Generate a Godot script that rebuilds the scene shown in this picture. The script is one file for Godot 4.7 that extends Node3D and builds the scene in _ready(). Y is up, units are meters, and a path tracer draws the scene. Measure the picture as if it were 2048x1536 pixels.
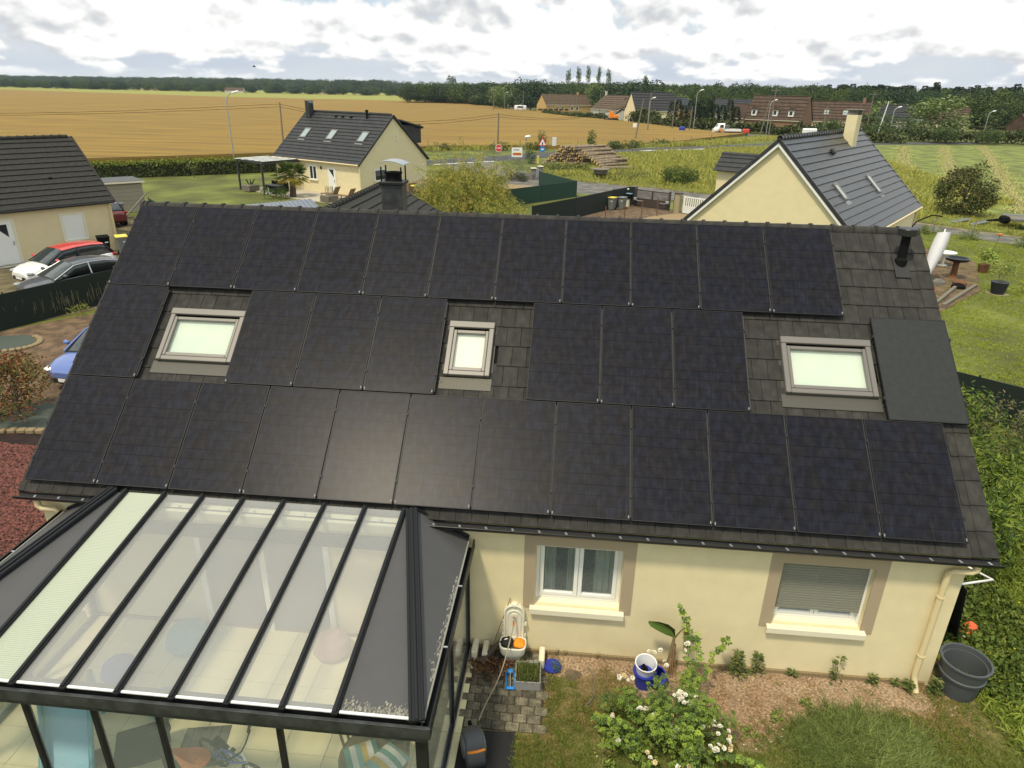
extends Node3D
# World: x runs along the main house, z towards the viewer, ground at y = 0. Metres.

const PITCH := 0.68863          # main roof slope, radians
const EAVE_Y := 2.65            # height of the lower edge of the solar array
const SUN_TO := Vector3(0.234, -0.90, -0.385)

var rng := RandomNumberGenerator.new()
var M := {}


# ---------------------------------------------------------------- mesh collector
class MB:
	var v := PackedVector3Array()
	var n := PackedVector3Array()
	var c := PackedColorArray()
	var uv := PackedVector2Array()
	var col := Color.WHITE
	var colored := false
	var xf := Transform3D.IDENTITY

	func tint(k: Color) -> MB:
		col = k
		colored = true
		return self

	func vert(p: Vector3, nn: Vector3, t := Vector2.ZERO) -> void:
		v.append(xf * p)
		n.append((xf.basis * nn).normalized())
		c.append(col)
		uv.append(t)

	# corners run counter-clockwise seen from outside
	func tri(a: Vector3, b: Vector3, d: Vector3, ua := Vector2.ZERO, ub := Vector2.ZERO, ud := Vector2.ZERO) -> void:
		var nn := (b - a).cross(d - a).normalized()
		vert(a, nn, ua)
		vert(d, nn, ud)
		vert(b, nn, ub)

	func trin(a: Vector3, b: Vector3, d: Vector3, na: Vector3, nb: Vector3, nd: Vector3) -> void:
		vert(a, na)
		vert(d, nd)
		vert(b, nb)

	func quad(a: Vector3, b: Vector3, d: Vector3, e: Vector3) -> void:
		tri(a, b, d, Vector2(0, 1), Vector2(1, 1), Vector2(1, 0))
		tri(a, d, e, Vector2(0, 1), Vector2(1, 0), Vector2(0, 0))

	func tri_out(a: Vector3, b: Vector3, d: Vector3, m: Vector3) -> void:
		if (b - a).cross(d - a).dot((a + b + d) / 3.0 - m) < 0.0:
			tri(a, d, b)
		else:
			tri(a, b, d)

	func quad_out(a: Vector3, b: Vector3, d: Vector3, e: Vector3, m: Vector3) -> void:
		if (b - a).cross(d - a).dot((a + b + d + e) / 4.0 - m) < 0.0:
			quad(a, e, d, b)
		else:
			quad(a, b, d, e)

	func box(at: Vector3, size: Vector3, bevel := 0.0, turn := Basis.IDENTITY) -> MB:
		var h := size * 0.5
		var k := minf(bevel, minf(h.x, minf(h.y, h.z)) * 0.9)
		var p := func(s: Vector3, ax: int) -> Vector3:
			var q := Vector3(s.x * h.x, s.y * h.y, s.z * h.z)
			for i in 3:
				if i != ax:
					q[i] -= s[i] * k
			return at + turn * q
		for ax in 3:
			var u := (ax + 1) % 3
			var w := (ax + 2) % 3
			for s in [-1.0, 1.0]:
				var q := []
				for t in [[-1, -1], [1, -1], [1, 1], [-1, 1]]:
					var sg := Vector3.ZERO
					sg[ax] = s
					sg[u] = t[0]
					sg[w] = t[1]
					q.append(p.call(sg, ax))
				quad_out(q[0], q[1], q[2], q[3], at)
			if k > 0.0:
				for s in [[-1, -1], [1, -1], [1, 1], [-1, 1]]:
					var s0 := Vector3.ZERO
					s0[u] = s[0]
					s0[w] = s[1]
					s0[ax] = -1
					var s1 := s0
					s1[ax] = 1
					quad_out(p.call(s0, u), p.call(s1, u), p.call(s1, w), p.call(s0, w), at)
		if k > 0.0:
			for i in 8:
				var s := Vector3(1 if i & 1 else -1, 1 if i & 2 else -1, 1 if i & 4 else -1)
				tri_out(p.call(s, 0), p.call(s, 1), p.call(s, 2), at)
		return self

	# a bar of square section from a to b
	func bar(a: Vector3, b: Vector3, w: float, h: float, up := Vector3.UP, bevel := 0.0) -> MB:
		var f := (b - a)
		var l := f.length()
		f /= l
		var s := f.cross(up).normalized()
		var u := s.cross(f).normalized()
		return box((a + b) * 0.5, Vector3(w, h, l), bevel, Basis(s, u, -f))

	func frame_of(f: Vector3) -> Array:
		var a := Vector3.UP if absf(f.y) < 0.9 else Vector3.RIGHT
		var s := f.cross(a).normalized()
		return [s, s.cross(f).normalized()]

	func cyl(a: Vector3, b: Vector3, r0: float, r1 := -1.0, seg := 10, caps := true) -> MB:
		if r1 < 0.0:
			r1 = r0
		var f := (b - a).normalized()
		var fr := frame_of(f)
		for i in seg:
			var t0 := TAU * i / seg
			var t1 := TAU * (i + 1) / seg
			var d0: Vector3 = fr[0] * cos(t0) + fr[1] * sin(t0)
			var d1: Vector3 = fr[0] * cos(t1) + fr[1] * sin(t1)
			var q := [a + d0 * r0, a + d1 * r0, b + d1 * r1, b + d0 * r1]
			var flip: bool = (q[1] - q[0]).cross(q[2] - q[0]).dot(d0 + d1) < 0.0 if r0 > r1 * 0.01 else (q[2] - q[0]).cross(q[3] - q[0]).dot(d0 + d1) < 0.0
			if flip:
				trin(q[0], q[2], q[1], d0, d1, d1)
				trin(q[0], q[3], q[2], d0, d0, d1)
			else:
				trin(q[0], q[1], q[2], d0, d1, d1)
				trin(q[0], q[2], q[3], d0, d1, d0)
			if caps:
				var m := (a + b) * 0.5
				if r0 > 0.0:
					tri_out(a, q[0], q[1], m)
				if r1 > 0.0:
					tri_out(b, q[3], q[2], m)
		return self

	func tube(pts: Array, r: float, seg := 6, r_end := -1.0) -> MB:
		var m := pts.size()
		if r_end < 0.0:
			r_end = r
		var rings := []
		var dirs := []
		var ref := Vector3.ZERO
		for i in m:
			var f: Vector3 = (pts[mini(i + 1, m - 1)] - pts[maxi(i - 1, 0)]).normalized()
			if ref == Vector3.ZERO:
				ref = frame_of(f)[0]
			ref = (ref - f * ref.dot(f)).normalized()
			var o := ref.cross(f).normalized()
			var ring := []
			var dd := []
			var rr := lerpf(r, r_end, float(i) / (m - 1))
			for k in seg:
				var t := TAU * k / seg
				var d := ref * cos(t) + o * sin(t)
				dd.append(d)
				ring.append(pts[i] + d * rr)
			rings.append(ring)
			dirs.append(dd)
		for i in m - 1:
			for k in seg:
				var k2 := (k + 1) % seg
				var a: Vector3 = rings[i][k]
				var b: Vector3 = rings[i][k2]
				var d: Vector3 = rings[i + 1][k2]
				var e: Vector3 = rings[i + 1][k]
				if (b - a).cross(d - a).dot(dirs[i][k] + dirs[i][k2]) < 0.0:
					trin(a, d, b, dirs[i][k], dirs[i + 1][k2], dirs[i][k2])
					trin(a, e, d, dirs[i][k], dirs[i + 1][k], dirs[i + 1][k2])
				else:
					trin(a, b, d, dirs[i][k], dirs[i][k2], dirs[i + 1][k2])
					trin(a, d, e, dirs[i][k], dirs[i + 1][k2], dirs[i + 1][k])
		for e in [0, m - 1]:
			var mid: Vector3 = pts[m / 2] if m > 2 else (pts[0] + pts[1]) * 0.5
			for k in seg:
				tri_out(pts[e], rings[e][k], rings[e][(k + 1) % seg], mid)
		return self

	# profile of (radius, height) turned round the vertical axis at «at»
	func lathe(prof: Array, at := Vector3.ZERO, seg := 20) -> MB:
		for i in prof.size() - 1:
			var p: Vector2 = prof[i]
			var q: Vector2 = prof[i + 1]
			var o := Vector2(q.y - p.y, p.x - q.x).normalized()
			for k in seg:
				var t0 := TAU * k / seg
				var t1 := TAU * (k + 1) / seg
				var e0 := Vector3(cos(t0), 0, sin(t0))
				var e1 := Vector3(cos(t1), 0, sin(t1))
				var n0 := e0 * o.x + Vector3(0, o.y, 0)
				var n1 := e1 * o.x + Vector3(0, o.y, 0)
				var a := at + e0 * p.x + Vector3(0, p.y, 0)
				var b := at + e1 * p.x + Vector3(0, p.y, 0)
				var d := at + e1 * q.x + Vector3(0, q.y, 0)
				var e := at + e0 * q.x + Vector3(0, q.y, 0)
				if q.x > 0.0:
					trin(a, d, b, n0, n1, n1)
				if p.x > 0.0 or q.x <= 0.0:
					if q.x > 0.0:
						trin(a, e, d, n0, n0, n1)
					else:
						trin(a, e, b, n0, n0, n1)
				elif q.x > 0.0:
					trin(a, e, d, n0, n0, n1)
		return self

	# a polygon in the plane of «t» (its x and y), extruded by «depth» along its z
	func prism(poly: Array, t: Transform3D, depth: float) -> MB:
		var pp := PackedVector2Array(poly)
		if Geometry2D.is_polygon_clockwise(pp):
			pp.reverse()
		var idx := Geometry2D.triangulate_polygon(pp)
		var z := Vector3(0, 0, depth)
		for i in range(0, idx.size(), 3):
			var a := pp[idx[i]]
			var b := pp[idx[i + 1]]
			var d := pp[idx[i + 2]]
			if (b - a).cross(d - a) < 0.0:
				var s := b
				b = d
				d = s
			var a3 := Vector3(a.x, a.y, 0)
			var b3 := Vector3(b.x, b.y, 0)
			var d3 := Vector3(d.x, d.y, 0)
			tri(t * (a3 + z), t * (b3 + z), t * (d3 + z))
			tri(t * a3, t * d3, t * b3)
		for i in pp.size():
			var a := Vector3(pp[i].x, pp[i].y, 0)
			var w := pp[(i + 1) % pp.size()]
			var b := Vector3(w.x, w.y, 0)
			quad(t * a, t * b, t * (b + z), t * (a + z))
		return self

	# skin over rings with the same number of points; smooth
	func loft(rings: Array, caps := true) -> MB:
		var m := rings.size()
		var k: int = rings[0].size()
		var mid := Vector3.ZERO
		for r in rings:
			for p in r:
				mid += p
		mid /= m * k
		var nor := []
		for i in m:
			var row := []
			for j in k:
				row.append(Vector3.ZERO)
			nor.append(row)
		var flip := 0.0
		for i in m - 1:
			for j in k:
				var j2 := (j + 1) % k
				var fn: Vector3 = (rings[i][j2] - rings[i][j]).cross(rings[i + 1][j2] - rings[i][j]) + (rings[i + 1][j2] - rings[i][j]).cross(rings[i + 1][j] - rings[i][j])
				flip += signf(fn.dot((rings[i][j] + rings[i + 1][j2]) * 0.5 - mid))
				nor[i][j] += fn
				nor[i][j2] += fn
				nor[i + 1][j] += fn
				nor[i + 1][j2] += fn
		var s := -1.0 if flip < 0.0 else 1.0
		for i in m - 1:
			for j in k:
				var j2 := (j + 1) % k
				var a: Vector3 = rings[i][j]
				var b: Vector3 = rings[i][j2]
				var d: Vector3 = rings[i + 1][j2]
				var e: Vector3 = rings[i + 1][j]
				if s > 0.0:
					trin(a, b, d, nor[i][j] * s, nor[i][j2] * s, nor[i + 1][j2] * s)
					trin(a, d, e, nor[i][j] * s, nor[i + 1][j2] * s, nor[i + 1][j] * s)
				else:
					trin(a, d, b, nor[i][j] * s, nor[i + 1][j2] * s, nor[i][j2] * s)
					trin(a, e, d, nor[i][j] * s, nor[i + 1][j] * s, nor[i + 1][j2] * s)
		if caps:
			for e in [0, m - 1]:
				var ce := Vector3.ZERO
				for p in rings[e]:
					ce += p
				ce /= k
				for j in k:
					tri_out(ce, rings[e][j], rings[e][(j + 1) % k], mid)
		return self

	# a folded leaf of two triangles each side of its midrib
	func leaf(p: Vector3, dir: Vector3, nrm: Vector3, l: float, w: float) -> void:
		var s := dir.cross(nrm).normalized() * w * 0.5
		var q := p + dir * l * 0.45
		var drop := nrm * w * 0.18
		var tip := p + dir * l - nrm * l * 0.12
		var nn := s.cross(dir).normalized()
		if nn.dot(nrm) < 0.0:
			nn = -nn
			s = -s
		# a, tip, right; a, left, tip
		var a := q + s + drop
		var b := q - s + drop
		tri(p, b, tip) if (b - p).cross(tip - p).dot(nn) > 0.0 else tri(p, tip, b)
		tri(p, tip, a) if (tip - p).cross(a - p).dot(nn) > 0.0 else tri(p, a, tip)

	func mesh() -> ArrayMesh:
		var arr := []
		arr.resize(Mesh.ARRAY_MAX)
		arr[Mesh.ARRAY_VERTEX] = v
		arr[Mesh.ARRAY_NORMAL] = n
		arr[Mesh.ARRAY_TEX_UV] = uv
		if colored:
			arr[Mesh.ARRAY_COLOR] = c
		var me := ArrayMesh.new()
		me.add_surface_from_arrays(Mesh.PRIMITIVE_TRIANGLES, arr)
		return me


func mb() -> MB:
	return MB.new()


# ---------------------------------------------------------------- nodes
func tag(o: Node, label: String, category := "", group := "", kind := "") -> Node:
	if label:
		o.set_meta("label", label)
	if category:
		o.set_meta("category", category)
	if group:
		o.set_meta("group", group)
	if kind:
		o.set_meta("kind", kind)
	return o


func thing(called: String, label: String, category: String, at := Vector3.ZERO, turn := 0.0, group := "") -> Node3D:
	var o := Node3D.new()
	o.name = called
	add_child(o, true)
	o.position = at
	o.rotation.y = turn
	tag(o, label, category, group)
	return o


func part(called: String, b, m: Material, parent: Node = null) -> MeshInstance3D:
	var o := MeshInstance3D.new()
	o.name = called
	o.mesh = b.mesh() if b is MB else b
	o.material_override = m
	(parent if parent else self).add_child(o, true)
	return o


func solo(called: String, b, m: Material, label: String, category: String, at := Vector3.ZERO, turn := 0.0, group := "") -> MeshInstance3D:
	var o := part(called, b, m)
	o.position = at
	o.rotation.y = turn
	tag(o, label, category, group)
	return o


func struct(called: String, b, m: Material) -> MeshInstance3D:
	var o := part(called, b, m)
	o.set_meta("kind", "structure")
	return o


func stuff(called: String, b, m: Material, label := "", parent: Node = null) -> MeshInstance3D:
	var o := part(called, b, m, parent)
	o.set_meta("kind", "stuff")
	if label:
		o.set_meta("label", label)
	return o


func scatter(called: String, me: Mesh, m: Material, xforms: Array, label: String, parent: Node = null, tints := []) -> MultiMeshInstance3D:
	var mm := MultiMesh.new()
	mm.transform_format = MultiMesh.TRANSFORM_3D
	mm.use_colors = tints.size() > 0
	mm.mesh = me
	mm.instance_count = xforms.size()
	for i in xforms.size():
		mm.set_instance_transform(i, xforms[i])
		if tints.size():
			mm.set_instance_color(i, tints[i % tints.size()])
	var o := MultiMeshInstance3D.new()
	o.name = called
	o.multimesh = mm
	o.material_override = m
	(parent if parent else self).add_child(o, true)
	o.set_meta("kind", "stuff")
	if label:
		o.set_meta("label", label)
	return o


func copy(o: Node3D, label: String, at: Vector3, turn := 0.0, scl := Vector3.ONE) -> Node3D:
	var r: Node3D = o.duplicate()
	add_child(r, true)
	r.transform = Transform3D(Basis(Vector3.UP, turn).scaled_local(scl), at)
	r.set_meta("label", label)
	return r


# ---------------------------------------------------------------- materials
func lin(r: float, g: float, b: float) -> Color:
	return Color(r, g, b).linear_to_srgb()


func noise_tex(key: String, lo: float, hi: float, freq := 0.02, size := 256, kind := FastNoiseLite.TYPE_SIMPLEX_SMOOTH, oct := 4, sharp := false) -> NoiseTexture2D:
	if M.has("t" + key):
		return M["t" + key]
	var f := FastNoiseLite.new()
	f.seed = key.hash() % 10000
	f.noise_type = kind
	f.frequency = freq
	f.fractal_octaves = oct
	var g := Gradient.new()
	g.offsets = PackedFloat32Array([0.25, 0.75] if sharp else [0.0, 1.0])
	g.colors = PackedColorArray([Color(lo, lo, lo), Color(hi, hi, hi)])
	var t := NoiseTexture2D.new()
	t.width = size
	t.height = size
	t.seamless = true
	t.noise = f
	t.color_ramp = g
	M["t" + key] = t
	return t


func mat(key: String, c := Color.WHITE, rough := 0.8, metal := 0.0) -> StandardMaterial3D:
	if M.has(key):
		return M[key]
	var m := StandardMaterial3D.new()
	m.resource_name = key
	m.albedo_color = c
	m.roughness = rough
	m.metallic = metal
	M[key] = m
	return m


# fine grain (tex at «scale» per metre) times coarse mottling (at «scale2»), with relief of «bump» cm
func grainy(key: String, c: Color, rough: float, scale := 2.0, tex: Texture2D = null, scale2 := 0.0, tex2: Texture2D = null, bump := 0.0, world := true) -> StandardMaterial3D:
	if M.has(key):
		return M[key]
	var m := mat(key, c, rough)
	m.albedo_texture = tex if tex else noise_tex("grain", 0.72, 1.0, 0.06)
	m.uv1_triplanar = true
	m.uv1_world_triplanar = world
	m.uv1_scale = Vector3.ONE * scale
	if scale2 > 0.0:
		m.detail_enabled = true
		m.detail_blend_mode = BaseMaterial3D.BLEND_MODE_MUL
		m.detail_uv_layer = BaseMaterial3D.DETAIL_UV_2
		m.detail_albedo = tex2 if tex2 else noise_tex("mottle", 0.6, 1.0, 0.02)
		m.uv2_triplanar = true
		m.uv2_world_triplanar = world
		m.uv2_scale = Vector3.ONE * scale2
	bump *= 0.25
	if bump > 0.0:
		m.heightmap_enabled = true
		m.heightmap_texture = noise_tex("relief", 0.0, 1.0, 0.08)
		m.heightmap_scale = bump
	return m


func leafy(key: String, c: Color, back := 0.35, rough := 0.55) -> StandardMaterial3D:
	if M.has(key):
		return M[key]
	var m := mat(key, c, rough)
	m.vertex_color_use_as_albedo = true
	m.backlight_enabled = true
	m.backlight = Color(back, back, back)
	m.metallic_specular = 0.3
	return m


func glass(key: String, alpha := 0.1, c := Color(0.8, 0.85, 0.85)) -> StandardMaterial3D:
	if M.has(key):
		return M[key]
	var m := mat(key, Color(c.r, c.g, c.b, alpha), 0.03)
	m.transparency = BaseMaterial3D.TRANSPARENCY_ALPHA
	return m


# ---------------------------------------------------------------- the sky
func make_sky() -> Sky:
	var w := 4096
	var h := 2048
	var low := _sky_rows(w, h, 820, 1030)            # just below the horizon up to 18 degrees, fine
	var rest := _sky_rows(1024, 512, 0, 512)
	rest.resize(w, h, Image.INTERPOLATE_CUBIC)
	# the fine band fades into the coarse one so that no line shows
	for y in 40:
		var k := float(y) / 40.0
		for x in w:
			low.set_pixel(x, y, rest.get_pixel(x, 820 + y).lerp(low.get_pixel(x, y), k))
	rest.blit_rect(low, Rect2i(0, 0, w, 210), Vector2i(0, 820))
	var m := PanoramaSkyMaterial.new()
	m.panorama = ImageTexture.create_from_image(rest)
	var s := Sky.new()
	s.sky_material = m
	return s


func _sky_rows(w: int, h: int, y0: int, y1: int) -> Image:
	var img := Image.create(w, y1 - y0, false, Image.FORMAT_RGBF)
	var f := FastNoiseLite.new()
	f.noise_type = FastNoiseLite.TYPE_SIMPLEX_SMOOTH
	f.frequency = 1.0
	f.fractal_octaves = 7
	f.fractal_gain = 0.55
	f.seed = 11
	var wv := FastNoiseLite.new()
	wv.noise_type = FastNoiseLite.TYPE_SIMPLEX_SMOOTH
	wv.frequency = 1.0
	wv.fractal_octaves = 3
	wv.seed = 5
	var blue := Vector3(0.50, 0.73, 0.90)
	var pale := Vector3(0.74, 0.79, 0.84)
	for y in range(y0, y1):
		var el := PI * (0.5 - (y + 0.5) / h)
		var e := maxf(rad_to_deg(el), -1.0)
		var ce := cos(maxf(el, 0.0))
		for x in w:
			var az := TAU * ((x + 0.5) / w - 0.5)
			var dx := sin(az) * ce
			var dz := -cos(az) * ce
			# heaped clouds, crowded and shrinking towards the horizon
			var up := 2.3 * log(1.0 + maxf(e, 0.0) / 1.7)
			var p := Vector3(dx * 11.0, up * 0.85, dz * 11.0)
			var big := wv.get_noise_3d(p.x * 0.33 + 3.1, p.y * 0.5, p.z * 0.33 + 1.7)
			var a := f.get_noise_3d(p.x, p.y, p.z)
			var b := f.get_noise_3d(p.x - 0.07, p.y + 0.22, p.z + 0.07)   # the same field a little higher: what shades from above
			var cover := lerpf(-0.10, 0.62, smoothstep(0.5, 3.6, e)) - 0.46 * smoothstep(7.0, 22.0, e)
			var d := a * 1.05 + big * 0.55 + cover
			var dens := smoothstep(-0.06, 0.26, d)
			var lit := clampf(0.62 + 0.10 + (a - b) * 1.30 + big * 0.75 + smoothstep(1.2, 5.0, e) * 0.26 - maxf(d - 0.55, 0.0) * 0.35, 0.0, 1.0)
			var base := pale.lerp(blue, smoothstep(3.0, 9.0, e))
			base = base.lerp(Vector3(0.63, 0.70, 0.80), smoothstep(0.4, 1.3, e) * (1.0 - smoothstep(1.6, 3.4, e)) * clampf(0.75 + big * 1.3, 0.0, 1.0))
			var hi := Vector3(1.20, 1.19, 1.15)
			var sh := Vector3(0.66, 0.68, 0.71)
			var cl := sh.lerp(hi, smoothstep(0.0, 1.0, lit))
			var k := base.lerp(cl, dens)
			k = k.lerp(Vector3(0.78, 0.83, 0.88), (1.0 - smoothstep(0.1, 1.3, e)) * 0.70)
			img.set_pixel(x, y - y0, Color(k.x, k.y, k.z))
	return img


func _ready() -> void:
	rng.seed = 7
	var cam := Camera3D.new()
	cam.name = "camera"
	add_child(cam)
	cam.transform = Transform3D(Basis(Vector3(0.99545, 0.018143, -0.093537), Vector3(-0.053496, 0.918791, -0.391104), Vector3(0.078845, 0.394328, 0.915581)), Vector3(8.1996, 8.2540, 8.3252))
	cam.fov = 58.666
	cam.near = 0.1
	cam.far = 7000.0
	cam.current = true
	var env := Environment.new()
	env.background_mode = Environment.BG_SKY
	env.sky = make_sky()
	env.background_energy_multiplier = 0.86
	env.tonemap_mode = Environment.TONE_MAPPER_LINEAR
	env.tonemap_exposure = 1.12
	env.fog_enabled = true
	env.fog_density = 0.00008
	env.fog_light_color = Color(0.80, 0.87, 0.95)
	env.sdfgi_enabled = true
	env.ssao_enabled = true
	env.ssil_enabled = true
	var we := WorldEnvironment.new()
	we.name = "world_environment"
	we.environment = env
	add_child(we)
	var sun := DirectionalLight3D.new()
	sun.name = "sun"
	sun.light_energy = 0.95
	sun.light_color = Color(1.0, 0.95, 0.84)
	sun.light_angular_distance = 6.0
	sun.shadow_enabled = true
	sun.basis = Basis.looking_at(SUN_TO.normalized(), Vector3.UP)
	add_child(sun)

	make_materials()
	build_setting()
	build_house()
	build_panels()
	build_conservatory()
	build_west_side()
	build_north_side()
	build_east_side()
	build_village()
	build_front_yard()


func make_materials() -> void:
	grainy("render_cream", lin(0.84, 0.73, 0.45), 0.9, 1.3, noise_tex("wallgrain", 0.93, 1.0, 0.15), 0.35, noise_tex("wallstain", 0.955, 1.0, 0.02), 0.12)
	grainy("render_pale", lin(0.80, 0.68, 0.42), 0.9, 1.3, noise_tex("wallgrain", 0.93, 1.0, 0.15), 0.35, noise_tex("wallstain", 0.955, 1.0, 0.02), 0.1)
	grainy("taupe", lin(0.43, 0.34, 0.225), 0.9, 2.0, noise_tex("wallgrain", 0.93, 1.0, 0.15))
	grainy("sill_stone", lin(0.80, 0.74, 0.56), 0.8, 3.0, noise_tex("wallgrain", 0.93, 1.0, 0.15))
	mat("cream_pvc", lin(0.68, 0.57, 0.33), 0.5)
	mat("white_pvc", lin(0.80, 0.80, 0.76), 0.4)
	mat("white_paint", lin(0.78, 0.78, 0.76), 0.5)
	for i in 3:
		var k: float = [1.0, 0.86, 1.12][i]
		grainy("slate_%d" % i, lin(0.098 * k, 0.093 * k, 0.078 * k), 0.9, 7.0, noise_tex("slategrain", 0.45, 1.0, 0.25, 256, FastNoiseLite.TYPE_SIMPLEX, 3), 1.1, noise_tex("mottle", 0.6, 1.0, 0.02), 0.25)
	grainy("dark_roof", lin(0.085, 0.086, 0.090), 0.6, 3.0, noise_tex("slategrain", 0.45, 1.0, 0.25, 256, FastNoiseLite.TYPE_SIMPLEX, 3), 0.4, noise_tex("mottle", 0.6, 1.0, 0.02), 0.2)
	grainy("dark_roof_shiny", lin(0.10, 0.105, 0.115), 0.36, 3.0, noise_tex("slategrain", 0.6, 1.0, 0.25, 256, FastNoiseLite.TYPE_SIMPLEX, 3), 0.4, noise_tex("mottle", 0.6, 1.0, 0.02), 0.2)
	grainy("tile_brown", lin(0.22, 0.13, 0.075), 0.8, 1.2, noise_tex("slategrain", 0.6, 1.0, 0.25, 256, FastNoiseLite.TYPE_SIMPLEX, 3), 0.2)
	grainy("tile_tan", lin(0.34, 0.22, 0.12), 0.8, 1.2, noise_tex("slategrain", 0.6, 1.0, 0.25, 256, FastNoiseLite.TYPE_SIMPLEX, 3), 0.2)
	mat("anthracite", lin(0.015, 0.016, 0.017), 0.45).metallic_specular = 0.35
	grainy("anthracite_dusty", lin(0.066, 0.072, 0.072), 0.55, 3.0, noise_tex("dust", 0.75, 1.0, 0.1), 0.8)
	mat("black_gloss", lin(0.010, 0.010, 0.011), 0.3)
	mat("black_matt", lin(0.009, 0.009, 0.009), 0.8).metallic_specular = 0.2
	mat("rubber", lin(0.015, 0.015, 0.015), 0.85)
	mat("alu", lin(0.55, 0.55, 0.55), 0.4, 0.8)
	mat("alu_taupe", lin(0.17, 0.157, 0.14), 0.42, 0.2)
	mat("steel", lin(0.30, 0.31, 0.32), 0.45, 0.6)
	mat("white_gloss", lin(0.80, 0.80, 0.80), 0.15)
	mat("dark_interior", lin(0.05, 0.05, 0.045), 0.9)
	grainy("wood", lin(0.30, 0.20, 0.11), 0.8, 4.0)
	grainy("weathered_wood", lin(0.24, 0.21, 0.16), 0.85, 4.0)
	grainy("bark", lin(0.14, 0.10, 0.065), 0.9, 4.0, null, 0.0, null, 0.6)
	grainy("concrete", lin(0.42, 0.40, 0.34), 0.9, 1.5, null, 0.3)
	grainy("asphalt", lin(0.14, 0.14, 0.145), 0.9, 2.0, noise_tex("grain", 0.72, 1.0, 0.06), 0.12)
	leafy("foliage", Color.WHITE)
	leafy("grass_blades", Color.WHITE, 0.4, 0.7)
	leafy("petals", Color.WHITE, 0.3, 0.8)
	glass("pane", 0.10)
	mat("dark_glass", lin(0.03, 0.035, 0.035), 0.08)
	glass("pane_dark", 0.35, Color(0.1, 0.12, 0.12))
	for k in [["paint_white", 0.80, 0.80, 0.78], ["paint_red", 0.62, 0.045, 0.03], ["paint_blue", 0.10, 0.16, 0.42], ["paint_grey", 0.055, 0.06, 0.065], ["paint_dark_red", 0.14, 0.012, 0.016]]:
		var m := mat(k[0], lin(k[1], k[2], k[3]), 0.35)
		m.clearcoat_enabled = true
		m.clearcoat = 0.8
		m.clearcoat_roughness = 0.06
	var cg := mat("car_glass", lin(0.035, 0.045, 0.045), 0.05)
	cg.metallic_specular = 0.6
	grainy("screen_green", lin(0.012, 0.030, 0.022), 0.75, 6.0, noise_tex("netting", 0.4, 1.0, 0.3))
	grainy("screen_teal", lin(0.028, 0.105, 0.068), 0.8, 6.0, noise_tex("netting", 0.4, 1.0, 0.3))
	mat("blue_plastic", lin(0.02, 0.035, 0.30), 0.4)
	mat("sky_blue_plastic", lin(0.02, 0.22, 0.60), 0.4)
	mat("orange_plastic", lin(0.80, 0.25, 0.02), 0.45)
	mat("grey_plastic", lin(0.10, 0.105, 0.11), 0.55)
	mat("bin_grey", lin(0.19, 0.20, 0.195), 0.55)
	mat("bin_yellow", lin(0.72, 0.60, 0.08), 0.5)
	mat("rust", lin(0.16, 0.07, 0.03), 0.9)


func slab(pts: Array, y: float, h := 0.0) -> MB:
	var poly := []
	for p in pts:
		poly.append(Vector2(p[0], -p[1]))
	var b := mb()
	var t := Transform3D(Basis(Vector3.RIGHT, Vector3(0, 0, -1), Vector3.UP), Vector3(0, y - h, 0))
	if h > 0.0:
		return b.prism(poly, t, h)
	var pp := PackedVector2Array(poly)
	if Geometry2D.is_polygon_clockwise(pp):
		pp.reverse()
	var idx := Geometry2D.triangulate_polygon(pp)
	for i in range(0, idx.size(), 3):
		var q := []
		for k in 3:
			q.append(Vector3(pp[idx[i + k]].x, y, -pp[idx[i + k]].y))
		if (q[1] - q[0]).cross(q[2] - q[0]).y < 0.0:
			b.tri(q[0], q[2], q[1])
		else:
			b.tri(q[0], q[1], q[2])
	return b


# a strip of the given width along a line of points
func ribbon(line: Array, w: float, y: float) -> MB:
	var b := mb()
	var a := []
	var c := []
	for i in line.size():
		var p := Vector2(line[i][0], line[i][1])
		var p0 := Vector2(line[maxi(i - 1, 0)][0], line[maxi(i - 1, 0)][1])
		var p1 := Vector2(line[mini(i + 1, line.size() - 1)][0], line[mini(i + 1, line.size() - 1)][1])
		var s := (p1 - p0).normalized().orthogonal() * w * 0.5
		a.append(Vector3(p.x + s.x, y, p.y + s.y))
		c.append(Vector3(p.x - s.x, y, p.y - s.y))
	for i in line.size() - 1:
		var m := Vector3(a[i].x, y - 5.0, a[i].z)
		b.quad_out(a[i], a[i + 1], c[i + 1], c[i], m)
	return b


# ---------------------------------------------------------------- grass: one tuft mesh, many places
func tuft(blades: int, h: float, spread: float, w: float, c0: Color, c1: Color, lean := 0.5) -> ArrayMesh:
	var b := mb()
	for i in blades:
		var a := rng.randf() * TAU
		var r := sqrt(rng.randf()) * spread
		var p := Vector3(cos(a) * r, 0, sin(a) * r)
		var hh := h * rng.randf_range(0.55, 1.0)
		var d := Vector3(rng.randf_range(-1, 1) * lean, 1, rng.randf_range(-1, 1) * lean).normalized()
		var s := d.cross(Vector3(cos(a + 1.3), 0, sin(a + 1.3))).normalized() * w * 0.5
		var mid := p + d * hh * 0.6
		var tip := p + d * hh + Vector3(d.x, -0.25, d.z) * hh * 0.35
		b.tint(c0.lerp(c1, rng.randf()) * 1.5)
		b.tri(p - s, p + s, mid + s * 0.8)
		b.tri(p - s, mid + s * 0.8, mid - s * 0.8)
		b.tri(mid - s * 0.8, mid + s * 0.8, tip)
	return b.mesh()


func in_poly(p: Vector2, pts: Array) -> bool:
	var pp := PackedVector2Array()
	for q in pts:
		pp.append(Vector2(q[0], q[1]))
	return Geometry2D.is_point_in_polygon(p, pp)


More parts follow.
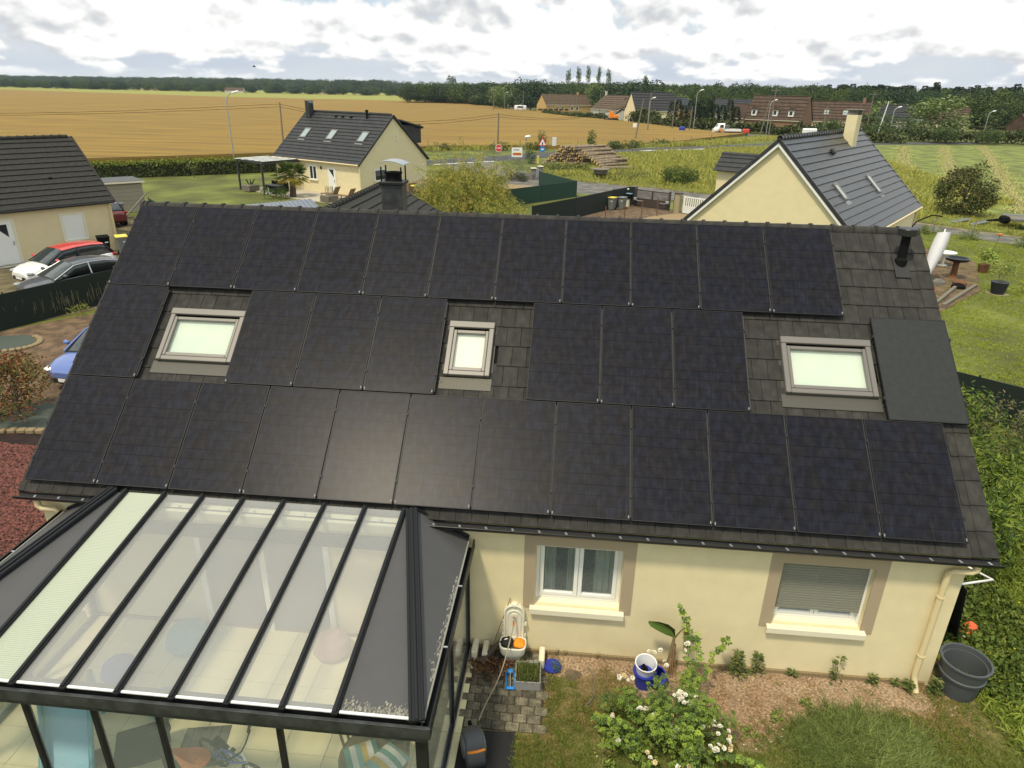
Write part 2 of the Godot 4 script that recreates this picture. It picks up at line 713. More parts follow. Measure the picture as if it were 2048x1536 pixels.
func sow(pts: Array, count: int, y := 0.0, smin := 0.7, smax := 1.3, avoid := []) -> Array:
	var lo := Vector2(1e9, 1e9)
	var hi := -lo
	var pp := PackedVector2Array()
	for q in pts:
		lo = lo.min(Vector2(q[0], q[1]))
		hi = hi.max(Vector2(q[0], q[1]))
		pp.append(Vector2(q[0], q[1]))
	var out := []
	var tries := 0
	while out.size() < count and tries < count * 8:
		tries += 1
		var p := Vector2(rng.randf_range(lo.x, hi.x), rng.randf_range(lo.y, hi.y))
		if not Geometry2D.is_point_in_polygon(p, pp):
			continue
		var bad := false
		for a in avoid:
			if Geometry2D.is_point_in_polygon(p, a):
				bad = true
				break
		if bad:
			continue
		var s := rng.randf_range(smin, smax)
		out.append(Transform3D(Basis(Vector3.UP, rng.randf() * TAU).scaled(Vector3(s, s * rng.randf_range(0.8, 1.2), s)), Vector3(p.x, y, p.y)))
	return out


func build_setting() -> void:
	# the ground reaches the horizon
	grainy("meadow", lin(0.30, 0.34, 0.045), 0.95, 1.1, noise_tex("lawn", 0.55, 1.0, 0.09), 0.045, noise_tex("mottle", 0.62, 1.0, 0.02), 1.2)
	struct("ground", slab([[-4500, -4500], [4500, -4500], [4500, 600], [-4500, 600]], -0.012), M["meadow"])
	# crops
	var wheat := grainy("wheat", lin(0.54, 0.325, 0.034), 0.95, 0.9, noise_tex("ears", 0.55, 1.0, 0.18), 1.0, noise_tex("rows", 0.74, 1.0, 0.02), 3.0)
	wheat.uv2_scale = Vector3(0.006, 0.05, 0.045)
	struct("wheat_field", slab([[-90, -38], [-56, -58], [-40, -71], [-27, -81.5], [-13, -97], [-1, -103], [13, -107.5], [28, -127], [45.5, -158], [38.5, -162.5], [17.5, -223], [4, -251], [-9, -300], [-84, -490], [-248, -505], [-545, -655], [-800, -420], [-420, -120]], 0.55, 0.6), wheat)
	for i in 5:
		var z0: float = [-120.0, -146.0, -190.0, -245.0, -330.0][i]
		struct("field_track", ribbon([[-330 + i * 30, z0 + 46], [-120, z0 + 10], [-40, z0 + 1], [[28, 22, 24, 0, -30][i], z0 - 4]], 0.5, 0.565), grainy("wheat_track", lin(0.40, 0.22, 0.03), 0.95, 0.9))
	var green := grainy("green_crop", lin(0.60, 0.60, 0.09), 0.95, 0.5, noise_tex("lawn", 0.55, 1.0, 0.09), 1.0, noise_tex("rows", 0.7, 1.0, 0.02))
	green.uv2_scale = Vector3(0.004, 0.05, 0.02)
	struct("green_field", slab([[-84.5, -491], [-248, -506], [-545, -656], [-800, -421], [-2300, -1500], [-1530, -1840], [-636, -1290], [-300, -1480], [-92, -520]], 0.4, 0.5), green)
	# roads
	struct("road", ribbon([[-60, -41], [-40, -58.5], [-22, -70], [-8.7, -78.3], [4.2, -93.5], [12, -101], [26, -113], [48, -131], [90, -150]], 5.6, 0.022), M["asphalt"])
	struct("side_road", slab([[-8, -75], [-4, -83], [3.6, -67.6], [9.5, -63.9], [15.2, -60.2], [20.6, -56.6], [33, -43.9], [46, -30.5], [70, -8], [68, -5.4], [44, -28], [31.5, -41.4], [19, -53], [14.5, -51.6], [8, -54.5], [1, -58], [-4, -66]], 0.006), grainy("worn_asphalt", lin(0.30, 0.28, 0.245), 0.9, 1.5, null, 0.15))
	struct("road_marking", ribbon([[-8.9, -75.3], [-2.2, -81.6]], 0.5, 0.03), M["white_paint"])
	struct("road_marking", ribbon([[18, -105.5], [27, -111.3], [29.5, -113.5]], 0.9, 0.03), M["white_paint"])
	var verge := grainy("gravel_verge", lin(0.46, 0.35, 0.19), 0.95, 1.5, null, 0.2, null, 1.0)
	struct("road_verge", ribbon([[4.5, -66.5], [9.7, -63.6], [15.5, -59.9], [20.9, -56.3], [33.4, -43.6], [46.3, -30.2]], 0.6, 0.012), verge)
	struct("village_road", ribbon([[60, -150], [43, -160.6], [36, -170], [18.6, -222], [5, -253], [-8, -301], [-60, -420]], 4.2, 0.03), M["worn_asphalt"])
	# yards
	struct("gravel_drive", slab([[-30, -6], [-12.1, -13.4], [-9, -18.5], [-9, -36], [-22, -36], [-30, -25]], 0.003), grainy("dry_gravel", lin(0.36, 0.29, 0.14), 0.95, 1.6, noise_tex("pebbles", 0.5, 1.0, 0.2), 0.25, null, 1.5))
	struct("dirt_drive", slab([[-12, -13.2], [-9.6, -16.4], [-4.5, -26], [-1.0, -26], [-0.4, -9], [-1.0, -4.5], [-5.2, -6.0], [-12.4, -5]], 0.004), grainy("dirt", lin(0.30, 0.19, 0.105), 0.95, 1.3, null, 0.35, null, 1.2))
	struct("red_gravel", slab([[-14, -5.2], [-5, -5.98], [-0.4, -4.8], [0.05, -0.2], [0.05, 6], [-14, 8]], 0.006), grainy("pozzolana", lin(0.115, 0.043, 0.034), 0.95, 4.0, noise_tex("lava", 0.25, 1.0, 0.22, 256, FastNoiseLite.TYPE_CELLULAR, 2), 0.5, null, 4.0))
	struct("weed_membrane", slab([[-12.6, -12.4], [-10.8, -12.9], [-10.05, -12.3], [-10.2, -11.6], [-11.4, -11.0], [-13, -11.2]], 0.010), grainy("membrane", lin(0.085, 0.105, 0.085), 0.8, 2.0))
	struct("weed_membrane", slab([[-7.4, -5.9], [-6.8, -7.6], [-5.2, -7.8], [-3.6, -6.9], [-4.6, -6.1]], 0.010), M["membrane"])
	struct("brown_yard", slab([[8.8, -42.6], [12.7, -48.3], [15.6, -46.0], [15.9, -44.8], [14.6, -40.6], [11, -38], [7.5, -38]], 0.008), M["dirt"])
	struct("gravel_yard", slab([[13.6, -43.0], [15.9, -45.0], [18.5, -43], [17, -36], [11, -36], [12.5, -41]], 0.012), grainy("sand_gravel", lin(0.52, 0.37, 0.19), 0.95, 1.6, noise_tex("pebbles", 0.5, 1.0, 0.2)))
	struct("sandy_court", slab([[0.5, -56], [4.6, -55.6], [4.4, -58.5], [0.5, -59.5]], 0.012), M["sand_gravel"])
	struct("terrace", slab([[-20.3, -50.2], [-15.6, -46.4], [-10.7, -44.1], [-8.4, -45.4], [-9.5, -47.6], [-18.7, -53]], 0.05, 0.06), grainy("pale_paving", lin(0.62, 0.55, 0.42), 0.85, 1.0))
	struct("hay_meadow", slab([[33.6, -44.8], [47, -32], [72, -12], [180, -60], [128, -148], [54, -136], [36, -62]], 0.0), grainy("mown", lin(0.42, 0.50, 0.075), 0.95, 1.1, noise_tex("lawn", 0.55, 1.0, 0.09), 0.06, noise_tex("mottle", 0.6, 1.0, 0.02)))
	# mown hay lies in swathes on the big meadow
	var straw := grainy("hay", lin(0.62, 0.54, 0.27), 0.95, 1.2, noise_tex("lawn", 0.55, 1.0, 0.09), 0.15)
	var hay := tuft(26, 0.15, 0.55, 0.05, Color(0.38, 0.33, 0.16), Color(0.24, 0.25, 0.08), 1.6)
	var spots := []
	for i in 8:
		var p0: Vector2 = [Vector2(33.5, -56), Vector2(35, -51), Vector2(40, -53), Vector2(44, -50.5), Vector2(49, -50), Vector2(54, -48), Vector2(60, -46), Vector2(22, -63)][i]
		var p1: Vector2 = [Vector2(60, -130), Vector2(69, -134), Vector2(78, -138), Vector2(86, -140), Vector2(97, -142), Vector2(110, -143), Vector2(124, -140), Vector2(47, -122)][i]
		var line := []
		for k in 10:
			var p := p0.lerp(p1, k / 9.0)
			line.append([p.x + rng.randf_range(-0.4, 0.4), p.y])
		struct("hay_swathe", ribbon(line, 0.9 + i * 0.05, 0.004), straw)
		for k in 420:
			var p := p0.lerp(p1, pow(rng.randf(), 1.4)) + Vector2(rng.randfn(0, 0.5), rng.randfn(0, 0.4))
			spots.append(Transform3D(Basis(Vector3.UP, rng.randf() * TAU).scaled(Vector3.ONE * rng.randf_range(0.7, 1.6)), Vector3(p.x, 0, p.y)))
	scatter("hay", hay, M["grass_blades"], spots, "straw coloured hay lying in swathes on the mown meadow")
	# tall meadow grass between the two roads and along the field edges
	var tall := tuft(22, 0.55, 0.5, 0.045, Color(0.17, 0.19, 0.035), Color(0.30, 0.27, 0.075), 0.7)
	var edge := sow([[3, -70], [9.6, -65.2], [20.8, -58], [34, -46], [46, -56], [52, -100], [46, -126], [20, -104], [8, -92]], 4200, 0, 0.6, 1.5)
	for k in 1500:
		var t := rng.randf()
		var a := Vector2(-14, -97.5).lerp(Vector2(28, -122), t) if rng.randf() < 0.6 else Vector2(28, -122).lerp(Vector2(50, -150), t)
		a += Vector2(rng.randfn(0, 1.2), rng.randfn(0, 1.0) + absf(t - 0.5) * 1.5)
		edge.append(Transform3D(Basis(Vector3.UP, rng.randf() * TAU).scaled(Vector3.ONE * rng.randf_range(0.8, 1.9)), Vector3(a.x, 0, a.y)))
	scatter("meadow_grass", tall, M["grass_blades"], edge, "tall unmown grass between the two roads and along the wheat")
	# short lawn blades on the lawn beyond the gable
	var short := tuft(30, 0.055, 0.20, 0.012, Color(0.10, 0.15, 0.018), Color(0.23, 0.25, 0.04), 0.9)
	scatter("lawn_grass", short, M["grass_blades"], sow([[15, -41], [33, -40.5], [44, -27], [24, -12], [20, -9.5], [16.5, -14], [15, -20]], 9000, -0.01, 0.8, 1.6), "short lawn grass beyond the gable end")
	scatter("verge_grass", tall, M["grass_blades"], sow([[32, -45.5], [46, -32], [60, -44], [40, -50]], 900, 0, 0.3, 0.7) + sow([[6, -63.5], [15.5, -59.2], [21.5, -55], [21, -57.5], [14, -62], [8, -67]], 300, 0, 0.3, 0.7), "rough grass on the road verge")


# ---------------------------------------------------------------- the main house
func roof_t() -> Transform3D:
	# local x along the ridge, y off the roof, z down the slope
	return Transform3D(Basis(Vector3.RIGHT, Vector3(0, cos(PITCH), sin(PITCH)), Vector3(0, -sin(PITCH), cos(PITCH))), Vector3(0, EAVE_Y, 0))


func panel_rects() -> Array:
	var h := 1.813
	var p := 1.154
	var out := []
	for i in 12:
		out.append([i * p, 0.0, "gutter", i])
	for i in [0, 2.305, 3.305, 4.305, 6.575, 7.575, 8.575]:
		out.append([i * p, h + 0.02, "middle", i])
	for i in 11:
		out.append([i * p - 0.018, 2 * (h + 0.02), "ridge", i])
	return out


func build_house() -> void:
	var house := thing("house", "cream rendered house whose dark slate roof is covered with black solar panels", "house")
	var cream: Material = M["render_cream"]
	# front wall with two openings
	var wins := [[7.89, 9.19], [11.46, 12.75]]
	var b := mb()
	var y0 := 0.97
	var y1 := 2.08
	var zc := -0.20
	b.box(Vector3(7.035, y0 * 0.5, zc), Vector3(13.83, y0, 0.30))
	b.box(Vector3(7.035, (y1 + 2.5) * 0.5, zc), Vector3(13.83, 2.5 - y1, 0.30))
	for s in [[0.12, 7.89], [9.19, 11.46], [12.75, 13.95]]:
		b.box(Vector3((s[0] + s[1]) * 0.5, (y0 + y1) * 0.5, zc), Vector3(s[1] - s[0], y1 - y0, 0.30))
	part("front_wall", b, cream, house)
	for x in [0.12, 13.65]:
		var g := mb()
		# local x of the polygon is -z of the world
		var t := Transform3D(Basis(Vector3(0, 0, -1), Vector3.UP, Vector3.RIGHT), Vector3(x + 0.002, 0, 0))
		g.prism([Vector2(0.352, 0), Vector2(8.80, 0), Vector2(8.80, 2.45), Vector2(4.42, 5.90), Vector2(0.352, 2.64)], t, 0.296)
		part("gable_wall", g, cream, house)
	part("back_wall", mb().box(Vector3(7.035, 1.25, -8.95), Vector3(13.83, 2.5, 0.29)), cream, house)
	part("plinth", mb().box(Vector3(7.03, 0.03, -0.06), Vector3(13.7, 0.10, 0.10)), grainy("plinth", lin(0.33, 0.25, 0.13), 0.9, 2.0), house)
	# roof structure
	var rt := roof_t()
	var deck := mb()
	deck.xf = rt
	deck.box(Vector3(7.07, -0.20, -2.78), Vector3(14.2, 0.09, 5.66))
	part("roof_deck", deck, M["black_matt"], house)
	var back := mb()
	back.quad_out(Vector3(-0.1, 6.10, -4.42), Vector3(14.25, 6.10, -4.42), Vector3(14.25, 2.45, -9.1), Vector3(-0.1, 2.45, -9.1), Vector3(7, 0, -5))
	back.quad_out(Vector3(-0.1, 6.02, -4.42), Vector3(14.25, 6.02, -4.42), Vector3(14.25, 2.37, -9.1), Vector3(-0.1, 2.37, -9.1), Vector3(7, 9, -5))
	part("back_roof", back, M["dark_roof"], house)
	_roof_tiles(house, rt)
	for i in 3:
		var x: Array = [[1.34, 2.65], [6.21, 6.96], [11.61, 13.0]][i]
		_skylight(house, rt, x[0], x[1], i)
	# ridge
	for i in 39:
		var q := mb()
		var w := 0.376
		var a := 14.25 - i * w
		var e := maxf(a - w, -0.12)
		var base := Vector3(0, 6.055, -4.45)
		q.cyl(Vector3(a - 0.004, base.y, base.z), Vector3(e, base.y, base.z), 0.105, 0.100, 14, true)
		q.cyl(Vector3(e + 0.05, base.y + 0.004, base.z), Vector3(e, base.y + 0.004, base.z), 0.122, 0.122, 14, true)
		part("ridge_tile", q, M["slate_%d" % (i * 7 % 3)], house)
	# gutter
	var gut := mb()
	var prof := []
	for k in 9:
		var t := PI + PI * k / 8.0
		prof.append(Vector3(0, 2.445 + sin(t) * 0.075, 0.115 + cos(t) * 0.07))
	for k in 8:
		var p: Vector3 = prof[k]
		var q: Vector3 = prof[k + 1]
		var x0 := Vector3(-0.1, 0, 0)
		var x1 := Vector3(14.26, 0, 0)
		gut.quad_out(p + x0, p + x1, q + x1, q + x0, Vector3(7, 2.445, 0.115))
	gut.cyl(Vector3(-0.1, 2.448, 0.188), Vector3(14.26, 2.448, 0.188), 0.011, 0.011, 8)
	part("gutter", gut, M["black_gloss"], house)
	var debris := mb()
	debris.box(Vector3(7.08, 2.395, 0.115), Vector3(14.3, 0.012, 0.10))
	part("gutter_silt", debris, grainy("silt", lin(0.035, 0.030, 0.022), 0.95, 5.0), house)
	for i in 37:
		part("gutter_clip", mb().box(Vector3(0.24 + i * 0.3845, 2.453, 0.150), Vector3(0.03, 0.006, 0.06), 0.0, Basis(Vector3.UP, 0.35)), M["alu"], house)
	# rain pipes
	var pipe := mb()
	pipe.tube([Vector3(13.98, 2.36, 0.10), Vector3(13.98, 2.29, 0.10), Vector3(13.93, 2.245, 0.09), Vector3(13.74, 2.20, 0.04), Vector3(13.68, 2.15, 0.015), Vector3(13.68, 0.28, 0.015), Vector3(13.69, 0.14, 0.05), Vector3(13.70, 0.02, 0.14)], 0.045, 12)
	part("rain_pipe", pipe, M["cream_pvc"], house)
	for y in [1.72, 0.62]:
		part("pipe_collar", mb().cyl(Vector3(13.68, y, 0.015), Vector3(13.68, y + 0.025, 0.015), 0.054, 0.054, 14), M["cream_pvc"], house)
	var pl := mb()
	pl.tube([Vector3(0.20, 2.36, 0.10), Vector3(0.20, 2.26, 0.10), Vector3(0.24, 2.20, 0.09), Vector3(0.42, 2.17, 0.05), Vector3(0.47, 2.10, 0.02), Vector3(0.47, 0.05, 0.02)], 0.045, 12)
	part("rain_pipe", pl, M["cream_pvc"], house)
	_front_window(house, 7.89, 9.19, true)
	_front_window(house, 11.46, 12.75, false)
	# stove flue with its slate flashing
	var fl := mb().lathe([Vector2(0.105, 5.52), Vector2(0.10, 5.72), Vector2(0.072, 5.76), Vector2(0.072, 6.16), Vector2(0.085, 6.165), Vector2(0.085, 6.19)], Vector3(13.79, 0, -3.83), 18)
	var flue := part("flue", fl, M["black_matt"], house)
	part("flue_cap", mb().lathe([Vector2(0.10, 6.13), Vector2(0.15, 6.135), Vector2(0.155, 6.24), Vector2(0.145, 6.255), Vector2(0, 6.262)], Vector3(13.79, 0, -3.83), 20), grainy("cap", lin(0.028, 0.028, 0.03), 0.45, 3.0), flue)
	var ff := mb()
	ff.xf = rt
	ff.box(Vector3(13.78, -0.088, -4.80), Vector3(0.24, 0.006, 0.50))
	part("flue_flashing", ff, grainy("lead", lin(0.030, 0.030, 0.032), 0.7, 3.0), flue)


func _covered(x: float, w: float, rects: Array) -> bool:
	for r in rects:
		if x > r[0] - 0.03 and x < r[0] + 1.164 and w > r[1] - 0.03 and w < r[1] + 1.83:
			return true
	return x > 13.09 and x < 14.2 and w > 1.85 and w < 3.63


func _roof_tiles(house: Node3D, rt: Transform3D) -> void:
	var rects := panel_rects()
	var tw := 0.2405
	var shapes := []
	for i in 4:
		var q := mb()
		var sx := tw - 0.004 - 0.0006 * i
		q.box(Vector3(0, 0, 0), Vector3(sx, 0.020, 0.42), 0.004)
		shapes.append(q.mesh())
	var lights := [[1.30, 2.69], [6.17, 7.02], [11.57, 13.04]]
	var hidden := mb()
	hidden.xf = rt
	for k in 15:
		var wl := 5.104 - 0.3745 * k
		var off := 0.0 if k % 2 == 0 else 0.5
		for j in range(-56, 6):
			var x := 12.944 + (j + 0.5 + off) * tw
			if x < 0.0 or x > 14.06:
				continue
			var wc := wl + 0.19
			var skip := false
			for l in lights:
				if x > l[0] + 0.07 and x < l[1] - 0.07 and wl < 3.20 and wl > 1.90:
					skip = true
			if skip or (x > 13.62 and x < 13.93 and wl > 4.55 and wl < 5.0 and absf(x - 13.78) < 0.10):
				continue
			var cov := true
			for cx in [-0.11, 0.11]:
				for cw in [0.01, 0.37]:
					if not _covered(x + cx, wl + cw, rects):
						cov = false
			var tilt := Basis(Vector3.RIGHT, -0.048)
			if cov:
				hidden.box(Vector3(x, -0.13, -wc), Vector3(tw, 0.018, 0.40), 0.0, tilt)
				continue
			var t := part("roof_tile", shapes[rng.randi() % 4], M["slate_%d" % (rng.randi() % 3)], house)
			t.transform = rt * Transform3D(tilt * Basis(Vector3.UP, rng.randf_range(-0.004, 0.004)), Vector3(x + rng.randf_range(-0.001, 0.001), -0.122 + rng.randf_range(-0.0025, 0.0025), -wc))
	stuff("covered_tiles", hidden, M["slate_0"], "", house)
	# verge tiles wrap the gable edge
	for side in 2:
		var x := 14.135 if side == 0 else -0.06
		for k in 15:
			var wl := 5.104 - 0.3745 * k
			var q := mb()
			q.box(Vector3(0, 0, 0), Vector3(0.23 if side == 0 else 0.10, 0.022, 0.41), 0.004)
			q.box(Vector3(0.105 if side == 0 else -0.04, -0.075, 0), Vector3(0.022, 0.13, 0.41), 0.003)
			var t := part("verge_tile", q, M["slate_%d" % (k * 5 % 3)], house)
			t.transform = rt * Transform3D(Basis(Vector3.RIGHT, -0.05), Vector3(x, -0.113, -(wl + 0.19)))


func _skylight(house: Node3D, rt: Transform3D, x0: float, x1: float, n: int) -> void:
	var xm := (x0 + x1) * 0.5
	var wd := x1 - x0
	var w0 := 2.22
	var w1 := 3.23
	var f := mb()
	f.xf = rt
	f.box(Vector3(x0 + 0.04, -0.075, -(w0 + w1) * 0.5), Vector3(0.08, 0.10, w1 - w0), 0.008)
	f.box(Vector3(x1 - 0.04, -0.075, -(w0 + w1) * 0.5), Vector3(0.08, 0.10, w1 - w0), 0.008)
	f.box(Vector3(xm, -0.078, -(w0 + 0.04)), Vector3(wd - 0.165, 0.094, 0.08), 0.008)
	var fr := part("skylight", f, M["alu_taupe"], house)
	var s := mb()
	s.xf = rt
	var gw0 := w0 + 0.085
	var gw1 := w1 - 0.16
	for sx in [-1.0, 1.0]:
		s.box(Vector3(xm + sx * (wd * 0.5 - 0.11), -0.068, -(gw0 + gw1) * 0.5), Vector3(0.05, 0.07, gw1 - gw0), 0.006)
	s.box(Vector3(xm, -0.070, -(gw0 + 0.03)), Vector3(wd - 0.275, 0.066, 0.06), 0.006)
	s.box(Vector3(xm, -0.071, -(gw1 - 0.03)), Vector3(wd - 0.275, 0.066, 0.06), 0.006)
	part("sash", s, M["alu_taupe"], fr)
	var top := mb()
	top.xf = rt
	top.box(Vector3(xm, -0.035, -(w1 - 0.06)), Vector3(wd + 0.01, 0.05, 0.12), 0.008)
	part("cover_bar", top, M["alu_taupe"], fr)
	var p := mb()
	p.xf = rt
	p.box(Vector3(xm, -0.072, -(gw0 + gw1) * 0.5), Vector3(wd - 0.27, 0.008, gw1 - gw0 - 0.11))
	part("pane", p, glass("skylight_pane", 0.04, Color(0.85, 0.95, 0.88)), fr)
	var bl := mb()
	bl.xf = rt
	bl.box(Vector3(xm, -0.125, -(gw0 + gw1) * 0.5), Vector3(wd - 0.22, 0.01, gw1 - gw0))
	part("pane_backing", bl, mat("pane_backing_%d" % (1 if n == 1 else 0), lin(0.56, 0.62, 0.50) if n != 1 else lin(0.70, 0.71, 0.60), 0.9), fr)  # flat pale sheet close under the pane
	# flashing: side gutters and an apron of pleated lead below
	var g := mb()
	g.xf = rt
	for sx in [-1.0, 1.0]:
		g.box(Vector3(xm + sx * (wd * 0.5 + 0.022), -0.125, -(w0 + w1) * 0.5), Vector3(0.036, 0.02, w1 - w0 + 0.06))
	g.box(Vector3(xm, -0.122, -(w1 + 0.02)), Vector3(wd + 0.08, 0.02, 0.036))
	part("side_flashing", g, M["lead_dark"] if M.has("lead_dark") else mat("lead_dark", lin(0.05, 0.045, 0.04), 0.6), fr)
	var a := mb()
	a.xf = rt
	if n == 1:
		var pleats := 62
		for i in pleats:
			var xa := x0 - 0.06 + (wd + 0.10) * i / pleats
			var xb := x0 - 0.06 + (wd + 0.10) * (i + 1) / pleats
			var ya := -0.104 + (0.006 if i % 2 else 0.0)
			var yb := -0.104 + (0.0 if i % 2 else 0.006)
			a.quad_out(Vector3(xa, ya, -w0 + 0.02), Vector3(xb, yb, -w0 + 0.02), Vector3(xb, yb - 0.004, -1.99), Vector3(xa, ya - 0.004, -1.99), Vector3(xm, -1, -2))
	else:
		a.box(Vector3(xm, -0.105, -(w0 - 0.115)), Vector3(wd + 0.12, 0.012, 0.23), 0.004, Basis(Vector3.RIGHT, -0.02))
	part("apron", a, grainy("apron_lead_%d" % (1 if n == 1 else 0), lin(0.20, 0.185, 0.14) if n == 1 else lin(0.088, 0.083, 0.066), 0.55, 5.0), fr)


func _front_window(house: Node3D, x0: float, x1: float, open: bool) -> void:
	var xm := (x0 + x1) * 0.5
	var wd := x1 - x0
	var y0 := 0.97
	var y1 := 2.08
	var sur := mb()
	sur.box(Vector3(xm, y1 + 0.082, -0.048), Vector3(wd + 0.35, 0.165, 0.012))
	for s in [-1.0, 1.0]:
		sur.box(Vector3(xm + s * (wd * 0.5 + 0.0875), (0.898 + y1) * 0.5 - 0.001, -0.048), Vector3(0.175, y1 - 0.898, 0.011))
	part("window_surround", sur, M["taupe"], house)
	var sill := mb()
	var t := Transform3D(Basis(Vector3(0, 0, 1), Vector3.UP, Vector3(-1, 0, 0)), Vector3(xm + wd * 0.5 + 0.07, 0, 0))
	sill.prism([Vector2(-0.25, 0.88), Vector2(0.03, 0.84), Vector2(0.03, 0.93), Vector2(0.015, 0.945), Vector2(-0.25, 1.0)], t, wd + 0.14)
	part("window_sill", sill, M["sill_stone"], house)
	var z := -0.24
	var fr := mb()
	for s in [-1.0, 1.0]:
		fr.box(Vector3(xm + s * (wd * 0.5 - 0.03), (y0 + y1) * 0.5, z), Vector3(0.06, y1 - y0, 0.07), 0.005)
	fr.box(Vector3(xm, y0 + 0.055, z), Vector3(wd - 0.122, 0.06, 0.068), 0.005)
	fr.box(Vector3(xm, y1 - 0.03, z), Vector3(wd - 0.122, 0.06, 0.068), 0.005)
	var win := part("window", fr, M["white_pvc"], house)
	for s in [-1.0, 1.0]:
		var sa := mb()
		var w := wd * 0.5 - 0.062
		var cx: float = xm + s * (w * 0.5 + 0.002)
		for e in [-1.0, 1.0]:
			sa.box(Vector3(cx + e * (w * 0.5 - 0.032), (y0 + y1) * 0.5 + 0.012, z + 0.02), Vector3(0.062, y1 - y0 - 0.146, 0.055), 0.008)
		sa.box(Vector3(cx, y0 + 0.118, z + 0.02), Vector3(w - 0.128, 0.062, 0.053), 0.008)
		sa.box(Vector3(cx, y1 - 0.095, z + 0.02), Vector3(w - 0.128, 0.062, 0.053), 0.008)
		var sash := part("sash", sa, M["white_pvc"], win)
		part("pane", mb().box(Vector3(cx, (y0 + y1) * 0.5 + 0.012, z + 0.02), Vector3(w - 0.126, y1 - y0 - 0.27, 0.012)), M["pane"], win)
	# the room behind
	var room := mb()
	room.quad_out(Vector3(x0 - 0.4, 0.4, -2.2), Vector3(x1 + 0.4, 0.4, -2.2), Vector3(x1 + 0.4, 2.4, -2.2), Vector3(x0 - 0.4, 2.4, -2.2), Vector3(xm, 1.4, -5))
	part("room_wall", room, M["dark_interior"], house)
	if open:
		for s in [[x0 + 0.07, x0 + 0.30], [xm - 0.17, xm + 0.02], [xm + 0.25, xm + 0.62]]:
			var c := mb()
			var rings := []
			for k in 13:
				var x: float = lerpf(s[0], s[1], k / 12.0)
				rings.append([x, z - 0.10 + 0.02 * sin(k * 2.1)])
			for k in 12:
				c.quad_out(Vector3(rings[k][0], y0 + 0.02, rings[k][1]), Vector3(rings[k + 1][0], y0 + 0.02, rings[k + 1][1]), Vector3(rings[k + 1][0], y1, rings[k + 1][1]), Vector3(rings[k][0], y1, rings[k][1]), Vector3(xm, 1.5, -3))
			part("curtain", c, mat("curtain", lin(0.20, 0.24, 0.19), 0.9), win)
	else:
		for k in 18:
			var sl := mb()
			sl.box(Vector3(xm, y1 - 0.03 - k * 0.046, -0.155), Vector3(wd - 0.06, 0.043, 0.012), 0.005)
			part("slat", sl, grainy("shutter_grey", lin(0.235, 0.235, 0.185), 0.6, 2.0, noise_tex("wallgrain", 0.93, 1.0, 0.15)), win)
		part("shutter_bar", mb().box(Vector3(xm, y1 - 0.03 - 18 * 0.046 - 0.004, -0.154), Vector3(wd - 0.06, 0.05, 0.016), 0.004), M["shutter_grey"], win)
		for s in [-1.0, 1.0]:
			part("shutter_rail", mb().box(Vector3(xm + s * (wd * 0.5 - 0.016), (y0 + y1) * 0.5, -0.165), Vector3(0.032, y1 - y0, 0.05), 0.004), M["white_pvc"], win)
		part("curtain", mb().box(Vector3(xm, 1.5, z - 0.08), Vector3(wd - 0.1, 1.1, 0.01)), mat("curtain_pale", lin(0.36, 0.38, 0.31), 0.9), win)


# ---------------------------------------------------------------- solar panels
func _cell_tex(v: int) -> ImageTexture:
	var w := 384
	var h := 608
	var img := Image.create(w, h, false, Image.FORMAT_RGB8)
	var f := FastNoiseLite.new()
	f.seed = 40 + v
	f.frequency = 0.02
	f.fractal_octaves = 4
	var st := FastNoiseLite.new()
	st.seed = 80 + v
	st.frequency = 0.09
	st.fractal_octaves = 3
	var r := RandomNumberGenerator.new()
	r.seed = 90 + v
	var hue := []
	for i in 66:
		hue.append(r.randf())
	for y in h:
		for x in w:
			var cx := x * 6 / w
			var cy := y * 11 / h
			var fx := fmod(x * 6.0 / w, 1.0)
			var fy := fmod(y * 11.0 / h, 1.0)
			var u: float = hue[cy * 6 + cx]
			var k := 0.86 + 0.28 * f.get_noise_2d(x, y * 0.6) + r.randf_range(-0.26, 0.26)
			var c := Vector3(0.134, 0.140, 0.178).lerp(Vector3(0.146, 0.139, 0.152), u) * k
			if fy < 0.022 or fy > 0.978:
				c *= 0.40
			if fx < 0.012 or fx > 0.988:
				c *= 0.80
			if fmod(fx * 10.0, 1.0) < 0.14:
				c *= 1.09
			# dust that rain has drawn down the glass
			var s := st.get_noise_2d(x * 1.4, y * 0.025 + 7.0 * v)
			if s > 0.24:
				c += Vector3(0.055, 0.052, 0.047) * (s - 0.24) * 2.2 * (0.35 + 0.65 * y / h)
			img.set_pixel(x, y, Color(c.x, c.y, c.z))
	return ImageTexture.create_from_image(img)


